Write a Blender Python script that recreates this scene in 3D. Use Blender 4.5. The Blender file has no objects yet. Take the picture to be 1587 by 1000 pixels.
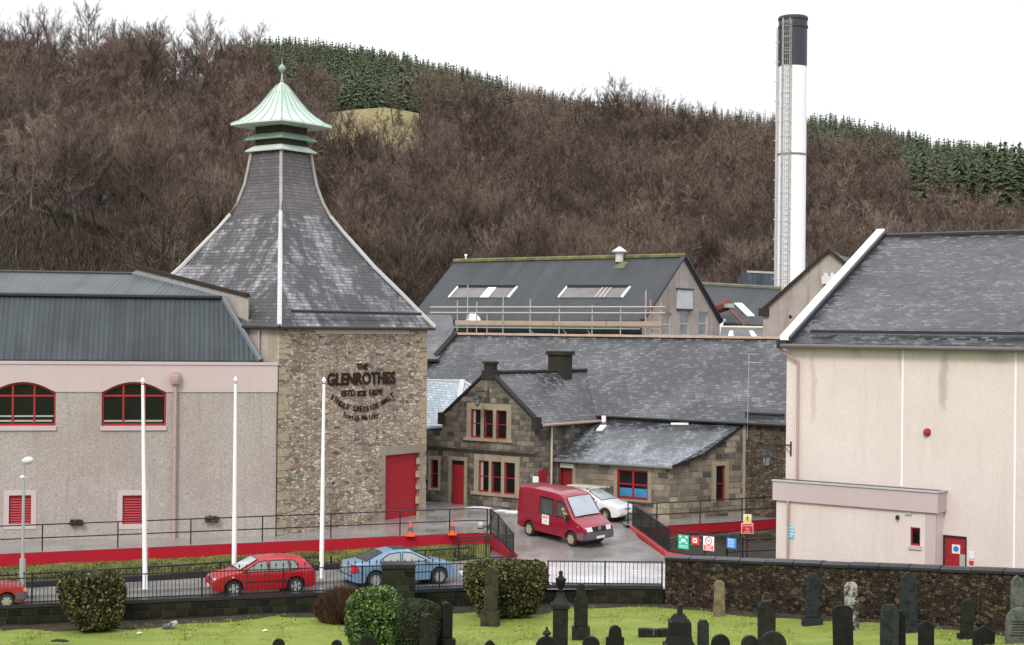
import bpy, bmesh, math, random
import numpy as np
from mathutils import Vector, Matrix
from mathutils.geometry import tessellate_polygon
R = math.radians
rnd = random.Random(7)
S = bpy.context.scene
C = S.collection
# ------------------------------------------------------------------ camera
CAMZ = 10.1; FOC = 2400.0; ROLL = 0.010
cam = bpy.data.objects.new('camera', bpy.data.cameras.new('camera')); C.objects.link(cam)
cam.location = (0, 0, CAMZ)
cam.rotation_euler = (Matrix.Rotation(-ROLL, 3, 'Y') @ Matrix.Rotation(R(90), 3, 'X')).to_euler()
cam.data.sensor_width = 36; cam.data.lens = FOC/1587*36; cam.data.shift_y = 10/1587
cam.data.clip_end = 6000; cam.data.clip_start = .5
S.camera = cam
# ------------------------------------------------------------------ overcast sky, soft sun, exposure
w = bpy.data.worlds.new('World'); S.world = w; w.use_nodes = True
nt = w.node_tree; nt.nodes.clear()
sky = nt.nodes.new('ShaderNodeTexSky'); sky.sky_type = 'NISHITA'; sky.sun_disc = False
sky.sun_elevation = R(38); sky.sun_rotation = R(200); sky.air_density = 2; sky.dust_density = 6
mul = nt.nodes.new('ShaderNodeMix'); mul.data_type = 'RGBA'; mul.blend_type = 'MULTIPLY'; mul.inputs[0].default_value = 1
mul.inputs[7].default_value = (.10, .10, .10, 1)
mx = nt.nodes.new('ShaderNodeMix'); mx.data_type = 'RGBA'; mx.inputs[0].default_value = .86
# the cloud layer: brighter overhead than at the horizon, as under any overcast
tcw = nt.nodes.new('ShaderNodeTexCoord'); spw = nt.nodes.new('ShaderNodeSeparateXYZ'); crw = nt.nodes.new('ShaderNodeValToRGB'); nt.links.new(tcw.outputs['Generated'], spw.inputs[0]); nt.links.new(spw.outputs[2], crw.inputs[0])
crw.color_ramp.elements[0].position = .1; crw.color_ramp.elements[0].color = (.86, .875, .91, 1); crw.color_ramp.elements[1].position = 1; crw.color_ramp.elements[1].color = (1.42, 1.44, 1.50, 1); nt.links.new(crw.outputs[0], mx.inputs[7])
bg = nt.nodes.new('ShaderNodeBackground'); wo = nt.nodes.new('ShaderNodeOutputWorld')
nt.links.new(sky.outputs[0], mul.inputs[6]); nt.links.new(mul.outputs[2], mx.inputs[6])
nt.links.new(mx.outputs[2], bg.inputs[0]); nt.links.new(bg.outputs[0], wo.inputs[0]); bg.inputs[1].default_value = 1.0
sun = bpy.data.objects.new('sun', bpy.data.lights.new('sun', 'SUN')); C.objects.link(sun)
sun.data.energy = 1.3; sun.data.angle = R(16); sun.data.color = (1, .96, .9)
sun.rotation_euler = (R(48), 0, R(-20))
S.view_settings.view_transform = 'Standard'; S.view_settings.look = 'None'
S.view_settings.exposure = 0.42; S.view_settings.gamma = 1
# ------------------------------------------------------------------ pixel -> world
def ray(px, py):
    xc = (px-793.5)/FOC; yc = (510-py)/FOC; c, s = math.cos(ROLL), math.sin(ROLL)
    return Vector((xc*c-yc*s, 1, xc*s+yc*c))
def at(px, py, D): return Vector((0, 0, CAMZ)) + ray(px, py)*D
def onz(px, py, z):
    r = ray(px, py); return Vector((0, 0, CAMZ)) + r*((z-CAMZ)/r.z)
# ------------------------------------------------------------------ objects
def tag(o, label=None, cat=None, group=None, kind=None):
    if label: o['label'] = label
    if cat: o['category'] = cat
    if group: o['group'] = group
    if kind: o['kind'] = kind
    return o
def thing(name, label, cat, loc=(0, 0, 0), group=None):
    o = bpy.data.objects.new(name, None); C.objects.link(o); o.location = loc; o.empty_display_size = .3
    return tag(o, label, cat, group)
def origin(o):
    p = Vector((0, 0, 0))
    while o: p += o.location; o = o.parent
    return p
class MB:
    def __init__(s): s.v = []; s.f = []
    def add(s, vs, fs):
        b = len(s.v); s.v += [tuple(v) for v in vs]; s.f += [tuple(b+i for i in f) for f in fs]; return s
    def quad(s, a, b, c, d): return s.add([a, b, c, d], [(0, 1, 2, 3)])
    def poly(s, pts): return s.add(pts, [tuple(range(len(pts)))])
    def hexa(s, p):      # 8 points: bottom 4 ccw, top 4 ccw
        return s.add(p, [(3, 2, 1, 0), (4, 5, 6, 7), (0, 1, 5, 4), (1, 2, 6, 5), (2, 3, 7, 6), (3, 0, 4, 7)])
    def box(s, c, d, M=None):
        x, y, z = d[0]/2, d[1]/2, d[2]/2
        p = [Vector(q) for q in ((-x, -y, -z), (x, -y, -z), (x, y, -z), (-x, y, -z), (-x, -y, z), (x, -y, z), (x, y, z), (-x, y, z))]
        if M: p = [M @ q for q in p]
        return s.hexa([q+Vector(c) for q in p])
    def slab(s, pts, th, dr=(0, 0, -1)):      # thick polygon
        n = len(pts); dr = Vector(dr)*th; a = [Vector(p) for p in pts]; b = [p+dr for p in a]
        return s.add(a+b, [tuple(range(n)), tuple(range(2*n-1, n-1, -1))]+[(i, n+i, n+(i+1) % n, (i+1) % n) for i in range(n)])
    def tube(s, pts, r, n=6, cap=True):
        pts = [Vector(p) for p in pts]; rs = r if isinstance(r, (list, tuple)) else [r]*len(pts); rings = []; base = len(s.v)
        for i, p in enumerate(pts):
            t = (pts[min(i+1, len(pts)-1)]-pts[max(i-1, 0)]).normalized()
            a = Vector((0, 0, 1)) if abs(t.z) < .9 else Vector((1, 0, 0))
            x = t.cross(a).normalized(); y = t.cross(x)
            for k in range(n):
                an = 2*math.pi*(k+.5)/n; s.v.append(tuple(p+(x*math.cos(an)+y*math.sin(an))*rs[i]))
        for i in range(len(pts)-1):
            for k in range(n):
                a = base+i*n+k; b = base+i*n+(k+1) % n; s.f.append((a, b, b+n, a+n))
        if cap: s.f.append(tuple(base+k for k in range(n))[::-1]); s.f.append(tuple(base+(len(pts)-1)*n+k for k in range(n)))
        return s
    def bar(s, a, b, w, h=None):      # square bar
        return s.tube([a, b], w*.7071, 4)
    def lathe(s, prof, n=16, c=(0, 0, 0), rot=0, cap=True):      # prof (r,z)
        base = len(s.v)
        for r, z in prof:
            for k in range(n):
                an = 2*math.pi*k/n+rot; s.v.append((c[0]+r*math.cos(an), c[1]+r*math.sin(an), c[2]+z))
        for i in range(len(prof)-1):
            for k in range(n):
                a = base+i*n+k; b = base+i*n+(k+1) % n; s.f.append((a, b, b+n, a+n))
        if cap: s.f.append(tuple(base+k for k in range(n))[::-1]); s.f.append(tuple(base+(len(prof)-1)*n+k for k in range(n)))
        return s
    def xf(s, M):
        s.v = [tuple(M @ Vector(v)) for v in s.v]; return s
    def merge(s, o): return s.add(o.v, o.f)
    def build(s, name, m, parent=None, smooth=None, uv=True, wld=None):
        me = bpy.data.meshes.new(name); off = origin(parent) if parent else Vector((0, 0, 0))
        V = np.array(s.v, dtype=float).reshape(-1, 3)
        me.from_pydata((V-np.array(off)).tolist(), [], s.f)
        if uv and len(s.f) < 60000:
            lay = me.uv_layers.new(name='UVMap'); buf = []
            Z = Vector((0, 0, 1))
            for p in me.polygons:
                n = p.normal
                if abs(n.z) > .96: t = Vector((1, 0, 0)); q = Vector((0, 1, 0))
                else: t = Z.cross(n).normalized(); q = n.cross(t)
                for vi in p.vertices:
                    P = Vector(V[vi]); buf += [P.dot(t), P.dot(q)]
            lay.data.foreach_set('uv', buf)
        if m: me.materials.append(m)
        if smooth is not None:
            me.shade_smooth()
            me.set_sharp_from_angle(angle=R(smooth))
        o = bpy.data.objects.new(name, me); C.objects.link(o)
        if parent: o.parent = parent
        return o
def numesh(name, V, F, m, parent=None, smooth=False):      # numpy arrays; F (n,k)
    me = bpy.data.meshes.new(name); V = np.asarray(V, dtype=np.float32); F = np.asarray(F, dtype=np.int32)
    me.vertices.add(len(V)); me.vertices.foreach_set('co', V.ravel())
    k = F.shape[1]; me.loops.add(F.size); me.loops.foreach_set('vertex_index', F.ravel())
    me.polygons.add(len(F)); me.polygons.foreach_set('loop_start', np.arange(0, F.size, k, dtype=np.int32))
    me.polygons.foreach_set('loop_total', np.full(len(F), k, dtype=np.int32))
    me.update(calc_edges=True); me.validate()
    if smooth: me.shade_smooth()
    if m: me.materials.append(m)
    o = bpy.data.objects.new(name, me); C.objects.link(o)
    if parent: o.parent = parent
    return o
def copy_tree(o, parent=None, label=None):
    c = o.copy(); C.objects.link(c); c.parent = parent
    if label: c['label'] = label
    for ch in list(o.children): copy_tree(ch, c)
    return c
class Fr:      # wall frame: a along the wall, b into the building, z absolute
    def __init__(s, o, ang=None, u=None):
        s.o = Vector((o[0], o[1])); s.u = Vector(u).normalized() if u else Vector((math.cos(ang), math.sin(ang)))
        s.n = Vector((-s.u.y, s.u.x))
    def P(s, a, b, z):
        q = s.o+s.u*a+s.n*b; return Vector((q.x, q.y, z))
    def hit(s, px, py, b=0):
        r = ray(px, py); o = s.o+s.n*b; n = s.n
        t = o.dot(n)/(r.x*n.x+r.y*n.y); q = Vector((r.x*t, r.y*t)); return (q-s.o).dot(s.u), CAMZ+r.z*t
    def box(s, mb, a0, a1, b0, b1, z0, z1):
        P = s.P; return mb.hexa([P(a0, b0, z0), P(a1, b0, z0), P(a1, b1, z0), P(a0, b1, z0), P(a0, b0, z1), P(a1, b0, z1), P(a1, b1, z1), P(a0, b1, z1)])
    def wall(s, mb, outer, holes=(), depth=.22, b=0):
        loops = [[Vector((a, z, 0)) for a, z in outer]]+[[Vector((a, z, 0)) for a, z in h] for h in holes]
        tr = tessellate_polygon(loops); flat = [p for l in loops for p in l]
        vs = [s.P(p.x, b, p.y) for p in flat]; fs = []
        for t in tr:
            nn = (vs[t[1]]-vs[t[0]]).cross(vs[t[2]]-vs[t[0]])
            fs.append(tuple(t) if nn.x*s.n.x+nn.y*s.n.y < 0 else tuple(t[::-1]))
        mb.add(vs, fs)
        for h in holes:
            m = len(h)
            for i in range(m):
                p, q = h[i], h[(i+1) % m]
                mb.quad(s.P(p[0], b, p[1]), s.P(q[0], b, q[1]), s.P(q[0], b+depth, q[1]), s.P(p[0], b+depth, p[1]))
        return mb
    def ppoly(s, mb, pts, b0, b1):      # extruded polygon in wall plane between b0 and b1
        n = len(pts); A = [s.P(a, b0, z) for a, z in pts]; B = [s.P(a, b1, z) for a, z in pts]
        return mb.add(A+B, [tuple(range(n)), tuple(range(2*n-1, n-1, -1))]+[(i, n+i, n+(i+1) % n, (i+1) % n) for i in range(n)])
def rect(a0, z0, a1, z1): return [(a0, z0), (a1, z0), (a1, z1), (a0, z1)]
# ------------------------------------------------------------------ materials
class NT:
    def __init__(s, name):
        s.m = bpy.data.materials.new(name); s.m.use_nodes = True; s.t = s.m.node_tree
        s.b = s.t.nodes['Principled BSDF']
    def n(s, typ, ins=None, **k):
        x = s.t.nodes.new('ShaderNode'+typ)
        for a, b in k.items(): setattr(x, a, b)
        for a, b in (ins or {}).items(): s.set(x.inputs[a], b)
        return x
    def set(s, inp, v):
        if isinstance(v, bpy.types.NodeSocket): s.t.links.new(v, inp)
        elif isinstance(v, bpy.types.Node): s.t.links.new(v.outputs[0], inp)
        elif isinstance(v, (tuple, list)) and len(v) == 3 and inp.type == 'RGBA': inp.default_value = (*v, 1)
        else: inp.default_value = v
    def math(s, op, a, b=0.0, c=0.0):
        x = s.n('Math', operation=op); s.set(x.inputs[0], a); s.set(x.inputs[1], b); s.set(x.inputs[2], c); return x.outputs[0]
    def mix(s, f, a, b, mode='MIX'):
        x = s.n('Mix', data_type='RGBA', blend_type=mode); s.set(x.inputs[0], f); s.set(x.inputs[6], a); s.set(x.inputs[7], b); return x.outputs[2]
    def ramp(s, f, st):
        x = s.n('ValToRGB'); s.set(x.inputs[0], f); e = x.color_ramp.elements
        while len(e) < len(st): e.new(.5)
        for q, (p, c) in zip(e, st): q.position = p; q.color = (*c, 1) if isinstance(c, tuple) else (c, c, c, 1)
        return x.outputs[0]
    def noise(s, vec, scale, detail=4, rough=.55, out=0):
        x = s.n('TexNoise', {'Scale': scale, 'Detail': detail, 'Roughness': rough})
        if vec is not None: s.set(x.inputs['Vector'], vec)
        return x.outputs[out]
    def uv(s, sx=1, sy=1):
        c = s.n('TexCoord').outputs['UV']
        if sx != 1 or sy != 1: c = s.n('VectorMath', {0: c, 1: (sx, sy, 1)}, operation='MULTIPLY').outputs[0]
        return c
    def pos(s): return s.n('NewGeometry').outputs['Position']
    def fin(s, col=None, rough=None, bump=None, dist=.02, strength=.6, spec=None, metal=None):
        if col is not None: s.set(s.b.inputs['Base Color'], col)
        if rough is not None: s.set(s.b.inputs['Roughness'], rough)
        if spec is not None: s.set(s.b.inputs['Specular IOR Level'], spec)
        if metal is not None: s.set(s.b.inputs['Metallic'], metal)
        if bump is not None:
            x = s.n('Bump', {'Strength': strength, 'Distance': dist, 'Height': bump}); s.set(s.b.inputs['Normal'], x)
        return s.m
_pc = {}
def paint(name, col, rough=.5, metal=0, var=.15, scale=2.5, spec=.5):
    if name in _pc: return _pc[name]
    g = NT(name); f = g.noise(g.pos(), scale, 5)
    c = g.mix(f, tuple(x*(1-var) for x in col), tuple(min(1, x*(1+var)) for x in col))
    m = g.fin(c, rough, metal=metal, spec=spec); _pc[name] = m; return m
def slate(name, dark, light, w=.3, h=.2, streak=.5, amt=.5, rough=.42, stain=(1.6, .35), thr=.5, moss=None):
    g = NT(name); uv = g.uv(); sp = g.n('SeparateXYZ', {0: uv})
    v = g.math('DIVIDE', sp.outputs[1], h); row = g.math('FLOOR', v)
    wr = g.n('TexWhiteNoise', {'W': row}, noise_dimensions='1D').outputs[0]
    u = g.math('ADD', g.math('DIVIDE', sp.outputs[0], w), g.math('ADD', g.math('MULTIPLY', row, .5), g.math('MULTIPLY', wr, .3)))
    col = g.math('FLOOR', u); cv = g.n('CombineXYZ', {0: col, 1: row, 2: 0.0})
    rn = g.n('TexWhiteNoise', {0: cv}, noise_dimensions='3D').outputs[0]
    fu = g.math('FRACT', u); fv = g.math('FRACT', v)
    st = g.noise(g.uv(*stain), 1.0, 6, .65)  # streak noise; on wet_blue_slate it carries the painted wet sky sheen
    st2 = g.noise(g.uv(.25, .25), 1.0, 4, .6)
    f = g.math('ADD', g.math('MULTIPLY', g.math('POWER', rn, 2.2), amt), g.math('MULTIPLY', g.math('SUBTRACT', g.math('MULTIPLY', g.math('ADD', st, st2), .5), thr), streak*5))
    f = g.n('Clamp', {0: f}).outputs[0]
    c = g.mix(f, dark, light)
    e = g.math('MINIMUM', g.math('GREATER_THAN', fu, .07), g.math('GREATER_THAN', fv, .14))
    c = g.mix(e, tuple(x*.35 for x in dark), c)  # dark joints; the shadow under each slate lap is painted in too
    if moss:
        mf = g.ramp(g.noise(g.uv(.8, .5), 1.3, 5, .7), [(.55, 0.0), (.68, 1.0)]); c = g.mix(g.math('MULTIPLY', mf, .6), c, moss)
    ro = g.math('ADD', rough-.12, g.math('MULTIPLY', rn, .25))
    hgt = g.math('ADD', g.math('MULTIPLY', g.math('SUBTRACT', 1.0, fv), 1.0), g.math('MULTIPLY', rn, .8))
    return g.fin(c, ro, bump=hgt, dist=.02, strength=.8)
def rubble(name, cols, mortar, sx=2.0, sy=3.6, mort=.06, stain=.5, stcol=(.05, .045, .04), bumpd=.05, jit=.8):
    g = NT(name); uv = g.uv(); ds = g.noise(uv, 2.6, 4, .6, out=1)
    def layer(kx, ky, off):
        vec = g.n('VectorMath', {0: g.uv(kx, ky), 1: g.n('VectorMath', {0: ds, 1: (1.1, 1.0, 0)}, operation='MULTIPLY').outputs[0]}, operation='ADD').outputs[0]
        vec = g.n('VectorMath', {0: vec, 1: (off, off, 0)}, operation='ADD').outputs[0]
        vo = g.n('TexVoronoi', {'Vector': vec, 'Scale': 1.0, 'Randomness': jit}, voronoi_dimensions='2D', distance='MANHATTAN')
        f2 = g.n('TexVoronoi', {'Vector': vec, 'Scale': 1.0, 'Randomness': jit}, voronoi_dimensions='2D', distance='MANHATTAN', feature='F2')
        return g.n('SeparateColor', {0: vo.outputs['Color']}).outputs[0], g.math('MULTIPLY', g.math('SUBTRACT', f2.outputs['Distance'], vo.outputs['Distance']), .5)
    r1, e1 = layer(sx, sy, 0); r2, e2 = layer(sx*1.9, sy*1.7, 7.3)
    pick = g.math('GREATER_THAN', g.noise(g.uv(1.0, 2.2), 1.3, 3, .6), .47)
    rr = g.n('Mix', {0: pick, 2: r1, 3: r2}).outputs[0]; ee = g.n('Mix', {0: pick, 2: e1, 3: e2}).outputs[0]
    c = g.ramp(rr, [(i/(len(cols)-1), k) for i, k in enumerate(cols)])
    fine = g.noise(uv, 14, 5, .7); c = g.mix(1.0, c, g.ramp(fine, [(.2, .55), (.8, 1.35)]), 'MULTIPLY')
    md = g.ramp(g.math('DIVIDE', ee, mort*2), [(.35, 0.0), (.8, 1.0)])
    c = g.mix(md, mortar, c)
    sn = g.noise(g.uv(.5, .35), 1.0, 6, .68)
    c = g.mix(g.math('MULTIPLY', g.ramp(sn, [(.45, 0.0), (.68, 1.0)]), stain), c, stcol)
    return g.fin(c, .85, bump=g.math('ADD', md, g.math('MULTIPLY', fine, .5)), dist=bumpd, strength=1.0, spec=.2)
def ashlar(name, cols, mortar, w=.55, h=.3, stain=.6, stcol=(.035, .032, .03), soft=False):
    g = NT(name); uv = g.uv(); nz = g.noise(uv, 2.2, 3, out=1)
    vv = g.n('VectorMath', {0: uv, 1: g.n('VectorMath', {0: nz, 1: (.09, .05, 0)}, operation='MULTIPLY').outputs[0]}, operation='ADD').outputs[0]
    sp = g.n('SeparateXYZ', {0: vv}); v = g.math('DIVIDE', sp.outputs[1], h); row = g.math('FLOOR', v)
    wr = g.n('TexWhiteNoise', {'W': row}, noise_dimensions='1D').outputs[0]
    u = g.math('ADD', g.math('DIVIDE', sp.outputs[0], g.math('MULTIPLY', w, g.math('ADD', .7, g.math('MULTIPLY', wr, .7)))), g.math('MULTIPLY', wr, 7.3))
    col = g.math('FLOOR', u); rn = g.n('TexWhiteNoise', {0: g.n('CombineXYZ', {0: col, 1: row, 2: 0.0})}, noise_dimensions='3D').outputs[0]
    c = g.ramp(rn, [(i/(len(cols)-1), k) for i, k in enumerate(cols)])
    fine = g.noise(uv, 9, 6, .7); c = g.mix(1.0, c, g.ramp(fine, [(.2, .5), (.8, 1.4)]), 'MULTIPLY')
    fu = g.math('FRACT', u); fv = g.math('FRACT', v)
    e = g.math('MINIMUM', g.ramp(fu, [(.03, 0.0), (.08, 1.0)]), g.ramp(fv, [(.06, 0.0), (.14, 1.0)]))
    c = g.mix(e, mortar, c)
    sn = g.noise(g.uv(.6, .4), 1.0, 6, .7)
    c = g.mix(g.math('MULTIPLY', g.ramp(sn, [(.42, 0.0), (.62, 1.0)]), stain), c, stcol)
    return g.fin(c, .85, bump=g.math('ADD', e, g.math('MULTIPLY', fine, .6)), dist=.03, strength=.7, spec=.2)
def harl(name, col, speck=.28, stain=(.5, .45, .4), st=.25, scale=22, drip=None):
    g = NT(name); p = g.pos(); f = g.noise(p, scale, 4, .8); f2 = g.noise(p, .45, 5, .6)
    c = g.mix(g.ramp(f, [(.3, 0.0), (.7, 1.0)]), tuple(x*(1-speck) for x in col), tuple(min(1, x*(1+speck*.6)) for x in col))
    c = g.mix(g.math('MULTIPLY', g.ramp(f2, [(.4, 0.0), (.75, 1.0)]), st), c, tuple(a*b for a, b in zip(col, stain)))
    sk = g.noise(g.n('VectorMath', {0: g.uv(), 1: (3, .22, 1)}, operation='MULTIPLY').outputs[0], 1.0, 4, .6)
    c = g.mix(g.math('MULTIPLY', g.ramp(sk, [(.54, 0.0), (.74, 1.0)]), st*1.3), c, tuple(a*b for a, b in zip(col, stain)))
    for (x0, w0, z0, z1, k0) in (drip or ()):      # long dirty water stains with their own outline, on the wall itself
        sp = g.n('SeparateXYZ', {0: g.uv()}); wob = g.math('MULTIPLY', g.math('SUBTRACT', g.noise(g.uv(.5, 1.2), 1.0, 3), .5), .5)
        a = g.math('DIVIDE', g.math('ABSOLUTE', g.math('SUBTRACT', g.math('ADD', sp.outputs[0], wob), x0)), w0); b = g.math('DIVIDE', g.math('ABSOLUTE', g.math('SUBTRACT', sp.outputs[1], (z0+z1)/2)), (z1-z0)/2)
        m_ = g.n('Clamp', {0: g.math('SUBTRACT', 1.0, g.math('ADD', g.math('POWER', a, 2.0), g.math('POWER', b, 4.0)))}).outputs[0]; c = g.mix(g.math('MULTIPLY', m_, k0), c, tuple(q*s for q, s in zip(col, (.42, .34, .30))))
    return g.fin(c, .9, bump=f, dist=.012, strength=.5, spec=.15)
def sheet(name, col, pitch=.2, rough=.4, ribs=.35, var=(.35, 1.5), light=None):
    g = NT(name); uv = g.uv(); sp = g.n('SeparateXYZ', {0: uv})
    u = g.math('DIVIDE', sp.outputs[0], pitch); tri = g.math('ABSOLUTE', g.math('SUBTRACT', g.math('FRACT', u), .5))
    pn = g.n('TexWhiteNoise', {'W': g.math('FLOOR', g.math('DIVIDE', u, 5.0))}, noise_dimensions='1D').outputs[0]
    st = g.noise(g.uv(2.2, .2), 1.0, 5, .65); st2 = g.noise(g.uv(.4, .4), 1.0, 5, .6)
    k = g.math('ADD', g.math('MULTIPLY', st, .6), g.math('ADD', g.math('MULTIPLY', st2, .4), g.math('MULTIPLY', g.math('SUBTRACT', pn, .5), .12)))
    c = g.mix(g.ramp(k, [(.3, 0.0), (.75, 1.0)]), tuple(x*var[0] for x in col), light or tuple(x*var[1] for x in col))
    c = g.mix(g.math('MULTIPLY', g.math('LESS_THAN', tri, .09), ribs), c, tuple(x*.3 for x in col))
    return g.fin(c, rough, bump=g.ramp(tri, [(.1, 0.0), (.3, 1.0)]), dist=.03, strength=.7)
def ground(name, stops, scale=.6, fine=18, rough=.9, bd=.03, wet=None, stretch=(1, 1, 1), spec=.3):
    g = NT(name); p = g.n('VectorMath', {0: g.pos(), 1: stretch}, operation='MULTIPLY').outputs[0]
    a = g.noise(p, scale, 6, .62); b = g.noise(p, fine, 4, .8)
    c = g.ramp(g.math('ADD', g.math('MULTIPLY', a, .7), g.math('MULTIPLY', b, .3)), stops)
    ro = g.ramp(g.noise(g.pos(), wet[2], 5, .6), [(.38, wet[0]), (.66, wet[1])]) if wet else rough
    return g.fin(c, ro, bump=b, dist=bd, strength=.5, spec=spec)
def leafmat(name, c0, c1, c2, rough=.6, spec=.3):
    g = NT(name); r = g.n('NewGeometry').outputs['Random Per Island']
    c = g.ramp(r, [(0, c0), (.6, c1), (1, c2)])
    p = g.noise(g.pos(), 1.8, 3); c = g.mix(1.0, c, g.ramp(p, [(.3, .6), (.7, 1.3)]), 'MULTIPLY')
    return g.fin(c, rough, spec=spec)
M = {}
M['asphalt'] = ground('wet_asphalt', [(.3, (.10, .097, .105)), (.5, (.17, .163, .17)), (.75, (.26, .25, .26))], .35, 25, wet=(.16, .42, .45), bd=.004, spec=.9)
M['road_glare'] = ground('painted_road_glare', [(.3, (.60, .59, .61)), (.6, (.75, .74, .76))], .35, 25, wet=(.12, .35, .45), bd=.003, spec=1.0)  # near-white base carries the sky glare on the wet road
M['yard'] = ground('damp_yard_tarmac', [(.3, (.15, .14, .137)), (.5, (.26, .245, .24)), (.75, (.37, .35, .34))], .3, 22, wet=(.12, .42, .5), bd=.004, spec=.9)
M['pave'] = ground('damp_concrete_paving', [(.3, (.13, .125, .12)), (.7, (.26, .25, .235))], .8, 20, wet=(.3, .7, .8), bd=.006)
M['lawn'] = ground('cut_grass', [(.30, (.12, .17, .03)), (.44, (.175, .23, .042)), (.56, (.225, .27, .055)), (.72, (.31, .30, .09))], .8, 7, bd=.06, stretch=(.6, 1.6, 1))
M['verge'] = ground('rough_verge_grass', [(.3, (.05, .05, .018)), (.5, (.13, .14, .03)), (.7, (.24, .23, .07))], 1.4, 14, bd=.06)
M['soil'] = ground('dark_soil', [(.3, (.02, .016, .012)), (.7, (.07, .055, .04))], 2, 14, bd=.05)
M['kerb'] = paint('kerb_stone', (.2, .19, .18), .6)
M['harl_l'] = harl('pink_grey_harling', (.43, .385, .37), .42, st=.32, scale=14)
M['harl_r'] = harl('cream_pink_harling', (.71, .63, .60), .16, (.84, .80, .78), .45, scale=14, drip=((-22.58, .22, 7.0, 9.55, .5), (-20.5, .5, 8.9, 9.6, .3), (-28.1, .16, 6.2, 9.6, .3), (-24.4, .12, 8.2, 9.6, .25), (-19.2, .2, 7.9, 9.6, .25), (-26.2, .3, 9.0, 9.6, .25)))
M['harl_d'] = harl('weathered_grey_harling', (.43, .38, .35), .22, (.45, .42, .4), .7)
M['smooth_p'] = harl('smooth_pink_render', (.54, .445, .455), .07, (.85, .83, .8), .25)
M['slate_k'] = slate('kiln_slate', (.046, .045, .050), (.56, .54, .57), .30, .19, .75, .3, thr=.50, stain=(1.5, .28))
M['slate_n'] = slate('kiln_neck_slate', (.085, .07, .075), (.24, .215, .225), .24, .17, .4, .35, thr=.5)
M['slate_l'] = slate('blue_grey_slate', (.036, .039, .044), (.27, .275, .29), .28, .2, .42, .5, thr=.51, stain=(.5, .4))
M['slate_r'] = slate('purple_grey_slate', (.026, .028, .031), (.235, .235, .245), .30, .17, .34, .62, thr=.53, stain=(.3, 1.1))
M['slate_c'] = slate('wet_blue_slate', (.055, .062, .070), (.40, .44, .50), .3, .17, .75, .4, rough=.32, stain=(1.2, .35), thr=.48, moss=(.06, .065, .05))  # pale streaks carry the wet sky sheen in the colour
M['slate_p'] = slate('pale_new_slate', (.30, .36, .42), (.68, .74, .80), .34, .2, .2, .5, thr=.45)
M['sheet_l'] = sheet('dark_steel_sheet', (.017, .024, .028), .22, .45, .45, var=(.4, 3.2))
M['sheet_u'] = sheet('grey_steel_sheet', (.07, .08, .084), .22, .5, .4, var=(.6, 1.6))
M['sheet_b'] = sheet('dark_fibre_cement', (.045, .052, .058), .18, .6, .3, var=(.65, 1.35))
M['rubble_t'] = rubble('kiln_rubble', [(.10, .085, .08), (.52, .42, .32), (.33, .275, .235), (.68, .56, .42), (.42, .36, .315), (.80, .70, .56), (.20, .17, .155), (.58, .475, .37), (.36, .22, .175), (.64, .54, .43)], (.30, .25, .205), 2.1, 5.0, .055, .45, (.10, .085, .07))
M['rubble_d'] = rubble('dark_rubble', [(.04, .035, .03), (.13, .10, .07), (.08, .065, .05), (.22, .17, .11), (.10, .08, .06)], (.07, .06, .05), 2.2, 5, .05, .5, (.03, .028, .024))
M['rubble_w'] = rubble('churchyard_rubble', [(.006, .005, .004), (.05, .034, .024), (.018, .013, .010), (.13, .095, .06), (.03, .02, .016), (.07, .04, .03)], (.010, .009, .008), 3.4, 5.6, .05, .35, (.012, .012, .010))
M['ashlar_o'] = ashlar('office_ashlar', [(.055, .05, .046), (.25, .22, .18), (.115, .105, .092), (.34, .30, .24), (.185, .165, .14)], (.20, .18, .155), .46, .27, .8)
M['ashlar_c'] = ashlar('canteen_ashlar', [(.14, .125, .105), (.32, .27, .205), (.075, .07, .065), (.42, .36, .27), (.21, .185, .15)], (.28, .25, .20), .55, .3, .55, (.07, .065, .06))
M['ashlar_w'] = ashlar('mossy_dark_ashlar', [(.006, .007, .005), (.022, .023, .014), (.011, .011, .008), (.04, .04, .02)], (.045, .045, .028), .6, .26, .6, (.01, .01, .008))
M['stone'] = harl('dressed_sandstone', (.36, .305, .23), .12, (.4, .38, .35), .6)
M['stone_g'] = harl('grey_sandstone', (.34, .30, .25), .12, (.5, .48, .45), .5)
M['stone_dk'] = harl('sooty_stone', (.045, .04, .036), .3, (.4, .4, .4), .5)
M['coping_dk'] = paint('wet_dark_coping', (.022, .023, .03), .32, var=.5, scale=3)
M['lead_w'] = paint('white_lead_hip', (.50, .50, .52), .5, var=.2, scale=6)
M['lead_n'] = paint('weathered_hip', (.36, .34, .335), .55, var=.35, scale=4)
M['white'] = paint('white_paint', (.90, .90, .92), .45, var=.05)
M['copper'] = paint('verdigris_copper', (.53, .62, .565), .65, var=.28, scale=1.6)
M['copper_d'] = paint('dark_verdigris', (.27, .39, .33), .55, var=.4, scale=4)
M['louvre'] = paint('dark_louvre', (.05, .03, .025), .7, var=.4)
M['red'] = paint('oxblood_paint', (.34, .012, .022), .5, var=.12)
M['redwall'] = harl('red_masonry_paint', (.42, .016, .032), .12, (.7, .7, .7), .3, scale=10)
M['redkerb'] = paint('faded_red_kerb_paint', (.50, .07, .075), .5, var=.3)
M['black'] = paint('black_iron_paint', (.012, .012, .014), .4, var=.3)
M['pipe'] = paint('pink_brown_pipe', (.42, .30, .28), .45, var=.1)
M['dark'] = paint('dark_gutter', (.02, .02, .024), .4, var=.3)
M['timber'] = paint('pale_scaffold_board', (.40, .31, .24), .8, var=.25, scale=1.5)
M['galv'] = paint('galvanised_tube', (.48, .47, .44), .4, metal=.3, var=.2)
g = NT('window_glass'); f = g.noise(g.pos(), 1.3, 3)
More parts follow.
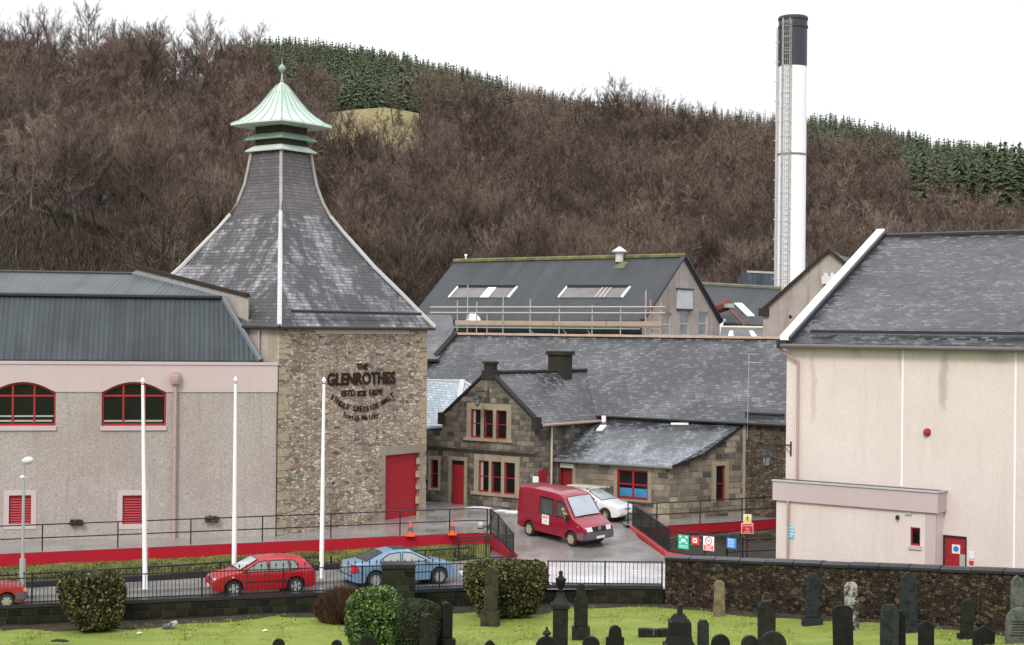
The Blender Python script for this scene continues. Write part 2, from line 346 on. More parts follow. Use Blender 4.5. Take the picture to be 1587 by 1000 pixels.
M['glass'] = g.fin(g.mix(f, (.004, .005, .006), (.014, .016, .016)), .08, spec=.3)
M['blind'] = paint('net_curtain', (.36, .36, .34), .8)
# ================================================================== GROUND
YZ = .7
WL = [(-60, 44), (-40, 48.6), (-18.1, 54.7), (-7.2, 58), (-1.9, 59.4), (1.67, 60.3), (6, 60.3), (16.6, 52), (30, 41.5), (60, 18)]
def wd(X):
    for (a, b), (c, d) in zip(WL, WL[1:]):
        if X <= c: return b+(d-b)*(X-a)/(c-a)
    return WL[-1][1]
def sst(x): x = min(1, max(0, x)); return x*x*(3-2*x)
def lawn_z(X, D):
    base = -.62 + .72*sst((X-4)/14)
    k = max(0, 50-D); z = base + k*.205 + .03*math.sin(X*.9+D*.5)*math.sin(D*.35)
    return min(z, 8.6)
def grid(name, m, xs, f, n, z):
    V = []; F = []
    for x in xs:
        a, b = f(x)
        for j in range(n+1):
            d = a+(b-a)*j/n; V.append((x, d, z(x, d)))
    for i in range(len(xs)-1):
        for j in range(n):
            q = i*(n+1)+j; F.append((q, q+n+1, q+n+2, q+1))
    o = MB().add(V, F).build(name, m, smooth=60); o['kind'] = 'structure'; return o
grid('churchyard_lawn', M['lawn'], np.linspace(-60, 60, 97), lambda x: (-12, wd(x)+.15), 60, lawn_z)
def flat(name, m, pts, z=None):
    o = MB().poly([(p[0], p[1], p[2] if z is None else z) for p in pts]).build(name, m); o['kind'] = 'structure'; return o
# dark soil strip at the foot of the churchyard wall
V = []; F = []; xs = np.linspace(-24, 20, 120)
for i, x in enumerate(xs):
    wdt = (1.15+.35*math.sin(x*.8)+.25*math.sin(x*2.3))*(1.0 if x < -9 else .55 if x < -3 or x > 1.7 else 1.2)
    for d in (-wdt, .12): V.append((x, wd(x)+d, lawn_z(x, wd(x)+d)+(.012 if d < 0 else .05)))
    if i: F.append((2*i-2, 2*i, 2*i+1, 2*i-1))
o = MB().add(V, F).build('flower_bed_soil', M['soil']); o['kind'] = 'structure'
# lower road
flat('lower_road', M['asphalt'], [(x, wd(x)+.1) for x in (-60, -40, -18.1, -7.2, -1.9, 1.67, 6)]+[(8, 58.7), (9.5, 67), (9.5, 75), (-6, 75), (-60, 60)], .0)
flat('road_glare_patch', M['road_glare'], [(-1.2, 59.9), (6, 60.45), (7.9, 60.4), (8.8, 66.3), (6.8, 68.6), (6.6, 68.6), (.6, 67.6), (-2.2, 64.6)], .008)  # patch of sky glare painted over the wet asphalt
# pavement beyond the road, with a kerb
KL = [(-60, 41.5), (-20, 56.3), (-14.5, 58.3), (-8.1, 60.6), (-5, 62.0), (-2.5, 64.2), (-.4, 67.0)]
PF = [(-60, 43.3), (-20, 57.9), (-14.5, 60.3), (-8.1, 63.4), (-5, 65.0), (-2.7, 66.2), (-.9, 67.6)]
flat('pavement', M['pave'], KL+PF[::-1], .11)
mb = MB()
for a, b in zip(KL, KL[1:]):
    a = Vector(a); b = Vector(b); n = Vector(((b-a).y, -(b-a).x)).normalized()*.13
    mb.hexa([(a.x+n.x, a.y+n.y, -.02), (b.x+n.x, b.y+n.y, -.02), (b.x, b.y, -.02), (a.x, a.y, -.02), (a.x+n.x, a.y+n.y, .118), (b.x+n.x, b.y+n.y, .118), (b.x, b.y, .118), (a.x, a.y, .118)])
o = mb.build('kerb_stones', M['kerb']); o['kind'] = 'structure'
# grass verge between the pavement and the red wall
RW = [(-60, 46.8), (-20.9, 63.1), (-8.8, 68.2), (-1.6, 71.2)]
V = []; F = []
def lerpl(L, x):
    for (a, b), (c, d) in zip(L, L[1:]):
        if x <= c: return b+(d-b)*(x-a)/(c-a)
    return L[-1][1]
xs = np.linspace(-50, -.9, 160)
for i, x in enumerate(xs):
    a, b = lerpl(PF, x)+.1, lerpl(RW, x)+.1
    for j in range(9):
        t = j/8; d = a+(b-a)*t; V.append((x, d, .10+.1*t+.05*math.sin(x*3.1+j)*math.sin(j*1.7+x)+.03*rnd.random()))
    if i:
        for j in range(8): q = (i-1)*9+j; F.append((q, q+9, q+10, q+1))
o = MB().add(V, F).build('grass_verge', M['verge'], smooth=60); o['kind'] = 'structure'
# ramp between the lower road and the yard
def ramp_z(D): return YZ*min(1, max(0, (D-67)/9.5))
V = []; F = []; N = 24
for i in range(N+1):
    D = 66.6+(76.6-66.6)*i/N; t = i/N
    xl = .25+(-1.45)*sst(t*1.6) if t < .6 else -1.2-.8*(t-.6); xr = 6.95-1.25*t/.57 if t < .57 else 5.7-.6*(t-.57)
    V += [(xl, D, ramp_z(D)+.006), (xr+.3, D, ramp_z(D)+.006)]
    if i: F.append((2*i-2, 2*i-1, 2*i+1, 2*i))
o = MB().add(V, F).build('yard_ramp', M['yard'], smooth=60); o['kind'] = 'structure'
# yard at the upper level, both sides of the ramp, and the path along the offices
flat('distillery_yard', M['yard'], [(-60, 46.9), (-20.9, 63.2), (-8.8, 68.3), (-1.6, 71.3), (-.95, 71.0), (-1.2, 73), (-1.5, 76.55), (5.4, 76.55), (5.55, 74.6), (6.6, 73.8), (13.7, 77.6), (20, 80), (60, 60), (140, 130), (-140, 130)], YZ)
V = []; F = []
# sunken grass area on the right of the ramp
flat('sunken_grass', M['verge'], [(6.9, 68.7), (9.8, 66.2), (30, 48), (36, 60), (14.2, 77.9), (6.9, 74.1)], .02)
flat('ditch', M['soil'], [(7.0, 69.9), (10.6, 68.4), (30, 55), (34, 62), (14.1, 77.8), (6.95, 74.0)], .035)
t = thing('ditch_wall', 'low rough rubble wall in the hollow below the short red band wall', 'wall', (10, 73.5, 0))
_mb = MB(); _p = [(7.3, 71.9), (9.3, 72.7), (11.4, 74.0), (14.0, 75.2)]
for _a, _b in zip(_p, _p[1:]): _mb.hexa([(_a[0], _a[1], -.1), (_b[0], _b[1], -.1), (_b[0]-.2, _b[1]+.4, -.1), (_a[0]-.2, _a[1]+.4, -.1), (_a[0], _a[1]+.1, .42), (_b[0], _b[1]+.1, .5), (_b[0]-.2, _b[1]+.4, .5), (_a[0]-.2, _a[1]+.4, .42)])
_mb.build('wall', M['rubble_d'], t)
# broad base sheet out to the horizon, and the ground behind the works
flat('moor', M['soil'], [(-3000, -3000), (3000, -3000), (3000, 4000), (-3000, 4000)], -1.4)
# ------------------------------------------------------------------ churchyard wall and railings
mb = MB(); cp = MB()
def wallrun(mb, pts, zb, zt, th):
    for i in range(len(pts)-1):
        a, b = Vector(pts[i]), Vector(pts[i+1]); n = Vector((-(b-a).y, (b-a).x)).normalized()*th
        mb.hexa([(a.x, a.y, zb(a)), (b.x, b.y, zb(b)), (b.x+n.x, b.y+n.y, zb(b)), (a.x+n.x, a.y+n.y, zb(a)), (a.x, a.y, zt(a)), (b.x, b.y, zt(b)), (b.x+n.x, b.y+n.y, zt(b)), (a.x+n.x, a.y+n.y, zt(a))])
def sub(pts, n):
    out = []
    for a, b in zip(pts, pts[1:]):
        for i in range(n): out.append((a[0]+(b[0]-a[0])*i/n, a[1]+(b[1]-a[1])*i/n))
    return out+[pts[-1]]
lo = WL[1:7]
t = thing('churchyard_wall', 'low dark mossy stone wall under the black railings along the road', 'wall', (-7, 58, -.6))
mb = MB(); wallrun(mb, lo, lambda p: -1.2, lambda p: .03, .34); mb.build('wall', M['ashlar_w'], t)
mb = MB(); wallrun(mb, [(p[0]-.02, p[1]-.05) for p in lo], lambda p: .032, lambda p: .15, .44); mb.build('coping', M['coping_dk'], t)
hi = [(6.05, 60.27)]+[(6+10.6*k, 60.3-8.3*k) for k in (.25, .5, .75, 1.0, 1.3, 1.7, 2.3)]
def hz(p): return 1.16+.87*(p[0]-6)/10.6
t = thing('rubble_wall', 'tall dark rubble churchyard wall with a wet rounded coping in front of the cream building', 'wall', (11, 56.5, -.3))
mb = MB(); wallrun(mb, hi, lambda p: -1.2, hz, .5); mb.build('wall', M['rubble_w'], t)
for i in range(len(hi)-1):
    a, b = Vector((hi[i][0], hi[i][1], hz(hi[i])+.05)), Vector((hi[i+1][0], hi[i+1][1], hz(hi[i+1])+.05))
    d = (b-a); d.z = 0; n = Vector((-d.y, d.x, 0)).normalized(); d.normalize(); k = int((b-a).length/.9)
    for j in range(k):
        p = a+(b-a)*(j+.015)/k; q = a+(b-a)*(j+.985)/k; m_ = rnd.uniform(-.012, .012)
        prof = [(-.07, -.045), (-.07, .05), (.05, .115), (.25, .14), (.45, .115), (.57, .05), (.57, -.045)]
        cp.add([p+n*x+Vector((0, 0, z+m_)) for x, z in prof]+[q+n*x+Vector((0, 0, z+m_)) for x, z in prof], [(0, 1, 8, 7), (1, 2, 9, 8), (2, 3, 10, 9), (3, 4, 11, 10), (4, 5, 12, 11), (5, 6, 13, 12), (6, 0, 7, 13), (6, 5, 4, 3, 2, 1, 0), (7, 8, 9, 10, 11, 12, 13)])
cp.build('coping', M['coping_dk'], t, smooth=50)
def railing(name, label, pts, z0, z1, sp, post_every, spear, group=None, th=.022, zf=None, rails=(0.06, None), cat='railing', bend=None, mat=None):
    """black iron railing along pts; bars in one panel per bay, posts separate"""
    mat = mat or M['black']; zf = zf or (lambda p: 0.0)
    t = thing(name, label, cat, (pts[0][0], pts[0][1], z0+zf(pts[0])), group)
    segs = []; L = 0
    P = [Vector((p[0], p[1], 0)) for p in pts]; cum = [0]
    for a, b in zip(P, P[1:]): L += (b-a).length; cum.append(L)
    def pt(s):
        for i in range(len(P)-1):
            if s <= cum[i+1]+1e-6: return P[i]+(P[i+1]-P[i])*((s-cum[i])/(cum[i+1]-cum[i]))
        return P[-1]
    nb = max(1, round(L/post_every))
    brk = sorted(set([round(L*i/nb, 3) for i in range(nb+1)]))
    for i in range(nb):
        s0, s1 = brk[i], brk[i+1]; mb = MB(); n = max(1, round((s1-s0)/sp)) if sp else 0
        knots = [s0]+[c for c in cum if s0 < c < s1]+[s1]
        for r in rails:
            for a, b in zip(knots, knots[1:]):
                pa, pb = pt(a), pt(b); za = zf(pa)+(z1-.0 if r is None else z0+r); zb = zf(pb)+(z1 if r is None else z0+r)
                mb.tube([(pa.x, pa.y, za), (pb.x, pb.y, zb)], th*.9, 4)
        if sp:
            for k in range(n if i < nb-1 else n+1):
                p = pt(min(L, s0+(s1-s0)*k/n)); f = zf(p); tall = spear and k % 2 == 0; zt = z1+f+(.14 if tall else 0)
                mb.tube([(p.x, p.y, z0+f), (p.x, p.y, zt-.0)], th*.5, 4, cap=False)
                if tall: mb.lathe([(.008, 0), (.032, .05), (.034, .07), (.003, .15)], 5, (p.x, p.y, zt-.04))
        mb.build('railing_panel', mat, t, uv=False)
    for i in range(nb+1):
        p = pt(brk[i]); f = zf(p)
        MB().tube([(p.x, p.y, z0+f-.12), (p.x, p.y, z1+f+.03)], th*1.15, 6).build('post', mat, t, uv=False)
    return t
g1 = sub([(x, y+.15) for x, y in WL[1:5]], 4)
railing('iron_railing', 'long black spear-topped churchyard railing in front of the parked cars', g1+[(.2, 60.1)], .15, 1.06, .135, 2.9, True, th=.03)
railing('iron_railing', 'plain black churchyard railing against the wet road glare beside the tall rubble wall', [(1.5, 60.42), (5.95, 60.45)], .15, 1.06, .155, 1.9, False, th=.028)
# ------------------------------------------------------------------ red retaining walls
t = thing('retaining_wall', 'long low oxblood red painted retaining wall behind the parked cars', 'wall', (-10, 67.7, 0))
mb = MB(); wallrun(mb, RW, lambda p: -.2, lambda p: .68, .28)
mb.build('wall', M['redwall'], t)
mb = MB(); wallrun(mb, [(-1.59, 71.2), (-.95, 71.05), (.1, 67.9)], lambda p: -.2, lambda p: .66 if p[1] > 70.9 else .2, .26); mb.build('return_wall', M['redwall'], t)
for px, py in ((64, 875), (441, 857), (630, 850)):
    f = Fr(RW[1], u=(RW[2][0]-RW[1][0], RW[2][1]-RW[1][1])); a, z = f.hit(px, py); mb = MB(); P = f.P(a, -.01, z)
    mb.tube([f.P(a, -.03, z), f.P(a, .05, z)], .06, 10).build('drain_hole', M['black'], t)
RR = [(7.0, 74.0), (13.8, 77.6)]
t = thing('retaining_wall', 'short red painted band wall over dark rubble beside the cream building', 'wall', (10, 75.6, 0))
mb = MB(); wallrun(mb, RR, lambda p: .28, lambda p: .70, .25); mb.build('red_band', M['redwall'], t)
mb = MB(); wallrun(mb, [(6.9, 73.97), (14.2, 77.82)], lambda p: -.2, lambda p: .279, .35); mb.build('wall', M['rubble_d'], t)
mb = MB(); wallrun(mb, [(6.0, 74.6), (6.95, 73.98)], lambda p: -.2, lambda p: .66, .3); mb.build('end_wall', M['redwall'], t)
# faded red kerb of the ramp, turning the corner beside the signs
KR = [(5.75, 74.4), (6.9, 68.7), (7.6, 68.0), (9.9, 66.1)]
t = thing('ramp_kerb', 'faded red concrete kerb running down the ramp and round under the sign railing', 'kerb', (6.3, 71, .2))
mb = MB(); wallrun(mb, sub(KR, 4), lambda p: -.1, lambda p: ramp_z(p[1])+.17, .25); mb.build('kerb', M['redkerb'], t)
# ------------------------------------------------------------------ guard rails
def guard(name, label, pts, h, posts, zf, lower=.5, r=.026):
    t = thing(name, label, 'guard rail', (pts[0][0], pts[0][1], zf(pts[0])))
    P = [Vector((p[0], p[1], zf(p))) for p in pts]
    for k in ([1.0, lower] if lower else [1.0]): MB().tube([p+Vector((0, 0, h*k)) for p in P], r, 6).build('rail', M['black'], t, uv=False)
    for p in posts: z = zf(p); MB().tube([(p[0], p[1], z-.05), (p[0], p[1], z+h)], r*1.1, 6).build('post', M['black'], t, uv=False)
    return t
def on_line(px, a, b):      # world point on plan line a-b seen in column px
    r = ray(px, 800); a = Vector(a); b = Vector(b); d = b-a
    s = (r.x*a.y-a.x*r.y)/(d.x*r.y-r.x*d.y); return (a.x+d.x*s, a.y+d.y*s)
A, B = (-20.9, 63.55), (-1.65, 71.5)
ps = [on_line(px, A, B) for px in (-60, 66, 183, 296, 407, 513, 620, 697)]
guard('guard_rail', 'two-bar black guard rail on top of the long red wall', [(-40, 55.6), A, B, (-1.05, 71.3)], 1.1, ps+[(-1.05, 71.3)], lambda p: YZ)
A, B = (6.8, 74.3), (13.5, 77.9)
guard('guard_rail', 'two-bar black guard rail above the short red wall on the right', [(5.7, 74.9), A, B], 1.1, [(5.7, 74.9)]+[on_line(px, A, B) for px in (1018, 1085, 1150, 1214)], lambda p: YZ)
# stock-type railings down both sides of the ramp mouth
t = railing('ramp_railing', 'dense black railing sloping down the left side of the ramp', [(-.9, 71.3), (-.35, 69.6), (.15, 67.8)], 0.02, 1.15, .12, 1.4, False, th=.036, zf=lambda p: .62*sst((p.y if hasattr(p, 'y') else p[1])/3.5-67.6/3.5))
t = railing('ramp_railing', 'short black railing with thick rails in front of the red wall end behind the hedge', [(-2.2, 66.6), (.15, 67.7)], .1, 1.1, .12, 1.4, False, th=.034, rails=(.06, None, .88))
t = railing('ramp_railing', 'dense black railing sloping down the right side of the ramp on the red kerb', [(5.9, 74.35), (6.45, 71.6), (7.0, 68.75)], .17, 1.2, .11, 1.5, False, th=.036, zf=lambda p: ramp_z(p.y if hasattr(p, 'y') else p[1]))
t = railing('sign_railing', 'black railing hung with safety signs above the red kerb', [(7.05, 68.7), (7.7, 68.05), (9.95, 66.2)], .15, 1.18, .12, 1.6, False, th=.034, zf=lambda p: .1)
# knee rails along the verge
def vz(p): return .13
PX = [(-24, 56.3), (-13.4, 61.4), (-10.9, 62.8), (-7.9, 64.2)]
t = guard('knee_rail', 'low black knee rail on the grass verge behind the red hatchback', PX, .45, [on_line(px, PX[0], PX[1]) for px in (51, 172, 268)]+[on_line(px, PX[1], PX[3]) for px in (342, 420, 514)], vz, lower=.15, r=.035)
t = guard('knee_rail', 'low black knee rail on the grass verge beyond the blue saloon', [on_line(560, (-6.5, 64.9), (-2.4, 67)), (-2.4, 67.0), (-1.7, 67.4)], .45, [on_line(px, (-6.5, 64.9), (-2.4, 67)) for px in (600, 660, 706)], vz, lower=None, r=.035)
guard('knee_rail', 'two-bar dark rail in the sunken grass beside the cream building', [(9.4, 67.6), (11.6, 68.5), (12.6, 69)], .95, [(9.5, 67.65), (12.1, 68.75)], lambda p: .02, lower=.45, r=.035)
# low dark stone edging between pavement and verge
t = thing('edging_wall', 'low wet dark stone edging between the pavement and the verge', 'wall', (-14, 60.6, .1))
mb = MB(); wallrun(mb, [(-40, 50.2), (-20, 58.0), (-14.5, 60.4), (-8.1, 63.5), (-6.6, 64.3)], lambda p: -.1, lambda p: .32, .3); mb.build('wall', M['coping_dk'], t)
# floodlight on a raking bracket near the ramp
t = thing('floodlight', 'round grey floodlight on a raking black arm at the head of the ramp', 'floodlight', (-1.9, 69.9, .15))
P = at(764, 799, 71.0); Q = at(751, 836, 70.0); MB().tube([P, Q], .035, 6).build('arm', M['black'], t)
P = at(757, 816, 70.4); Q = at(744, 817, 70.2); MB().tube([P, Q], .03, 6).build('bracket', M['black'], t)
H = at(745, 813, 70.2); MB().lathe([(.02, -.15), (.12, -.14), (.16, -.02), (.15, .05), (.09, .11), (.02, .13)], 12, H).build('lamp_head', paint('grey_lamp', (.4, .42, .46), .35), t, smooth=40)
MB().lathe([(.13, -.02), (.13, .02)], 12, H-Vector((0, 0, .17))).build('bezel', M['black'], t)
# dirty snow left in the yard
sn = ground('old_snow', [(.3, (.55, .56, .6)), (.6, (.85, .86, .9))], 3, 20)
def patch(name, label, c, rx, ry, h, m, n=26, cat='snow', group=None):
    ph = [rnd.uniform(0, 6.28) for _ in range(4)]; V = [(0, 0, h)]; F = []
    for k in range(1, 4):
        for i in range(n):
            a = 2*math.pi*i/n; r = (1+.25*math.sin(2*a+ph[0])+.18*math.sin(5*a+ph[1])+.1*math.sin(9*a+ph[2]))*k/3
            V.append((rx*r*math.cos(a), ry*r*math.sin(a), h*(1-(k/3)**2)*(1+.3*math.sin(7*a+ph[3]*k))-.004*(k == 3)))
    for i in range(n):
        F.append((0, 1+i, 1+(i+1) % n))
        for k in range(2): a = 1+k*n; F.append((a+i, a+n+i, a+n+(i+1) % n, a+(i+1) % n))
    o = MB().add(V, F).build(name, m, smooth=50); o.location = c; tag(o, label, cat, group); return o
patch('snow_patch', 'leftover snow patch in front of the red office door', onz(742, 787.5, YZ+.01), .75, .22, .07, sn)
patch('snow_patch', 'thin leftover snow strip in the yard below the ground floor windows', onz(778, 792, YZ+.01), .45, .16, .06, sn)
patch('snow_patch', 'leftover snow strip beside the rear corner of the red van', onz(798, 794, YZ+.01), .6, .18, .07, sn)
# ================================================================== BUILDINGS
U = (.8, -.6)
def sash(fr, a0, z0, a1, z1, parent, b=.1, mid=True, mull=0, fw=.055, fm=None, gm=None, blind=0, name='window'):
    """red timber window: frame object with a pane child"""
    fm = fm or M['red']; mb = MB(); w_ = fw
    fr.box(mb, a0, a1, b, b+.07, z0, z0+w_*1.3); fr.box(mb, a0, a1, b, b+.07, z1-w_, z1)
    fr.box(mb, a0, a0+w_, b+.002, b+.068, z0+w_*1.3, z1-w_); fr.box(mb, a1-w_, a1, b+.002, b+.068, z0+w_*1.3, z1-w_)
    zm = z0+(z1-z0)*.5
    if mid: fr.box(mb, a0+w_, a1-w_, b+.004, b+.06, zm-w_*.45, zm+w_*.45)
    for k in range(mull):
        a = a0+(a1-a0)*(k+1)/(mull+1); fr.box(mb, a-w_*.7, a+w_*.7, b-.004, b+.066, z0+w_*1.3, z1-w_)
    o = mb.build(name, fm, parent)
    mb = MB(); mb.quad(fr.P(a0+.01, b+.045, z0+.01), fr.P(a1-.01, b+.045, z0+.01), fr.P(a1-.01, b+.045, z1-.01), fr.P(a0+.01, b+.045, z1-.01)); mb.build('pane', gm or M['glass'], o)
    if blind:
        mb = MB(); fr.box(mb, a0+w_, a0+w_+(a1-a0)*.22*blind, b+.03, b+.04, z0+w_*1.4, z1-w_*1.1); mb.build('curtain', M['blind'], o)
    return o
def hitrect(fr, x0, y0, x1, y1, b=0):
    a0, zt = fr.hit(x0, (y0), b); a1, zb = fr.hit(x1, y1, b); return a0, zb, a1, zt
def skewbar(mb, P, Q, w_, h, off=Vector((0, 0, 0))):      # coping along a roof verge P->Q, w wide vector, h up
    P = Vector(P); Q = Vector(Q); up = Vector((0, 0, h)); mb.hexa([P-w_/2+off, Q-w_/2+off, Q+w_/2+off, P+w_/2+off, P-w_/2+up+off, Q-w_/2+up+off, Q+w_/2+up+off, P+w_/2+up+off])
def pipe(name, pts, r, m, parent, n=8): return MB().tube(pts, r, n).build(name, m, parent, smooth=60)
# ------------------------------------------------------------------ 1. left harled block
la = math.radians(12)
fl = Fr((-10.53, 69.5), u=(math.cos(la), math.sin(la)))      # a = 0 at its right end, negative to the left
t = thing('harled_building', 'long pink-grey harled building with a dark steel mansard roof at the left', 'building', (-20, 68, .7))
LZ = fl.hit(425, 562)[1]; zb_ = fl.hit(425, 608)[1]
holes = []; arch = []; vents = []
def archpts(x0, x1, ytop, yspr, ybot):
    a0, z0, a1, _ = hitrect(fl, x0, ytop, x1, ybot); zs = fl.hit((x0+x1)/2, yspr)[1]; zt = fl.hit((x0+x1)/2, ytop)[1]
    p = [(a0, z0), (a1, z0), (a1, zs)]
    for k in range(1, 12): q = k/12; p.append((a1+(a0-a1)*q, zs+(zt-zs)*(1-(2*q-1)**2)))
    return p+[(a0, zs)]
for x0, x1 in ((-14, 86), (158, 257)): h = archpts(x0, x1, 592, 609, 660); holes.append(h); arch.append(h)
h = [(a-6.0, z) for a, z in arch[0]]; holes.append(h); arch.append(h)
for x0, x1 in ((14, 48), (190, 222)): a0, z0, a1, z1 = hitrect(fl, x0, 768, x1, 812); h = rect(a0, z0, a1, z1); holes.append(h); vents.append(h)
mb = MB(); fl.wall(mb, rect(-30, -.3, 0, zb_+.02), [h for h in holes if h in vents]+[[(a, min(z, zb_-.0)) for a, z in h] for h in arch], .25)
# the arches cut through both zones: wall zone below the band, band zone above
mb = MB(); low = []
for h in arch: low.append([p for p in h if p[1] < zb_-.001])
def clip_lo(h, zc):
    a0, a1 = min(p[0] for p in h), max(p[0] for p in h); z0 = min(p[1] for p in h); return rect(a0, z0, a1, zc)
outer = [(-30, -.3), (0, -.3), (0, zb_)]
cuts = sorted([(min(p[0] for p in h), max(p[0] for p in h), min(p[1] for p in h), h) for h in arch], reverse=True)
for a0, a1, z0, h in cuts: outer += [(a1, zb_), (a1, z0), (a0, z0), (a0, zb_)]
outer += [(-30, zb_)]
fl.wall(mb, outer, vents, .25)
for a0, a1, z0, h in cuts: mb.quad(fl.P(a0, 0, z0), fl.P(a1, 0, z0), fl.P(a1, .25, z0), fl.P(a0, .25, z0)); mb.quad(fl.P(a0, 0, z0), fl.P(a0, 0, zb_), fl.P(a0, .25, zb_), fl.P(a0, .25, z0)); mb.quad(fl.P(a1, 0, z0), fl.P(a1, 0, zb_), fl.P(a1, .25, zb_), fl.P(a1, .25, z0))
mb.quad(fl.P(0, 0, -.3), fl.P(0, 3, -.3), fl.P(0, 3, LZ), fl.P(0, 0, LZ))
mb.build('wall', M['harl_l'], t)
outer = [(-30, zb_)]
for a0, a1, z0, h in sorted(cuts): outer += [(a0, zb_)]+[p for p in h[3:-1]][::-1]+[(a1, zb_)]
outer += [(0.03, zb_), (0.03, LZ-.12), (-30, LZ-.12)]
mb = MB(); fl.wall(mb, outer, (), .2, b=-.045)
for a0, a1, z0, h in cuts:
    ap = [(a1, zb_)]+h[3:-1]+[(a0, zb_)]
    for p, q in zip(ap, ap[1:]): mb.quad(fl.P(p[0], -.045, p[1]), fl.P(q[0], -.045, q[1]), fl.P(q[0], .25, q[1]), fl.P(p[0], .25, p[1]))
edge = [-30]+[v for c in sorted(cuts) for v in (c[0], c[1])]+[.03]
for i in range(0, len(edge), 2): mb.quad(fl.P(edge[i], -.045, zb_), fl.P(edge[i+1], -.045, zb_), fl.P(edge[i+1], 0, zb_), fl.P(edge[i], 0, zb_))
mb.quad(fl.P(.03, -.045, zb_), fl.P(.03, .5, zb_), fl.P(.03, .5, LZ-.12), fl.P(.03, -.045, LZ-.12))
mb.build('parapet_band', M['smooth_p'], t)
mb = MB(); fl.box(mb, -30, .06, -.09, .35, LZ-.12, LZ); mb.build('coping', M['smooth_p'], t)
for h in arch:
    mb = MB(); n = len(h); cx = (h[0][0]+h[1][0])/2; cz = (min(p[1] for p in h)+max(p[1] for p in h))/2
    inn = [(cx+(a-cx)*.945, cz+(z-cz)*.90) for a, z in h]
    for i in range(n):
        j = (i+1) % n; p, q, r_, s_ = h[i], h[j], inn[j], inn[i]; f = [(p, .1), (q, .1), (r_, .1), (s_, .1)]
        A = [fl.P(x[0], .10, x[1]) for x in (p, q, r_, s_)]; B = [fl.P(x[0], .17, x[1]) for x in (p, q, r_, s_)]; mb.hexa(A+B)
    a0, a1 = h[0][0], h[1][0]; z0 = h[0][1]; zs = h[2][1]; zt = max(p[1] for p in h)
    for k in (1/3, 2/3): a = a0+(a1-a0)*k; fl.box(mb, a-.04, a+.04, .095, .165, z0+.12, zt-.16)
    fl.box(mb, a0+.08, a1-.08, .098, .162, zs-.17, zs-.09)
    o = mb.build('window', M['red'], t)
    MB().poly([fl.P(a, .14, z) for a, z in h]).build('pane', M['glass'], o)
    mb = MB(); fl.box(mb, a0+.1, a1-.15, .132, .138, z0+.17, z0+.25)
    if h is arch[0]: fl.box(mb, a0+.1, a1-.1, .132, .138, z0+.38, z0+.45)
    mb.build('inner_handrail', M['blind'], o)
    mb = MB(); fl.box(mb, a0-.06, a1+.04, -.07, .12, z0-.2, z0-.002); mb.build('window_sill', M['smooth_p'], o)
for h in vents:
    a0, z0, a1, z1 = h[0][0], h[0][1], h[2][0], h[2][1]; mb = MB(); k = .22
    fl.box(mb, a0-k, a1+k, -.03, .02, z1, z1+k); fl.box(mb, a0-k, a1+k, -.03, .02, z0-k, z0)
    fl.box(mb, a0-k, a0, -.028, .02, z0, z1); fl.box(mb, a1, a1+k, -.028, .02, z0, z1); o = mb.build('vent_surround', M['smooth_p'], t)
    mb = MB()
    for j in range(11):
        z = z0+(z1-z0)*(j+.5)/11; mb.quad(fl.P(a0, .04, z-.045), fl.P(a1, .04, z-.045), fl.P(a1, .12, z+.075), fl.P(a0, .12, z+.075))
    mb.build('louvre', M['red'], t)
    mb = MB(); mb.quad(fl.P(a0, .14, z0), fl.P(a1, .14, z0), fl.P(a1, .14, z1), fl.P(a0, .14, z1)); mb.build('louvre_back', M['louvre'], t)
a, z = fl.hit(272, 588); pp = MB(); pp.lathe([(.09, -.28), (.2, -.18), (.24, 0), (.24, .18), (.2, .2)], 12, fl.P(a, -.2, z)); fl.box(pp, a-.14, a+.14, -.32, -.05, z+.2, z+.33)
o = pp.build('downpipe_hopper', M['pipe'], t)
zb2 = fl.hit(272, 838)[1]; pipe('downpipe', [fl.P(a, -.16, z-.2), fl.P(a, -.16, zb2)], .085, M['pipe'], t)
for y in (690, 765): q = fl.hit(272, y)[1]; MB().lathe([(.11, -.06), (.11, .06)], 10, fl.P(a, -.16, q)).build('pipe_collar', M['pipe'], t)
# mansard roof: lower steep sheet, break, upper shallow sheet, right-hand hip edge
def fp(px, py, b): a, z = fl.hit(px, py, b); return fl.P(a, b, z)
A0 = fp(404, 559, .45); A1 = fp(345, 461, 2.6); A2 = fp(207, 425, 6.5)
zl, zm, zr = A0.z, A1.z, A2.z
def lft(P, b): q = fl.P(-40, b, P.z); return q
mb = MB(); mb.slab([lft(A0, .45), A0, A1, lft(A1, 2.6)], .12, (0, 0, -1)); mb.build('lower_roof', M['sheet_l'], t)
mb = MB(); mb.slab([lft(A1, 2.6)+Vector((0, 0, .09)), A1+Vector((0, 0, .09)), A2, lft(A2, 6.5)], .12); mb.build('upper_roof', M['sheet_u'], t)
mb = MB(); mb.tube([lft(A1, 2.5), A1-Vector((.0, .12, .0))], .09, 6); mb.build('roof_break_flashing', M['dark'], t)
mb = MB(); mb.tube([A0, A1, A2], .13, 6); mb.build('verge_flashing', paint('zinc_flashing', (.14, .165, .19), .5), t)
mb = MB(); mb.tube([lft(A2, 6.5), A2], .1, 6); mb.build('ridge_capping', M['dark'], t)
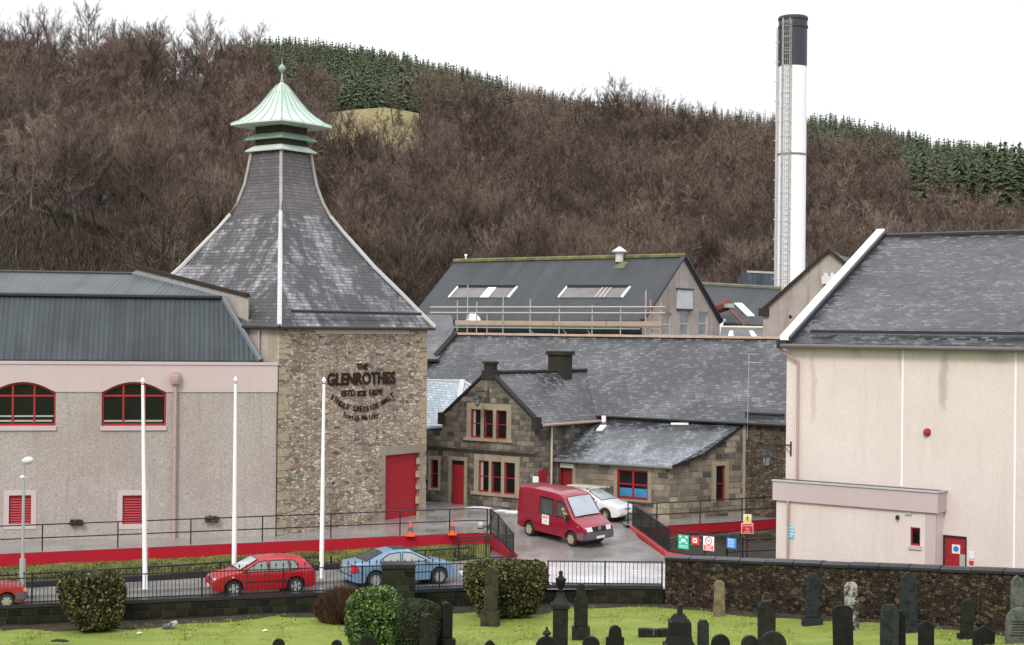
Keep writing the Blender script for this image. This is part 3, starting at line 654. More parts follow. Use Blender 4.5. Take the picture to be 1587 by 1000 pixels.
# raised gable wall behind the verge
B0 = A0+Vector((.25, .3, 0)); B1 = A1+Vector((.25, .25, .25)); B2 = A2+Vector((.1, .1, .3))
C1 = at(385, 460, 70.7)
mb = MB(); mb.slab([B2, B1, (B1.x, B1.y, 7), (B2.x-2, B2.y+1, 7)], .4, (.1, 1, 0)); mb.slab([B1, C1, (C1.x, C1.y, 8), (B1.x, B1.y, 8)], .25, (.1, 1, 0)); mb.build('gable_wall', M['harl_d'], t)
mb = MB(); mb.tube([B2+Vector((0, 0, .05)), B1+Vector((.1, 0, .03)), C1+Vector((0, 0, .05))], .13, 4); mb.build('gable_coping', M['stone_dk'], t)
# ------------------------------------------------------------------ 2. malt kiln tower
TC = Vector((-11.55, 76.9)); TR = 7.6; _k = TC.normalized(); TD = [Vector((-_k.x, -_k.y, 0)), Vector((_k.y, -_k.x, 0)), Vector((_k.x, _k.y, 0)), Vector((-_k.y, _k.x, 0))]
t = thing('malt_kiln_tower', 'square rubble malt kiln with a flared slate roof and green pagoda cap', 'tower', (TC.x, TC.y, .7))
cor = [TC+d.to_2d()*(TR-.25) for d in TD]
ft = Fr(cor[0], u=cor[1]-cor[0]); WLn = (cor[1]-cor[0]).length; EZ = 10.02
fL = Fr(cor[3], u=cor[0]-cor[3])
dr = hitrect(ft, 597, 706, 649, 808); dr = (dr[0], YZ-.02, dr[2], dr[3])
mb = MB(); ft.wall(mb, rect(0, -.2, WLn, EZ), [rect(dr[0], dr[1], dr[2], dr[3])], .3)
b = Fr(cor[1], u=cor[2]-cor[1]); b.wall(mb, rect(0, -.2, WLn, EZ)); b = Fr(cor[2], u=cor[3]-cor[2]); b.wall(mb, rect(0, -.2, WLn, EZ))
mb.build('wall', M['rubble_t'], t)
mb = MB(); fL.wall(mb, rect(0, -.2, WLn-.75, EZ), b=-.0); mb.build('harled_wall', M['harl_l'], t)
mb = MB(); fL.wall(mb, rect(WLn-.75, -.2, WLn, EZ), b=-.0); mb.build('side_quoins', M['stone_g'], t)
# long and short quoins on the two visible corners, chunkier stones
qm = rubble('kiln_quoin', [(.20, .17, .12), (.40, .33, .22), (.30, .25, .17), (.46, .38, .26)], (.35, .3, .22), 1.0, 1.0, .02, .4)
z = .7; i = 0; qs = []
while z < EZ-.35:
    h = rnd.uniform(.24, .4); wq = (.62 if i % 2 else .36)+rnd.uniform(-.05, .08)
    if rnd.random() < .6: q1 = MB(); ft.box(q1, -.02, wq, -.025, .1, z+.012, z+h-.012); qs.append(q1)
    if rnd.random() < .8: wq = (.36 if i % 2 else .62)+rnd.uniform(-.05, .08); q2 = MB(); ft.box(q2, WLn-wq, WLn+.02, -.025, .1, z+.012, z+h-.012); qs.append(q2)
    z += h; i += 1
g = NT('quoin_stone'); r_ = g.n('NewGeometry').outputs['Random Per Island']; fn = g.noise(g.pos(), 7, 5, .7)
g.fin(g.mix(1.0, g.ramp(r_, [(0, (.16, .135, .11)), (.5, (.40, .33, .23)), (1, (.56, .47, .33))]), g.ramp(fn, [(.2, .5), (.8, 1.4)]), 'MULTIPLY'), .85, bump=fn, dist=.03); M['quoin'] = g.m
for q1 in qs: q1.build('quoin_stone', M['quoin'], t)
# door, surround, lintel beam
mb = MB(); ft.box(mb, dr[0]-.02, dr[2]+.02, .14, .2, dr[1], dr[3]+.02)
o = mb.build('door', M['red'], t)
mb = MB()
ft.box(mb, dr[0]-.42, dr[2]+.42, -.035, .1, dr[3], dr[3]+.42)
z = dr[1]; i = 0
while z < dr[3]-.1:
    h = min(.42, dr[3]-z); wq = .24 if i % 2 else .44
    ft.box(mb, dr[0]-wq, dr[0], -.03, .1, z+.01, z+h-.01); ft.box(mb, dr[2], dr[2]+wq, -.03, .1, z+.01, z+h-.01); z += h; i += 1
mb.build('door_surround', M['stone_g'], t)
bm = hitrect(ft, 488, 510, 633, 518); mb = MB(); ft.box(mb, bm[0], bm[2], -.04, .1, bm[1], bm[3]); mb.build('stone_beam', paint('pale_stone_beam', (.50, .47, .40), .8, var=.2), t)
ppx = fL.hit(404, 480)[0]; pipe('downpipe', [fL.P(ppx, -.1, EZ-.1), fL.P(ppx, -.1, 6.5)], .06, M['pipe'], t)
# flared roof, four faces built as curved strips
prof = [(7.72, 10.12), (6.85, 10.95), (6.1, 11.70), (4.68, 13.05), (3.72, 14.1), (3.04, 14.85), (2.42, 15.6), (2.06, 16.25), (1.74, 17.1), (1.56, 18.0), (1.43, 18.7)]
dirs = TD
ctr = Vector((TC.x, TC.y, 0))
for rng, nm, mt_ in (((0, 6), 'slate_roof', M['slate_k']), ((6, 10), 'slate_neck', M['slate_n'])):
    mb = MB()
    for k in range(4):
        for i in range(*rng):
            (r0, z0), (r1, z1) = prof[i], prof[i+1]; a, b_ = dirs[k], dirs[(k+1) % 4]
            mb.quad(ctr+a*r0+Vector((0, 0, z0)), ctr+b_*r0+Vector((0, 0, z0)), ctr+b_*r1+Vector((0, 0, z1)), ctr+a*r1+Vector((0, 0, z1)))
    mb.build(nm, mt_, t)
mb = MB()
for k in range(4):
    a, b_ = dirs[k], dirs[(k+1) % 4]; mb.quad(ctr+a*7.72+Vector((0, 0, 10.12)), ctr+b_*7.72+Vector((0, 0, 10.12)), ctr+b_*7.3+Vector((0, 0, 10.0)), ctr+a*7.3+Vector((0, 0, 10.0)))
    mb.tube([ctr+a*7.74+Vector((0, 0, 10.06)), ctr+b_*7.74+Vector((0, 0, 10.06))], .075, 6)
mb.build('eaves_gutter', M['dark'], t)
mb = MB(); s0 = ctr+dirs[0]*7.0+dirs[1]*.55+Vector((0, 0, 10.82)); s1 = ctr+dirs[1]*7.0+dirs[0]*.45+Vector((0, 0, 10.82)); mb.tube([s0, s1], .07, 6); mb.build('snow_guard', M['dark'], t)
for k in range(4):
    for rng, wdt, mt_ in (((0, 6), .12, M['lead_w']), ((6, 10), .085, M['lead_n'])):
        mb = MB(); mb.tube([ctr+dirs[k]*(prof[i][0]+.02)+Vector((0, 0, prof[i][1]+.03)) for i in range(rng[0], rng[1]+1)], [wdt if i < 5 else wdt*.85 for i in range(rng[1]-rng[0]+1)], 6); mb.build('hip_flashing', mt_, t, smooth=60)
def sqring(r, z): return [ctr+d*r+Vector((0, 0, z)) for d in dirs]
def sqloft(rings):
    mb = MB(); V = [p for q in rings for p in sqring(*q)]; F = []
    for i in range(len(rings)-1):
        for k in range(4): a = i*4+k; b_ = i*4+(k+1) % 4; F.append((a, b_, b_+4, a+4))
    F.append((3, 2, 1, 0)); n = len(rings)*4; F.append((n-4, n-3, n-2, n-1)); return mb.add(V, F)
sqloft([(1.28, 18.55), (1.28, 20.1)]).build('louvred_turret', M['louvre'], t)
mb = MB()
for k in range(4):
    for j in range(7):
        p = sqring(1.3, 0); a, b_ = p[k], p[(k+1) % 4]; q = a+(b_-a)*(j+.5)/7; mb.tube([q+Vector((0, 0, 18.6)), q+Vector((0, 0, 20.05))], .035, 4)
mb.build('turret_posts', M['louvre'], t)
for z in (18.78, 19.36): sqloft([(1.30, z+.26), (1.78, z), (1.76, z-.06), (1.2, z-.02)]).build('copper_skirt', M['copper'] if z < 19 else M['copper_d'], t)
cp_ = [(2.38, 19.98), (2.5, 20.02), (2.48, 20.1), (2.12, 20.24), (1.62, 20.56), (1.2, 20.92), (.83, 21.35), (.52, 21.75), (.22, 22.1), (.05, 22.25)]
# pagoda cap with a slightly concave plan and standing seams
mb = MB(); nn = 8; V = []; F = []
for r, z in cp_:
    for k in range(4):
        a, b_ = dirs[k], dirs[(k+1) % 4]
        for j in range(nn):
            s = j/nn; p = (a*(1-s)+b_*s)*r; bow = 1+.10*math.sin(math.pi*s); V.append(ctr+p*bow+Vector((0, 0, z+.0*s)))
for i in range(len(cp_)-1):
    for k in range(4*nn): a = i*4*nn+k; b_ = i*4*nn+(k+1) % (4*nn); F.append((a, b_, b_+4*nn, a+4*nn))
F.append(tuple(range(4*nn))[::-1])
cap = mb.add(V, F).build('pagoda_cap', M['copper'], t, smooth=25)
mb = MB()
for k in range(4):
    a, b_ = dirs[k], dirs[(k+1) % 4]
    for s in (0, .2, .4, .6, .8):
        mb.tube([ctr+(a*(1-s)+b_*s)*(r*(1+.10*math.sin(math.pi*s))+.012)+Vector((0, 0, z+.012)) for r, z in cp_[2:(9 if s == 0 or s == .4 else 8)]], .045 if s == 0 else .022, 4)
mb.build('standing_seam', M['copper_d'], cap)
mb = MB(); mb.lathe([(.06, 22.2), (.1, 22.3), (.05, 22.4), (.035, 22.72), (.09, 22.76), (.17, 22.85), (.18, 22.95), (.12, 23.06), (.04, 23.12), (.02, 23.18), (.012, 23.4)], 12, (TC.x, TC.y, 0)); mb.build('finial', M['copper_d'], t, smooth=50)
# lettering fixed to the wall
lm = paint('black_lettering', (.030, .014, .012), .8, spec=.2)
def text(s_, size, parent, M4, mat_, ext=.012, bold=.0, sx=1, name='lettering', align='CENTER', font=None):
    cu = bpy.data.curves.new('t', 'FONT'); cu.body = s_; cu.size = size; cu.extrude = ext; cu.offset = bold; cu.align_x = align; cu.align_y = 'CENTER'; cu.resolution_u = 3
    ob = bpy.data.objects.new('t', cu); C.objects.link(ob); bpy.context.view_layer.update()
    me = bpy.data.meshes.new_from_object(ob.evaluated_get(bpy.context.evaluated_depsgraph_get())); C.objects.unlink(ob); bpy.data.objects.remove(ob)
    X = M4 @ Matrix.Diagonal((sx, 1, 1, 1)); off = origin(parent) if parent else Vector((0, 0, 0)); me.transform(Matrix.Translation(-off) @ X)
    me.materials.clear(); me.materials.append(mat_); o = bpy.data.objects.new(name, me); C.objects.link(o)
    if parent: o.parent = parent
    return o
def wallM(fr, a, z, b=-.04, rot=0):      # text plane: x along wall, y up, z toward the viewer
    X = Vector((fr.u.x, fr.u.y, 0)); Y = Vector((0, 0, 1)); Zv = -Vector((fr.n.x, fr.n.y, 0)); P = fr.P(a, b, z)
    return Matrix(((X.x, Y.x, Zv.x, P.x), (X.y, Y.y, Zv.y, P.y), (X.z, Y.z, Zv.z, P.z), (0, 0, 0, 1))) @ Matrix.Rotation(rot, 4, 'Z')
sgn = thing('wall_lettering', 'black metal lettering reading THE GLENROTHES on the rubble tower wall', 'lettering', ft.P(ft.hit(558, 620)[0], -.04, ft.hit(558, 620)[1]))
def tline(s_, px, py, size, bold, wpx):
    a, z = ft.hit(px, py); a1 = ft.hit(px+wpx/2, py)[0]; a0 = ft.hit(px-wpx/2, py)[0]
    o = text(s_, size, sgn, wallM(ft, 0, 0, 0) , lm, bold=bold); xs_ = [v.co.x for v in o.data.vertices]
    wd_ = (max((Vector(v.co)+origin(sgn)-Vector((ft.P(0, 0, 0)))).dot(Vector((ft.u.x, ft.u.y, 0))) for v in o.data.vertices)-min((Vector(v.co)+origin(sgn)-Vector((ft.P(0, 0, 0)))).dot(Vector((ft.u.x, ft.u.y, 0))) for v in o.data.vertices))
    bpy.data.objects.remove(o); return text(s_, size, sgn, wallM(ft, (a0+a1)/2, z), lm, bold=bold, sx=(a1-a0)/wd_)
tline('THE', 561, 569, .42, .015, 18); tline('GLENROTHES', 559, 588, .80, .03, 106); tline('ESTD', 539, 610, .40, .012, 21); tline('1879', 581, 609, .40, .012, 20)
a, z = ft.hit(560, 609); mb = MB(); ft.box(mb, a-.32, a+.32, -.05, -.03, z+.02, z+.1); ft.box(mb, a-.32, a+.32, -.05, -.03, z-.16, z-.08); ft.box(mb, a-.3, a-.12, -.049, -.031, z-.08, z+.02); ft.box(mb, a+.12, a+.3, -.049, -.031, z-.08, z+.02); mb.build('dash_ornament', lm, sgn)
def arc(words, pts, size, bold):      # letters along a polyline of pixels
    P = [ft.hit(*p) for p in pts]; L = [0]
    for p, q in zip(P, P[1:]): L.append(L[-1]+math.hypot(q[0]-p[0], q[1]-p[1]))
    n = len(words)
    for i, ch in enumerate(words):
        if ch == ' ': continue
        s = L[-1]*(i+.5)/n; k = max(j for j in range(len(L)-1) if L[j] <= s); f_ = (s-L[k])/(L[k+1]-L[k]); p, q = P[k], P[k+1]
        text(ch, size, sgn, wallM(ft, p[0]+(q[0]-p[0])*f_, p[1]+(q[1]-p[1])*f_, rot=math.atan2(q[1]-p[1], q[0]-p[0])), lm, bold=bold)
arc('SINGLE SPEYSIDE MALT', [(512, 614), (519, 620), (528, 627), (540, 632), (554, 634.5), (568, 634), (582, 630), (594, 623), (602, 618), (609, 611)], .36, .008)
arc('Scotch Whisky', [(531, 642), (543, 646), (556, 648.5), (570, 647.5), (586, 642.5)], .33, .006)
# ------------------------------------------------------------------ 3. gabled stone office
fo = Fr((1.21, 79.7), u=U)          # a = 0 at its right corner
fs = Fr((1.21, 79.7), u=(.6, .8))   # right-hand side wall; its n points left so use b negative outward
t = thing('gabled_office', 'dark stone office with a skewed gable, red sash windows and a red door', 'building', (-1, 81, .7))
GW = 6.14; zk = 5.35; zap = 7.75
hs = []
up = [hitrect(fo, x0, 635, x1, 680) for x0, x1 in ((730.5, 745), (750.5, 764), (769.5, 785))]
dn = [hitrect(fo, x0, 715, x1, 765) for x0, x1 in ((742, 757.5), (762, 776.5), (782, 798))]
dn = [(d[0], dn[1][1], d[2], dn[1][3]) for d in dn]; up = [(d[0], up[1][1], d[2], up[1][3]) for d in up]
do = hitrect(fo, 700, 713, 719, 784); do = (do[0], YZ-.02, do[2], do[3]); lw = hitrect(fo, 668, 712, 679, 757)
holes = [rect(*r_) for r_ in up+dn+[do, lw]]
zl_ = 5.0
mb = MB(); fo.wall(mb, [(-GW-3.2, -.1), (0, -.1), (0, zk), (-GW/2, zap), (-GW, zk), (-GW, 4.6), (-GW-3.2, 4.6)], holes, .2)
SL = 9.5
for b_ in ((0, 0),):
    mb.quad(fo.P(0, 0, -.1), fs.P(12, 0, -.1), fs.P(12, 0, zk-.1), fo.P(0, 0, zk-.1))
mb.build('wall', M['ashlar_o'], t)
# dressed margins
def margin(fr, r_, k=.16, pr=.02, top=.24, bot=.0):
    a0, z0, a1, z1 = r_; fr.box(mb, a0-k, a1+k, -pr, .05, z1, z1+top)
    fr.box(mb, a0-k, a0, -pr, .05, z0, z1); fr.box(mb, a1, a1+k, -pr, .05, z0, z1)
    if bot: fr.box(mb, a0-k, a1+k, -pr-.04, .05, z0-bot, z0)
for grp in (up, dn):
    mb = MB(); a0, z0, a1, z1 = grp[0][0], grp[0][1], grp[2][2], grp[0][3]
    fo.box(mb, a0-.3, a1+.3, -.022, .05, z1, z1+.32); fo.box(mb, a0-.3, a0, -.022, .05, z0, z1); fo.box(mb, a1, a1+.3, -.022, .05, z0, z1)
    for p, q in zip(grp, grp[1:]): fo.box(mb, p[2], q[0], -.022, .1, z0, z1)
    fo.box(mb, a0-.45, a1+.42, -.1, .05, z0-.16, z0); mb.build('window_margin', M['stone'], t)
mb = MB(); margin(fo, do, .2, .022, .2); mb.build('door_margin', M['stone'], t)
mb = MB(); margin(fo, lw, .16, .022, .2, .12); mb.build('window_margin', M['stone'], t)
mb = MB(); zc = fo.hit(780, 704)[1]; fo.box(mb, -GW-3.2, -.0, -.06, .03, zc, zc+.14); mb.build('string_course', M['stone_dk'], t)
for r_ in up+dn: sash(fo, *r_, t, blind=1 if r_ in (up[0], dn[0]) else 0)
sash(fo, *lw, t)
mb = MB(); fo.box(mb, do[0], do[2], .09, .14, do[1], do[3]-.3); fo.box(mb, do[0], do[2], .08, .15, do[3]-.3, do[3]-.24); mb.build('door', M['red'], t)
mb = MB(); fo.box(mb, do[0], do[2], .1, .12, do[3]-.24, do[3]); mb.build('fanlight', M['glass'], t)
# skews, kneelers and the chimney stub on the gable
mb = MB(); N3 = Vector((.6, .8, 0))
for s in (0, -GW):
    P = fo.P(s, .12, zk+.05); Q = fo.P(-GW/2, .12, zap+.1); skewbar(mb, P, Q, N3*.36, .14)
    e = .20 if s == 0 else -.24; a0, a1 = sorted((s-e*.7, s+e)); fo.box(mb, a0, a1, -.1, .34, zk-.42, zk+.22)
mb.build('gable_skew', M['stone_dk'], t)
mb = MB(); q = -GW/2; fo.box(mb, q-.40, q+.40, -.05, .5, zap-.35, zap+.16); fo.box(mb, q-.27, q+.27, 0, .45, zap+.16, zap+.50); fo.box(mb, q-.34, q+.34, -.06, .51, zap+.50, zap+.62)
mb.build('gable_chimney', M['stone_dk'], t)
# roof: ridge runs back along n
ra = zap-.02; RL = 9.6
mb = MB(); P = fo.P
def rt(a, b_, z): return P(a, b_, z)
mb.slab([rt(.3, .3, zk-.18), rt(.3, 6.9, zk-.18), rt(-GW/2, RL+.3, ra), rt(-GW/2, .3, ra)], .1)
mb.slab([rt(-GW/2, .3, ra), rt(-GW/2, RL+.3, ra), rt(-GW-.25, 6.9, zk-.15), rt(-GW-.25, .3, zk-.15)], .1)
mb.build('slate_roof', M['slate_l'], t)
mb = MB(); mb.tube([rt(-GW/2, .3, ra+.05), rt(-GW/2, RL, ra+.05)], .1, 6); mb.build('ridge', M['stone_dk'], t)
mb = MB(); mb.tube([rt(-GW/2, RL, ra+.03), rt(.25, 6.9, zk-.1)], .09, 6); mb.build('valley_flashing', M['lead_w'], t)
mb = MB(); cb = 6.6; fo.box(mb, -GW/2-.55, -GW/2+.55, cb-.4, cb+.4, ra-.7, ra+.95); fo.box(mb, -GW/2-.65, -GW/2+.65, cb-.5, cb+.5, ra+.95, ra+1.15); mb.build('chimney', M['stone_dk'], t)
fsb = Fr((1.21, 79.7), u=(.6, .8)); OUT = Vector((.8, -.6, 0))
ga = [fsb.P(.3, 0, zk-.2)+OUT*.36, fsb.P(6.7, 0, zk-.2)+OUT*.36]; mb = MB(); mb.tube(ga, .07, 6); mb.build('gutter', paint('salmon_gutter', (.42, .26, .22), .5), t)
dp = on_line(851, (1.21, 79.7), (1.81, 80.5)); dp = Vector((dp[0], dp[1], 0))+OUT*.12
pipe('downpipe', [dp+Vector((0, 0, zk-.25)), dp+Vector((0, 0, YZ))], .065, paint('cream_pipe', (.52, .45, .36), .6), t)
sd = on_line(840, (1.21, 79.7), (1.81, 80.5)); sd = Vector((sd[0], sd[1], 0)); mb = MB(); x = Vector((.6, .8, 0))
o1 = sd-x*.35+OUT*.02; mb.hexa([o1+Vector((0, 0, YZ)), o1+x*.7+Vector((0, 0, YZ)), o1+x*.7+OUT*.03+Vector((0, 0, YZ)), o1+OUT*.03+Vector((0, 0, YZ)), o1+Vector((0, 0, 2.8)), o1+x*.7+Vector((0, 0, 2.8)), o1+x*.7+OUT*.03+Vector((0, 0, 2.8)), o1+OUT*.03+Vector((0, 0, 2.8))]); mb.build('side_door', M['red'], t)
def board(name, label, P, X, w_, h, m, cat='sign', th=.03, parent=None, group=None):
    X = Vector(X).normalized(); Zv = Vector((0, 0, 1)); nrm = X.cross(Zv); P = Vector(P)
    mb = MB(); a = P-X*w_/2; b_ = P+X*w_/2
    if parent: r0 = parent
    else: r0 = thing(name, label, cat, tuple(P), group)
    mb.hexa([a+nrm*th, b_+nrm*th, b_, a, a+nrm*th+Zv*h, b_+nrm*th+Zv*h, b_+Zv*h, a+Zv*h]); mb.build('panel', m, r0); return r0, X, nrm
wh = paint('sign_white', (.80, .80, .80), .4, var=.03); rd = paint('sign_red', (.62, .03, .03), .4, var=.03); bl = paint('sign_blue', (.03, .22, .62), .4, var=.03); gn = paint('sign_green', (.03, .42, .28), .4, var=.03); ye = paint('sign_yellow', (.85, .65, .04), .4, var=.03); bk = paint('sign_black', (.015, .015, .015), .4); cy = paint('sign_cyan', (.10, .55, .78), .4, var=.03)
def sM(P, X, nrm, x, z, th=.032):      # matrix for text on a board
    P = Vector(P)+X*x+Vector((0, 0, z))+nrm*th; Y = Vector((0, 0, 1))
    return Matrix(((X.x, Y.x, nrm.x, P.x), (X.y, Y.y, nrm.y, P.y), (X.z, Y.z, nrm.z, P.z), (0, 0, 0, 1)))
def dots(parent, P, X, nrm, rects, m, name='marking', th=.034):
    mb = MB(); P = Vector(P)
    for x0, z0, x1, z1 in rects: q = P+nrm*th; Zv = Vector((0, 0, 1)); mb.slab([q+X*x0+Zv*z0, q+X*x1+Zv*z0, q+X*x1+Zv*z1, q+X*x0+Zv*z1], .003, -nrm)
    mb.build(name, m, parent)
sp_ = on_line(833, (1.21, 79.7), (.41, 80.3)); sp_ = Vector((1.3, 79.45, 2.05))
r0, X, nn_ = board('office_sign', 'small white and green sign beside the office side door', sp_, (.8, -.6, 0), .36, .5, wh); dots(r0, sp_, X, nn_, [(-.17, .02, .17, .2)], paint('sign_teal', (.05, .4, .4), .4), 'green_panel')
# ------------------------------------------------------------------ 4. canteen lean-to
ec = [fs.P(1.85, 0, 3.33), Vector((7.93, 77.2, 3.36)), Vector((*on_line(1085, (7.93, 77.2), (11.9, 79.2)), 3.85)), Vector((11.75, 79.25, 5.3)), fs.P(5.9, 0, 5.2)]
fc = Fr((7.93, 77.2), u=U)
t = thing('lean_to_extension', 'low stone lean-to with a wet slate roof and a red double window', 'building', (5.5, 78.8, .7))
A = ec[0]; L_ = (Vector((7.93, 77.2))-Vector((A.x, A.y))).length; fc = Fr((A.x, A.y), u=(7.93-A.x, 77.2-A.y))
wn = hitrect(fc, 957, 727, 1004, 776); dc = hitrect(fc, 866, 714, 887, 757); dc = (dc[0], YZ-.02, dc[2], dc[3])
mb = MB(); fc.wall(mb, rect(0, -.1, L_, 3.3), [rect(*wn), rect(*dc)], .3)
S1 = Vector((7.93, 77.2)); S2 = Vector((11.9, 79.2)); fd = Fr(S1, u=S2-S1); Ls = (S2-S1).length; nwin = hitrect(fd, 1110, 722, 1123, 778)
mb2 = mb; fd.wall(mb2, [(0, -.1), (Ls, -.1), (Ls, 5.2), (fd.hit(1085, 708)[0], 3.78), (0, 3.28)], [rect(*nwin)], .2); mb.build('wall', M['ashlar_c'], t)
mb = MB(); fc.box(mb, wn[0]-.2, wn[2]+.2, -.02, .06, wn[3], wn[3]+.2); fc.box(mb, wn[0]-.2, wn[2]+.25, -.07, .06, wn[1]-.16, wn[1]); fc.box(mb, wn[0]-.2, wn[0], -.02, .06, wn[1], wn[3]); fc.box(mb, wn[2], wn[2]+.2, -.02, .06, wn[1], wn[3]); mb.build('window_margin', M['stone'], t); mb = MB(); fc.box(mb, dc[2], dc[2]+.2, -.02, .06, dc[1], dc[3]); mb.build('door_jamb', M['stone'], t); mb = MB()
fd.box(mb, nwin[0]-.3, nwin[0], -.02, .06, nwin[1], nwin[3]); fd.box(mb, nwin[2], nwin[2]+.25, -.02, .06, nwin[1], nwin[3]); fd.box(mb, nwin[0]-.3, nwin[2]+.25, -.02, .06, nwin[3], nwin[3]+.22); mb.build('window_margin', M['stone'], t)
o = sash(fc, *wn, t, mull=1, fw=.08, b=.06); sash(fd, *nwin, t, fw=.06, b=.08)
o = None
mb = MB(); fc.box(mb, wn[0]+.1, wn[2]-.1, .085, .1, wn[1]+.12, wn[1]+.55); o = mb.build('window_poster', paint('blue_window_poster', (.05, .25, .45), .3, var=.4, scale=4), t)
mb = MB(); fc.box(mb, dc[0], dc[0]+.1, .1, .2, dc[1], dc[3]); fc.box(mb, dc[0]+.1, dc[0]+.75, .24, .29, dc[1], dc[3]); mb.build('door', paint('door_dark_red', (.20, .012, .018), .5), t)
mb = MB(); fc.box(mb, dc[0], dc[2], .31, .34, dc[1], dc[3]); mb.build('door_lobby', M['louvre'], t)
a, z = fc.hit(879, 722); mb = MB(); fc.box(mb, a-.42, a+.42, -.05, .0, z-.1, z+.12); mb.build('door_sign', paint('pale_green_sign', (.5, .65, .58), .4), t)
mb = MB(); o_ = Vector((-.0, -.12, 0)); E = [ec[0]+Vector((-.1, -.25, 0)), ec[1]+Vector((.1, -.3, 0)), ec[2]+Vector((.15, -.12, .05)), ec[3]+Vector((.1, -.05, 0)), ec[4]]
Mid = ec[1]*.35+ec[3]*.65
mb.slab([E[0], E[1], E[3], E[4]], .1); mb.slab([E[1]+Vector((0, 0, .002)), E[2], E[3]+Vector((0, 0, .002))], .1); mb.build('slate_roof', M['slate_c'], t)
mb = MB(); mb.tube([E[0]-Vector((0, .05, .08)), E[1]-Vector((0, .05, .08))], .07, 6); mb.build('gutter', paint('grey_gutter', (.16, .18, .18), .4), t)
mb = MB(); mb.tube([E[1], E[2], E[3]], .07, 4); mb.build('verge_flashing', M['dark'], t)
nr = (E[1]-E[0]).cross(E[3]-E[0]).normalized()
def onroof(px, py, P0, nrm):
    r = ray(px, py); o = Vector((0, 0, CAMZ)); return o+r*((P0-o).dot(nrm)/r.dot(nrm))
pts = [onroof(x, y, E[0], nr)+nr*.05 for x, y in ((924, 668), (933, 668), (940, 660), (931, 660))]; mb = MB(); mb.slab(pts, .08, -nr); mb.build('skylight', M['white'], t)
pts = [onroof(x, y, E[0], nr)+nr*.03 for x, y in ((1040, 658.5), (1067, 658.5), (1067, 656), (1040, 656))]; mb = MB(); mb.slab(pts, .05, -nr); mb.build('flashing_strip', M['white'], t)
# ------------------------------------------------------------------ 5. long slate-roofed range
lo_ = Vector((4.8, 84.5)); fw_ = Fr(lo_, u=U); le = 5.45; lr = 9.72
t = thing('long_range', 'long grey slate-roofed stone range behind the gabled office', 'building', (8, 86, .7))
mb = MB(); fw_.wall(mb, [(-18, -.1), (15, -.1), (15, le), (-18, le)], b=.02); mb.build('wall', M['rubble_d'], t)
mb = MB(); fw_.box(mb, 8.55, 9.0, -.02, .2, 0, le-.15); mb.build('wall_quoins', M['stone_g'], t)
mb = MB(); fw_.box(mb, -.3, 8.3, -.04, .1, le-.42, le-.2); mb.build('wall_head', M['stone'], t)
HW = 6.0; sL = -14.9
sh = .15      # roof plane and its raised gable skew
mb = MB(); P = fw_.P
mb.slab([P(sL-.0, -.15, le), P(15, -.15, le), P(15, HW, lr), P(sL, HW, lr)], .12); mb.slab([P(sL, HW, lr), P(15, HW, lr), P(15, 2*HW+.15, le), P(sL, 2*HW+.15, le)], .12); mb.build('slate_roof', M['slate_l'], t)
mb = MB(); mb.add([P(sL+.1, 0, 0), P(sL+.1, 2*HW, 0), P(sL+.1, 2*HW, le), P(sL+.1, HW, lr-.1), P(sL+.1, 0, le)], [(4, 3, 2, 1, 0)]); mb.build('gable_end', M['rubble_d'], t)
mb = MB(); skewbar(mb, P(sL, -.1, le-.1), P(sL, HW, lr), Vector((.8, -.6, 0))*.4, .22); mb.build('gable_skew', M['stone_dk'], t)
mb = MB(); k = 24
for i in range(k): a0 = sL+(15-sL)*i/k; a1 = sL+(15-sL)*(i+1)/k; fw_.box(mb, a0+.01, a1-.01, HW-.16, HW+.16, lr-.02, lr+.12+rnd.uniform(-.01, .01))
mb.build('ridge_tiles', paint('orange_pink_ridge_tile', (.50, .38, .31), .7, var=.35, scale=2), t)
mb = MB(); mb.tube([P(-1, -.25, le-.05), P(15, -.25, le-.05)], .07, 6); mb.build('gutter', M['dark'], t)
hp = at(936, 648, 83.9); mb = MB(); mb.lathe([(.07, -.3), (.13, -.2), (.13, .12)], 8, hp); mb.build('hopper', M['white'], t)
a0 = fw_.hit(1147, 640, -.3)[0]; a1 = fw_.hit(1207, 640, -.3)[0]; nr = (P(0, -.15, le)-P(0, HW, lr)).cross(Vector((.8, -.6, 0))).normalized(); nr = nr if nr.z > 0 else -nr
mb = MB(); s0 = P(a0, .35, le+.36)+nr*.12; s1 = P(a1, .35, le+.36)+nr*.12; mb.tube([s0, s1], .09, 6); mb.slab([s0, s1, s1+Vector((-.06, -.08, -.3)), s0+Vector((-.06, -.08, -.3))], .04, -nr); mb.build('snow_guard', M['dark'], t)
# pole aerial on its slope
ap = onroof(1158, 655, P(0, -.15, le), nr); ap = P(fw_.hit(1158, 681, -.1)[0], -.1, fw_.hit(1158, 681, -.1)[1])
t = thing('aerial_mast', 'thin pale aerial mast with small cross arms in front of the long slate roof', 'aerial', tuple(ap))
tp = at(1161, 548, ap.y); MB().tube([ap, (tp.x, tp.y, tp.z)], .022, 5).build('mast', M['galv'], t)
for y, x0, x1 in ((549, 1160, 1176), (562, 1161, 1182)): MB().tube([at(x0, y, ap.y), at(x1, y, ap.y-.1)], .022, 4).build('cross_arm', M['galv'], t)
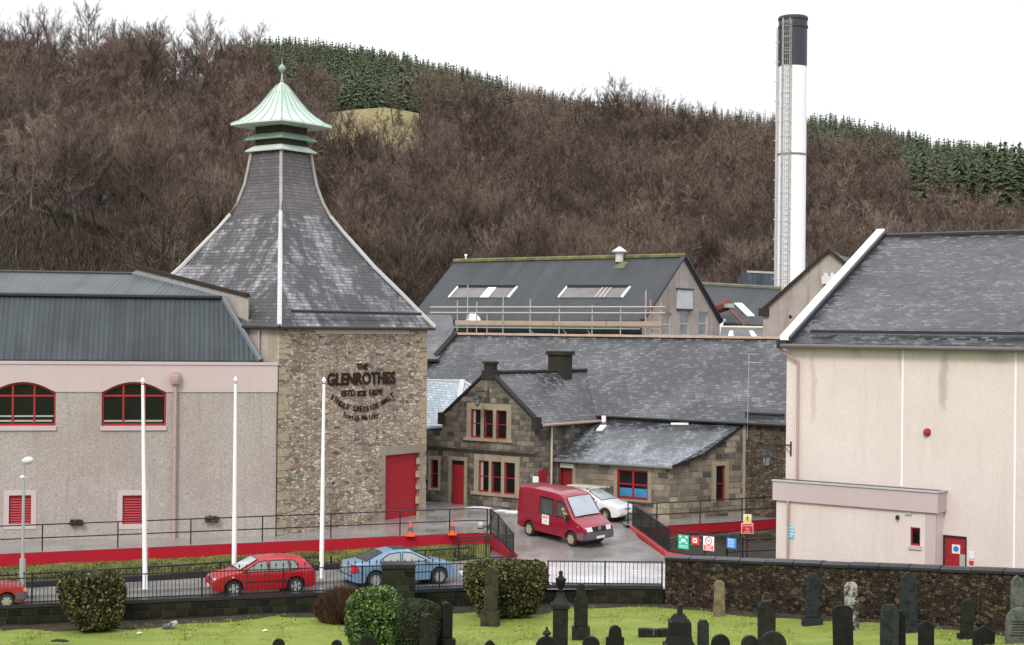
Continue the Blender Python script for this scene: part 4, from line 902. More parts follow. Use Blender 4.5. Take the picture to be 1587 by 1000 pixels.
# ------------------------------------------------------------------ 6. small roofs squeezed behind the tower
t = thing('pale_slate_store', 'small store with a pale new slate roof between the kiln and the office gable', 'building', (-4, 88, .7))
Rg0 = at(655, 590, 90); Rg1 = at(717, 591, 88.6); Hp = at(734, 600, 87.4); Ev0 = at(655, 662, 86.5); Ev1 = at(690, 660, 85.6); Ev2 = at(742, 662, 85.2)
mb = MB(); mb.slab([Ev0, Ev1, Rg1, Rg0], .12); mb.slab([Ev1, Ev2, Hp, Rg1], .118); mb.build('slate_roof', M['slate_p'], t)
mb = MB(); mb.tube([Rg0, Rg1, Hp], .09, 5); mb.tube([Rg1, at(712, 618, 87.3)], .2, 4); mb.build('roof_flashing', M['lead_w'], t)
mb = MB(); mb.add([(Ev0.x, Ev0.y+.3, 0), (Ev2.x, Ev2.y+.3, 0), (Ev2.x, Ev2.y+.3, Ev2.z), (Ev0.x, Ev0.y+.3, Ev0.z)], [(0, 1, 2, 3)]); mb.build('wall', M['rubble_d'], t)
t = thing('rear_kiln_store', 'grey slate roof slope and dark gable glimpsed behind the kiln tower', 'building', (-4, 101, .7))
a = at(648, 487, 104); b_ = at(700, 489, 103); c_ = at(704, 508, 100); d_ = at(680, 556, 96); e_ = at(640, 556, 96)
mb = MB(); mb.slab([e_, d_, c_, b_, a], .12, (0, .3, -1)); mb.build('slate_roof', M['slate_l'], t)
f_ = at(640, 568, 96); g_ = at(686, 566, 96.2); mb = MB(); mb.slab([(e_.x, e_.y+.4, 0), (d_.x+1.4, d_.y+.4, 0), (c_.x+.9, c_.y+.1, c_.z-.3), (c_.x, c_.y+.1, c_.z-.3), (d_.x, d_.y+.4, d_.z-.1), (e_.x, e_.y+.4, e_.z-.1)], .3, (0, 1, 0)); mb.build('wall', M['rubble_d'], t)
mb = MB(); mb.tube([e_-Vector((0, .1, .1)), d_-Vector((0, .1, .1))], .12, 5); mb.build('gutter', M['dark'], t)
# ------------------------------------------------------------------ 7. big rear shed with skylights
ap_ = Vector((12.1, 110)); fb = Fr(ap_, u=U); RZ = at(1058, 398, 110).z; HB = 5.4
t = thing('skylight_shed', 'big rear building with a dark corrugated roof, two long skylights and a mossy ridge', 'building', (4, 112, .7))
EZb = 10.75; L0 = -20.9; P = fb.P
mb = MB(); mb.slab([P(L0, -HB, EZb), P(.15, -HB, EZb), P(.15, 0, RZ), P(L0, 0, RZ)], .15); mb.slab([P(L0, 0, RZ), P(.15, 0, RZ), P(.15, HB, EZb), P(L0, HB, EZb)], .15); mb.build('corrugated_roof', M['sheet_b'], t)
g = NT('mossy_ridge'); f = g.noise(g.pos(), 1.2, 5, .7); M['moss'] = g.fin(g.ramp(f, [(.35, (.08, .075, .06)), (.5, (.13, .135, .05)), (.7, (.22, .24, .07))]), .9)
mb = MB(); mb.tube([P(L0, 0, RZ+.08), P(.2, 0, RZ+.08)], .17, 6); mb.build('mossy_ridge', M['moss'], t)
fg = Fr(P(0, 0, 0).to_2d(), u=(.6, .8))      # gable plane, a along n
hh = [(1049, 449, 1072, 479, 'hatch')]; wins = [(1027, 485, 1040, 521), (1054, 483, 1069, 521), (1083, 483, 1097, 521)]
def gh(x0, y0, x1, y1): a0, z1 = fg.hit(x0, y0); a1, z0 = fg.hit(x1, y1); return (min(a0, a1), z0, max(a0, a1), z1)
hr = [rect(*gh(*q)) for q in wins]
mb = MB(); fg.wall(mb, [(-HB, 0), (HB, 0), (HB, EZb-.1), (0, RZ-.15), (-HB, EZb-.1)], hr, .25); mb.build('gable_wall', M['harl_d'], t)
mb = MB(); fb.wall(mb, rect(L0, 0, 0, EZb-.1), b=-HB+.15); mb.build('front_wall', M['stone_dk'], t)
gm2 = paint('grey_gable_pane', (.25, .28, .28), .3, var=.4, scale=2)  # plain grey panes with a mottled tone
for q in wins: sash(fg, *gh(*q), t, fm=paint('grey_white_frame', (.5, .5, .48), .6), gm=gm2, b=.1, fw=.09)
mb = MB(); q = gh(*hh[0][:4]); fg.box(mb, q[0], q[2], -.08, .05, q[1], q[3]); o = mb.build('hatch', paint('weathered_grey_white_hatch', (.50, .53, .56), .6, var=.3, scale=2), t)
mb = MB(); fg.box(mb, q[0]-.1, q[2]+.1, -.14, .05, q[3], q[3]+.12); mb.build('hatch_head', M['dark'], o); mb = MB(); fg.box(mb, q[0]-.02, q[2]+.02, -.14, .05, q[1]-.12, q[1]-.003); mb.build('hatch_ledge', M['dark'], o)
OU = Vector((.8, -.6, 0))
mb = MB(); skewbar(mb, P(.1, -HB-.1, EZb-.05), P(.1, 0, RZ), OU*.3, .18); skewbar(mb, P(.1, HB+.1, EZb-.05), P(.1, 0, RZ), OU*.3, .18); mb.build('verge_boards', M['dark'], t)
fpn = (P(L0, -HB, EZb)-P(0, 0, RZ)).cross(Vector((.8, -.6, 0))).normalized(); fpn = fpn if fpn.z > 0 else -fpn; P0 = P(0, 0, RZ)
def rp(px, py, h=.05): return onroof(px, py, P0, fpn)+fpn*h
for (x0, x1, s) in ((696, 802, 14), (866, 977, 13)):
    a, b_, c_, d_ = rp(x0, 462), rp(x1-s, 462), rp(x1, 445), rp(x0+s+1, 445)
    mb = MB(); mb.slab([a, b_, c_, d_], .05, -fpn); fr_ = mb.build('skylight', paint('dirty_skylight', (.17, .16, .16), .35, var=.5, scale=1.3), t)
    mb = MB(); mb.tube([d_, c_], .16, 4); mb.build('skylight_head', M['dark'], fr_)
    MB().tube([a, d_], .1, 4).build('skylight_flashing', M['white'], fr_); MB().tube([b_, c_], .1, 4).build('skylight_flashing', M['white'], fr_)
    mb = MB(); f0, f1 = (.53, .67) if x0 < 800 else (.55, .75); k = .03
    for q0, q1 in (((f0, f1),) if x0 < 800 else ((.57, .60), (.64, .67), (.70, .73))): mb.slab([a+(b_-a)*q0+fpn*k, a+(b_-a)*q1+fpn*k, d_+(c_-d_)*q1+fpn*k, d_+(c_-d_)*q0+fpn*k], .02, -fpn)
    mb.build('clear_pane', M['white'] if x0 < 800 else paint('pinkish_pane', (.4, .34, .32), .4), fr_)
v = P(fb.hit(960, 402, -.3)[0], -.3, RZ-.3)
mb = MB(); mb.lathe([(.3, 0), (.3, .62), (.55, .72), (.56, .78), (.08, 1.12), (.02, 1.14)], 14, v); mb.build('roof_ventilator', paint('pale_vent', (.62, .60, .60), .5), t, smooth=30)
mb = MB(); _q = [rp(950, 416, .02), rp(966, 416, .02), rp(974, 406, .02), rp(962, 406, .02)]; mb.slab(_q, .015, -fpn); mb.build('moss_streak', paint('moss_on_sheet', (.13, .15, .08), .9, var=.6, scale=3), t)
v2 = P(fb.hit(722, 402, 0)[0], 0, RZ+.1); mb = MB(); mb.lathe([(.06, 0), (.06, .3), (.12, .35), (.1, .5)], 8, v2); mb.build('ridge_vent', M['white'], t)
# scaffold along its eaves
sc = Fr(P(0, -HB-1.1, 0).to_2d(), u=U)
t = thing('scaffold', 'galvanised tube scaffold with pale timber boards along the rear shed eaves', 'scaffold', tuple(sc.P(-8, 0, 9)))
zb1 = sc.hit(860, 501)[1]; zg1 = sc.hit(860, 476)[1]; zg2 = sc.hit(860, 485)[1]
aL = sc.hit(668, 480)[0]; aR = sc.hit(1032, 480)[0]
for z in (zg1, zg2): MB().tube([sc.P(aL, -.1, z), sc.P(aR, -.1, z)], .045, 6).build('guard_rail', paint('pale_tube', (.50, .46, .40), .5), t)
MB().tube([sc.P(aL+1, -.02, zb1-.35), sc.P(aR-2, -.02, zb1-.35)], .05, 6).build('ledger', paint('blue_green_tube', (.25, .40, .36), .5), t)
for px, top in ((709, 466), (725, 442), (739, 468), (755, 486), (780, 458), (822, 464), (867, 474), (918, 473), (962, 474), (1001, 450), (1024, 470)):
    a, z1_ = sc.hit(px, top); MB().tube([sc.P(a, 0, .7), sc.P(a, 0, z1_)], .045, 6).build('standard', M['galv'], t)
for i in range(4):
    a0 = aL+2.4+(aR-aL-2.6)*i/4; a1 = aL+2.4+(aR-aL-2.6)*(i+1)/4-.06; mb = MB(); sc.box(mb, a0, a1, -.12, -.07, zb1-.17, zb1+.16); mb.build('toe_board', M['timber'], t)
    mb = MB(); sc.box(mb, a0, a1, -.06, .75, zb1-.25, zb1-.18); mb.build('deck_board', M['timber'], t)
for px in (817, 868, 1005, 905): a = sc.hit(px, 510)[0]; MB().tube([sc.P(a, .2, zb1-.3), sc.P(a+.9, .2, zb1-1.3)], .04, 5).build('brace', M['galv'], t)
for a in (aR-1.2, aR-.35): MB().tube([sc.P(a, 0, zb1-2.2), sc.P(a, 0, zg1+.5)], .05, 5).build('ladder_stile', paint('red_pink_tube', (.45, .22, .18), .5), t)
mb = MB()
for k in range(6): mb.tube([sc.P(aR-1.2, 0, zb1-1.9+k*.4), sc.P(aR-.35, 0, zb1-1.9+k*.4)], .035, 4)
mb.build('ladder_rungs', M['galv'], t)
a = sc.hit(728, 493)[0]; o = patch('tarpaulin', 'white bundled sheet lying on the scaffold boards', sc.P(a, .4, zb1-.16), .75, .35, .75, M['white'], cat='sheet')
# ------------------------------------------------------------------ 8. dark roof, gable and sheds further right
t = thing('dark_roof_building', 'dark-roofed low building with a bright skylight below the chimney', 'building', (15, 118, .7))
a, b_ = at(1085, 441, 124), at(1210, 448, 119.5); c_, d_ = at(1216, 507, 112.5), at(1095, 497, 117)
mb = MB(); mb.slab([d_, c_, b_, a], .15); mb.build('corrugated_roof', M['sheet_b'], t)
rn = (c_-d_).cross(a-d_).normalized()
mb = MB(); mb.tube([a+Vector((0, 0, .05)), b_+Vector((0, 0, .05))], .16, 6); mb.build('mossy_ridge', paint('lichen_ridge', (.16, .155, .12), .9, var=.5, scale=1), t)
mb = MB(); q = [onroof(x, y, d_, rn)+rn*.08 for x, y in ((1158, 490.5), (1170, 490.5), (1150, 471), (1138, 471))]; mb.slab(q, .1, -rn); mb.build('skylight', M['white'], t)
mb = MB(); mb.slab([(d_.x, d_.y+.2, 0), (c_.x, c_.y+.2, 0), (c_.x, c_.y+.2, c_.z-.1), (d_.x, d_.y+.2, d_.z-.1)], .3, (0, 1, 0)); mb.build('wall', M['stone_dk'], t)
ru = paint('rusty_duct', (.16, .045, .035), .7, var=.4)
t2 = thing('rusty_duct', 'rust red duct and pipe crossing the dark roof', 'pipe', tuple(at(1130, 480, 116))); MB().tube([at(1112, 478, 116.5), at(1131, 472, 116)], .42, 8).build('duct', ru, t2); MB().tube([at(1129, 477, 115.8), at(1140, 490, 113.6), at(1154, 505, 111.5)], .1, 6).build('pipe', ru, t2)
MB().lathe([(.38, 0), (.38, .3)], 10, at(1130, 477, 115.6)).build('duct_flange', M['galv'], t2)
t = thing('small_slate_store', 'small slate roof with a white ridge and two tiny skylights', 'building', (13, 104, .7))
a, b_ = at(1118, 507, 106), at(1182, 508, 104); c_, d_ = at(1184, 532, 99.5), at(1114, 531, 101.5); mb = MB(); mb.slab([d_, c_, b_, a], .1); mb.build('slate_roof', M['slate_l'], t); rn = (c_-d_).cross(a-d_).normalized()
mb = MB(); mb.tube([a, b_], .1, 5); mb.build('ridge', paint('cream_ridge', (.7, .62, .5), .6), t)
for x in (1133, 1170): mb = MB(); mb.slab([onroof(x+dx, y, d_, rn)+rn*.06 for dx, y in ((-5, 523), (4, 523), (3 if x < 1150 else -3, 514), (-2 if x < 1150 else -9, 514))], .06, -rn); mb.build('skylight', M['white'], t)
mb = MB(); mb.slab([(d_.x, d_.y+.2, 0), (c_.x, c_.y+.2, 0), (c_.x, c_.y+.2, c_.z-.1), (d_.x, d_.y+.2, d_.z-.1)], .3, (0, 1, 0)); mb.build('wall', M['rubble_d'], t)
pipe('soil_pipe', [at(1118, 523, 106.3), at(1118, 503, 106.3), at(1124, 496, 106.5)], .12, M['white'], t)
# harled gable
D0 = 92; fG = Fr(at(1183, 500, D0).to_2d(), u=(.93, -.37))
t = thing('harled_gable', 'weathered grey harled gable with black skews in front of the chimney', 'building', (17, 92, .7))
a0, ze = fG.hit(1183, 481); aa, za = fG.hit(1285, 391); a1, z1_ = fG.hit(1420, 500)
mb = MB(); fG.wall(mb, [(a0, 0), (a1, 0), (a1, z1_), (aa, za), (a0, ze)]); n3 = Vector((fG.n.x, fG.n.y, 0))
mb.quad(fG.P(a0, 0, 0), fG.P(a0, 9, 0), fG.P(a0, 9, ze), fG.P(a0, 0, ze)); mb.build('gable_wall', M['harl_d'], t)
mb = MB(); skewbar(mb, fG.P(a0, .05, ze-.05), fG.P(aa, .05, za), n3*.5, .22); skewbar(mb, fG.P(a1, .05, z1_-.05), fG.P(aa, .05, za), n3*.5, .22); fG.box(mb, a0-.25, a0+.35, -.2, .3, ze-.35, ze+.12); mb.build('gable_skew', M['stone_dk'], t)
mb = MB(); mb.slab([fG.P(aa, .2, za), fG.P(a1, .2, z1_), fG.P(a1, 12, z1_), fG.P(aa, 12, za)], .1); mb.slab([fG.P(a0, .2, ze), fG.P(aa, .2, za), fG.P(aa, 12, za), fG.P(a0, 12, ze)], .1); mb.build('roof', M['sheet_b'], t)
mb = MB(); mb.tube([fG.P(aa+.2, .5, za-.05), fG.P(aa+1.2, .5, za-.95)], .16, 5); mb.build('mossy_verge', M['moss'], t)
a, z = fG.hit(1287, 434); mb = MB(); fG.box(mb, a-.42, a+.42, -.5, 0, z-.25, z+.22); fG.box(mb, a-.3, a-.08, -.45, -.1, z+.22, z+.4); fG.box(mb, a+.08, a+.3, -.45, -.1, z+.22, z+.4); mb.build('gable_lamp_box', paint('pale_box', (.62, .63, .64), .5), t)
a, z = fG.hit(1225, 491); MB().tube([fG.P(a, -.04, z), fG.P(a, .1, z)], .1, 10).build('vent_hole', M['black'], t)
t = thing('steel_shed', 'small blue-grey profiled steel shed at the chimney foot', 'shed', tuple(at(1178, 445, 129)))
q = [at(1158, 455, 129), at(1200, 455, 128), at(1200, 423, 128), at(1158, 421, 129)]; mb = MB(); mb.slab([(q[0].x, q[0].y, .7), (q[1].x, q[1].y, .7), q[2], q[3]], 4, (0, 1, 0)); mb.build('wall', sheet('blue_grey_sheet', (.085, .12, .15), .35, .5, .4), t)
mb = MB(); mb.tube([q[3], q[2]], .12, 4); mb.build('roof_trim', M['galv'], t)
# ------------------------------------------------------------------ 9. tall boiler chimney
ct = at(1225, 445, 126); cr = 22.0/2400*126
t = thing('boiler_chimney', 'tall white round boiler chimney with a dark grey top and a caged ladder', 'chimney', (ct.x, ct.y, .7))
zt = at(1225, 26, 126).z; zd = at(1225, 104, 126).z; zr_ = at(1225, 242, 126).z
mb = MB(); mb.lathe([(cr*1.03, .0), (cr, zr_-.7)], 40, (ct.x, ct.y, .7)); mb.lathe([(cr, 0), (cr*.99, zd-zr_)], 40, (ct.x, ct.y, zr_)); mb.build('shaft', M['white'], t, smooth=40)
mb = MB(); mb.lathe([(cr*1.0, 0), (cr*1.0, zt-zd-1.0), (cr*1.06, zt-zd-.95), (cr*1.06, zt-zd-.8), (cr*1.0, zt-zd-.75), (cr*1.0, zt-zd-.35), (cr*1.05, zt-zd-.3), (cr*1.05, zt-zd-.1), (cr*.96, zt-zd), (cr*.8, zt-zd), (cr*.8, zt-zd-1)], 40, (ct.x, ct.y, zd)); mb.build('chimney_top', paint('dark_grey_steel', (.035, .04, .05), .5, var=.25), t, smooth=30)
mb = MB(); mb.lathe([(cr*.9, 0), (cr*1.035, .02), (cr*1.035, .18), (cr*.9, .2)], 40, (ct.x, ct.y, zr_)); mb.build('joint_ring', paint('ring_grey', (.2, .19, .18), .5), t, smooth=30)
lx = ct.x-cr*.62; ly = ct.y-cr*.86
mb = MB()
for dx in (-.28, .28): mb.tube([(lx+dx, ly-.1, 1), (lx+dx, ly-.1, zt-.3)], .05, 4)
z = 1.5
while z < zt-.5: mb.tube([(lx-.28, ly-.1, z), (lx+.28, ly-.1, z)], .025, 4); z += .45
mb.build('ladder', paint('ladder_grey', (.42, .41, .38), .6), t, uv=False)
mb = MB(); z = 12
while z < zt-.5:
    pts = [(lx+.42*math.cos(a_), ly-.12-.62*math.sin(a_), z) for a_ in [math.pi*i/8 for i in range(9)]]; mb.tube(pts, .03, 4); z += 1.15
for i in range(1, 8): a_ = math.pi*i/8; mb.tube([(lx+.42*math.cos(a_), ly-.12-.62*math.sin(a_), 12), (lx+.42*math.cos(a_), ly-.12-.62*math.sin(a_), zt-.5)], .022, 4)
mb.build('ladder_cage', paint('cage_grey', (.36, .35, .33), .6), t, uv=False)
mb = MB(); x_ = ct.x-cr*1.12; y_ = ct.y-cr*.2; mb.tube([(x_, y_, 1), (x_, y_, zt-1)], .09, 6); z = 8
while z < zt-.8: mb.tube([(x_-.22, y_, z), (x_+.3, y_, z)], .05, 4); z += 1.6
mb.build('conduit', paint('conduit_grey', (.5, .5, .5), .5), t)
# ------------------------------------------------------------------ 10. right cream building
fr_ = Fr((11.37, 64), u=U)
t = thing('cream_building', 'large cream-pink harled warehouse with a slate roof at the right', 'building', (20, 62, 0))
EZr = 9.62; RWd = 9.6; P = fr_.P
# ridge found from its pixel end
rx = onroof(1362, 367, P(0, 0, 0), Vector((-.8, .6, 0))); RWd = (rx.to_2d()-fr_.o).dot(fr_.n); RZr = rx.z; print('cream', RWd, RZr)
zbn = fr_.hit(1240, 743)[1]; door = hitrect(fr_, 1464, 831, 1496, 880); door = (door[0], door[3]-2.15, door[2], door[3])
mb = MB(); fr_.wall(mb, rect(0, -.6, 26, EZr), [rect(*door)], .12)
mb.add([P(0, 0, -.6), P(0, 2*RWd, -.6), P(0, 2*RWd, EZr), P(0, RWd, RZr), P(0, 0, EZr)], [(0, 4, 3, 2, 1)]); mb.build('wall', M['harl_r'], t)
mb = MB(); mb.slab([P(.2, -.3, EZr+.03), P(27, -.3, EZr+.03), P(27, RWd, RZr), P(.2, RWd, RZr)], .14); mb.slab([P(.2, RWd, RZr), P(27, RWd, RZr), P(27, 2*RWd+.3, EZr), P(.2, 2*RWd+.3, EZr)], .14); mb.build('slate_roof', M['slate_r'], t)
mb = MB(); mb.tube([P(.2, RWd, RZr+.03), P(27, RWd, RZr+.03)], .11, 6); mb.build('ridge', M['dark'], t)
mb = MB(); skewbar(mb, P(.05, -.35, EZr+.12), P(.05, RWd+.1, RZr+.16), Vector((.8, -.6, 0))*.38, .20); mb.build('verge_flashing', M['white'], t)
mb = MB(); skewbar(mb, P(.3, -.35, EZr+.04), P(.3, RWd+.1, RZr+.08), Vector((.8, -.6, 0))*.12, .2); fr_.box(mb, -.25, .2, -.45, .1, EZr-.2, EZr+.14); mb.build('dark_verge_board', M['dark'], t)  # dark board inside the white verge flashing, with an eaves block
mb = MB(); mb.tube([P(-.05, -.42, EZr-.1), P(26, -.42, EZr-.1)], .1, 8); mb.build('gutter', paint('brown_grey_gutter', (.13, .11, .11), .35), t, smooth=60)
sl = (RZr-EZr)/(RWd+.3); mb = MB(); mb.tube([P(.9, .35, EZr+.65*sl+.16), P(26, .35, EZr+.65*sl+.16)], .09, 4); mb.build('snow_guard', M['dark'], t)
for x0 in (1399, 1574): a = fr_.hit(x0, 600)[0]; mb = MB(); z0_ = zbn if x0 < 1450 else 0; fr_.box(mb, a-.035, a+.035, -.012, .02, z0_, EZr-.05); mb.build('expansion_joint', M['white'], t)
# parapeted projection at its foot
a0 = fr_.hit(1218, 800, -.5)[0]; pa0, zt1 = fr_.hit(1212, 748, -.9); pa1, _ = fr_.hit(1452, 760, -.9); zb1_ = fr_.hit(1212, 776, -.9)[1]; zt1 = fr_.hit(1330, 755, -.9)[1]; zb1_ = zt1-.78
pr = -.8; sw = hitrect(fr_, 1411, 817, 1426, 847, pr)
mb = MB(); fr_.wall(mb, rect(.0, -.6, pa1-.08, zb1_+.03), [rect(*sw)], .15, b=pr); mb.quad(P(pa1-.08, pr, -.6), P(pa1-.08, 0, -.6), P(pa1-.08, 0, zt1), P(pa1-.08, pr, zt1)); mb.quad(P(0, pr, -.6), P(0, pr, zb1_), P(0, 0, zb1_), P(0, 0, -.6)); mb.build('projection_wall', M['harl_r'], t)
mb = MB(); fr_.box(mb, -.12, pa1+.04, pr-.12, -.002, zb1_, zt1); mb.build('parapet_band', M['smooth_p'], t)
mb = MB(); fr_.box(mb, -.16, pa1+.08, pr-.17, pr+.05, zt1, zt1+.05); fr_.box(mb, pa1+.0, pa1+.09, pr+.05, -.003, zt1, zt1+.05); mb.build('parapet_capping', paint('zinc_capping', (.45, .46, .5), .35), t)
mb = MB(); fr_.box(mb, 0, pa1, pr+.05, -.003, zt1, zt1+.03); mb.build('flat_roof', M['dark'], t)
mb = MB(); a = fr_.hit(1428, 840, pr)[0]; fr_.box(mb, a+.15, pa1-.06, pr-.02, pr+.05, -.6, zb1_-.002); mb.build('smooth_pier', M['smooth_p'], t)
sash(fr_, *sw, t, b=pr+.05, mid=False, fw=.06); mb = MB(); fr_.box(mb, sw[0]-.06, sw[2]+.06, pr-.06, pr+.05, sw[1]-.14, sw[1]-.002); mb.build('window_sill', M['smooth_p'], t)
mb = MB(); fr_.box(mb, door[0], door[2], .06, .1, door[1], door[3]); o = mb.build('fire_door', M['red'], t)
mb = MB(); fr_.box(mb, door[0]-.05, door[0]+.0, -.02, .1, door[1], door[3]); fr_.box(mb, door[2], door[2]+.05, -.02, .1, door[1], door[3]); fr_.box(mb, door[0]-.05, door[2]+.05, -.02, .1, door[3], door[3]+.05); mb.build('door_frame', M['dark'], o)
a, z = fr_.hit(1481, 851); mb = MB(); fr_.box(mb, a-.16, a+.16, .045, .058, z-.18, z+.16); mb.build('door_notice', wh, o); MB().tube([fr_.P(a, .035, z), fr_.P(a, .05, z)], .11, 16).build('blue_disc', bl, o)
a, z = fr_.hit(1492, 870); mb = MB(); fr_.box(mb, a-.14, a+.12, .045, .058, z-.25, z+.25); mb.build('kick_plate', paint('grey_plate', (.45, .42, .38), .4), o)
a, z = fr_.hit(1506, 861); mb = MB(); fr_.box(mb, a-.1, a+.1, -.03, 0, z-.12, z+.14); mb.build('wall_notice', wh, t); mb = MB(); fr_.box(mb, a-.08, a+.08, -.05, 0, z-.34, z-.2); mb.build('call_point', rd, t)
a, z = fr_.hit(1438, 670); o = MB().lathe([(.02, -.03), (.16, -.03), (.16, .02), (.11, .04), (.02, .05)], 16).xf(Matrix.Translation(P(a, -.06, z)) @ Vector((0, -1, 0)).rotation_difference(Vector((0, 0, 1))).to_matrix().to_4x4().inverted()).build('fire_bell', paint('bell_red', (.30, .015, .025), .5), smooth=40); tag(o, 'round red fire bell high on the cream wall', 'alarm bell')
xp = fr_.hit(1236, 600, -.15)[0]; pipe('downpipe', [P(xp-.75, -.4, EZr-.15), P(xp-.7, -.25, EZr-.3), P(xp, -.12, EZr-.75), P(xp, -.12, zt1+.03)], .055, M['pipe'], t); pipe('downpipe', [P(xp, pr-.09, zb1_), P(xp, pr-.09, -.5)], .055, M['pipe'], t)
a, z = fr_.hit(1392, 801, pr); mb = MB(); fr_.box(mb, a-.05, a+.05, pr-.14, pr, z-.1, z+.06); mb.build('small_lamp', M['black'], t); a, z = fr_.hit(1408, 796, pr); mb = MB(); fr_.box(mb, a-.13, a+.13, pr-.05, pr, z-.06, z+.06); mb.build('wall_vent', paint('vent_grey', (.4, .42, .42), .5), t)
a, z = fr_.hit(1225, 825, pr); r0, X, nn_ = board('wall_sign', 'small cyan and white notice at the left corner of the cream building', P(a, pr-.0, z-.25), (.8, -.6, 0), .34, .5, cy); dots(r0, P(a, pr, z-.25), X, nn_, [(-.17, .17, .17, .22), (-.17, .3, .17, .34), (-.17, .42, .17, .46), (-.06, .07, .06, .12)], wh)
# wall lanterns
def lantern(label, P, arm, s=1.0):
    P = Vector(P); arm = Vector(arm); t = thing('wall_lantern', label, 'lantern', tuple(P), 'black wall lanterns'); Q = P+arm
    mb = MB(); mb.tube([P-Vector((0, 0, .45*s)), P+Vector((0, 0, .15*s))], .035*s, 5); mb.tube([P, Q+Vector((0, 0, .0))], .028*s, 5)
    mb.tube([P-Vector((0, 0, .3*s)), P+arm*.35-Vector((0, 0, .06*s)), P+arm*.6], .016*s, 4); mb.tube([Q, Q-Vector((0, 0, .15*s))], .02*s, 4); mb.build('bracket', M['black'], t)
    L = Q-Vector((0, 0, .15*s)); mb = MB(); mb.lathe([(.02*s, 0), (.05*s, -.04*s), (.07*s, -.1*s), (.26*s, -.26*s), (.27*s, -.3*s), (.2*s, -.31*s)], 6, L); mb.build('lantern_hood', M['black'], t)
    mb = MB(); mb.lathe([(.19*s, -.31*s), (.12*s, -.68*s)], 6, L); mb.build('lantern_glass', paint('lantern_glass', (.22, .23, .24), .15), t)
    mb = MB(); mb.lathe([(.13*s, -.68*s), (.13*s, -.71*s), (.04*s, -.76*s), (.02*s, -.82*s)], 6, L)
    for k in range(6): a_ = math.pi/3*k; mb.tube([L+Vector((.2*s*math.cos(a_), .2*s*math.sin(a_), -.3*s)), L+Vector((.125*s*math.cos(a_), .125*s*math.sin(a_), -.7*s))], .013*s, 4)
    mb.build('lantern_frame', M['black'], t)
a, z = fr_.hit(1226, 690); lantern('black lantern bracketed off the corner of the cream building', P(a, -.02, z), (-1.0, -.15, 0), 1.0)
a, z = fo.hit(757, 606); lantern('black lantern bracketed on the office gable above the top windows', fo.P(a, -.02, z), (-.55, -.55, 0), .85)
# ================================================================== VEHICLES
def interp(x, P): return float(np.interp(x, [p[0] for p in P], [p[1] for p in P]))
M['tyre'] = paint('tyre_rubber', (.018, .018, .018), .8); M['alloy'] = paint('alloy_rim', (.62, .63, .65), .3, metal=.5, var=.05); M['steelrim'] = paint('steel_rim', (.40, .36, .26), .5, var=.2)
M['trim'] = paint('black_trim', (.02, .02, .022), .55); M['lamp'] = paint('headlamp_glass', (.75, .77, .80), .1, var=.1, scale=9); M['tail'] = paint('tail_lamp', (.55, .02, .04), .2)
M['amber'] = paint('amber_lamp', (.8, .3, .05), .25); M['seat'] = paint('seat_cloth', (.06, .06, .07), .9)
def glassm(name, c, r=.06): return paint(name, c, r, var=.25, scale=1.1, spec=.7)
def carpaint(name, c):
    g = NT(name); f = g.noise(g.pos(), 1.2, 4); m = g.fin(g.mix(f, tuple(x*.93 for x in c), c), .3, spec=.6); g.b.inputs['Coat Weight'].default_value = .5; g.b.inputs['Coat Roughness'].default_value = .06; return m
def wheel(r, wd_, spokes, rim, parent, c, side, name='wheel'):
    """wheel with tyre; side=+1 outer face to +y"""
    t_ = MB(); t_.lathe([(r*.62, -wd_/2), (r*.9, -wd_/2), (r*.985, -wd_*.36), (r, -wd_*.1), (r, wd_*.1), (r*.985, wd_*.36), (r*.9, wd_/2), (r*.64, wd_/2), (r*.62, wd_*.2)], 28)
    Rm = Matrix.Rotation(-R(90)*side, 4, 'X'); T = Matrix.Translation(c)
    o = t_.xf(T @ Rm).build(name, M['tyre'], parent, smooth=35, uv=False)
    d = MB(); d.lathe([(r*.60, wd_*.10), (r*.60, wd_*.16), (r*.1, wd_*.2)], 24); d.xf(T @ Rm).build('brake_dish', M['trim'], o, uv=False)
    k = MB(); k.lathe([(r*.66, wd_*.30), (r*.66, wd_*.48), (r*.61, wd_*.50), (r*.58, wd_*.32)], 28, cap=False)
    k.lathe([(r*.15, wd_*.2), (r*.15, wd_*.46), (r*.08, wd_*.49)], 12)
    for i in range(spokes):
        a = 2*math.pi*i/spokes; q = Vector((math.cos(a), math.sin(a), 0)); p = Vector((-q.y, q.x, 0)); w0, w1 = (.5, .75) if spokes < 8 else (.22, .30); w0 *= r*.3; w1 *= r*.3; z0, z1 = wd_*.34, wd_*.44
        k.hexa([q*r*.1-p*w0+Vector((0, 0, z0)), q*r*.6-p*w1*.8+Vector((0, 0, z0)), q*r*.6+p*w1*.8+Vector((0, 0, z0)), q*r*.1+p*w0+Vector((0, 0, z0)), q*r*.1-p*w0+Vector((0, 0, z1)), q*r*.6-p*w1*.8+Vector((0, 0, z1)), q*r*.6+p*w1*.8+Vector((0, 0, z1)), q*r*.1+p*w0+Vector((0, 0, z1))])
    k.xf(T @ Rm).build('rim', rim, o, smooth=30, uv=False)
    return o
def inpoly(x, z, P):
    c = False; j = len(P)-1
    for i in range(len(P)):
        if (P[i][1] > z) != (P[j][1] > z) and x < (P[j][0]-P[i][0])*(z-P[i][1])/(P[j][1]-P[i][1])+P[i][0]: c = not c
        j = i
    return c
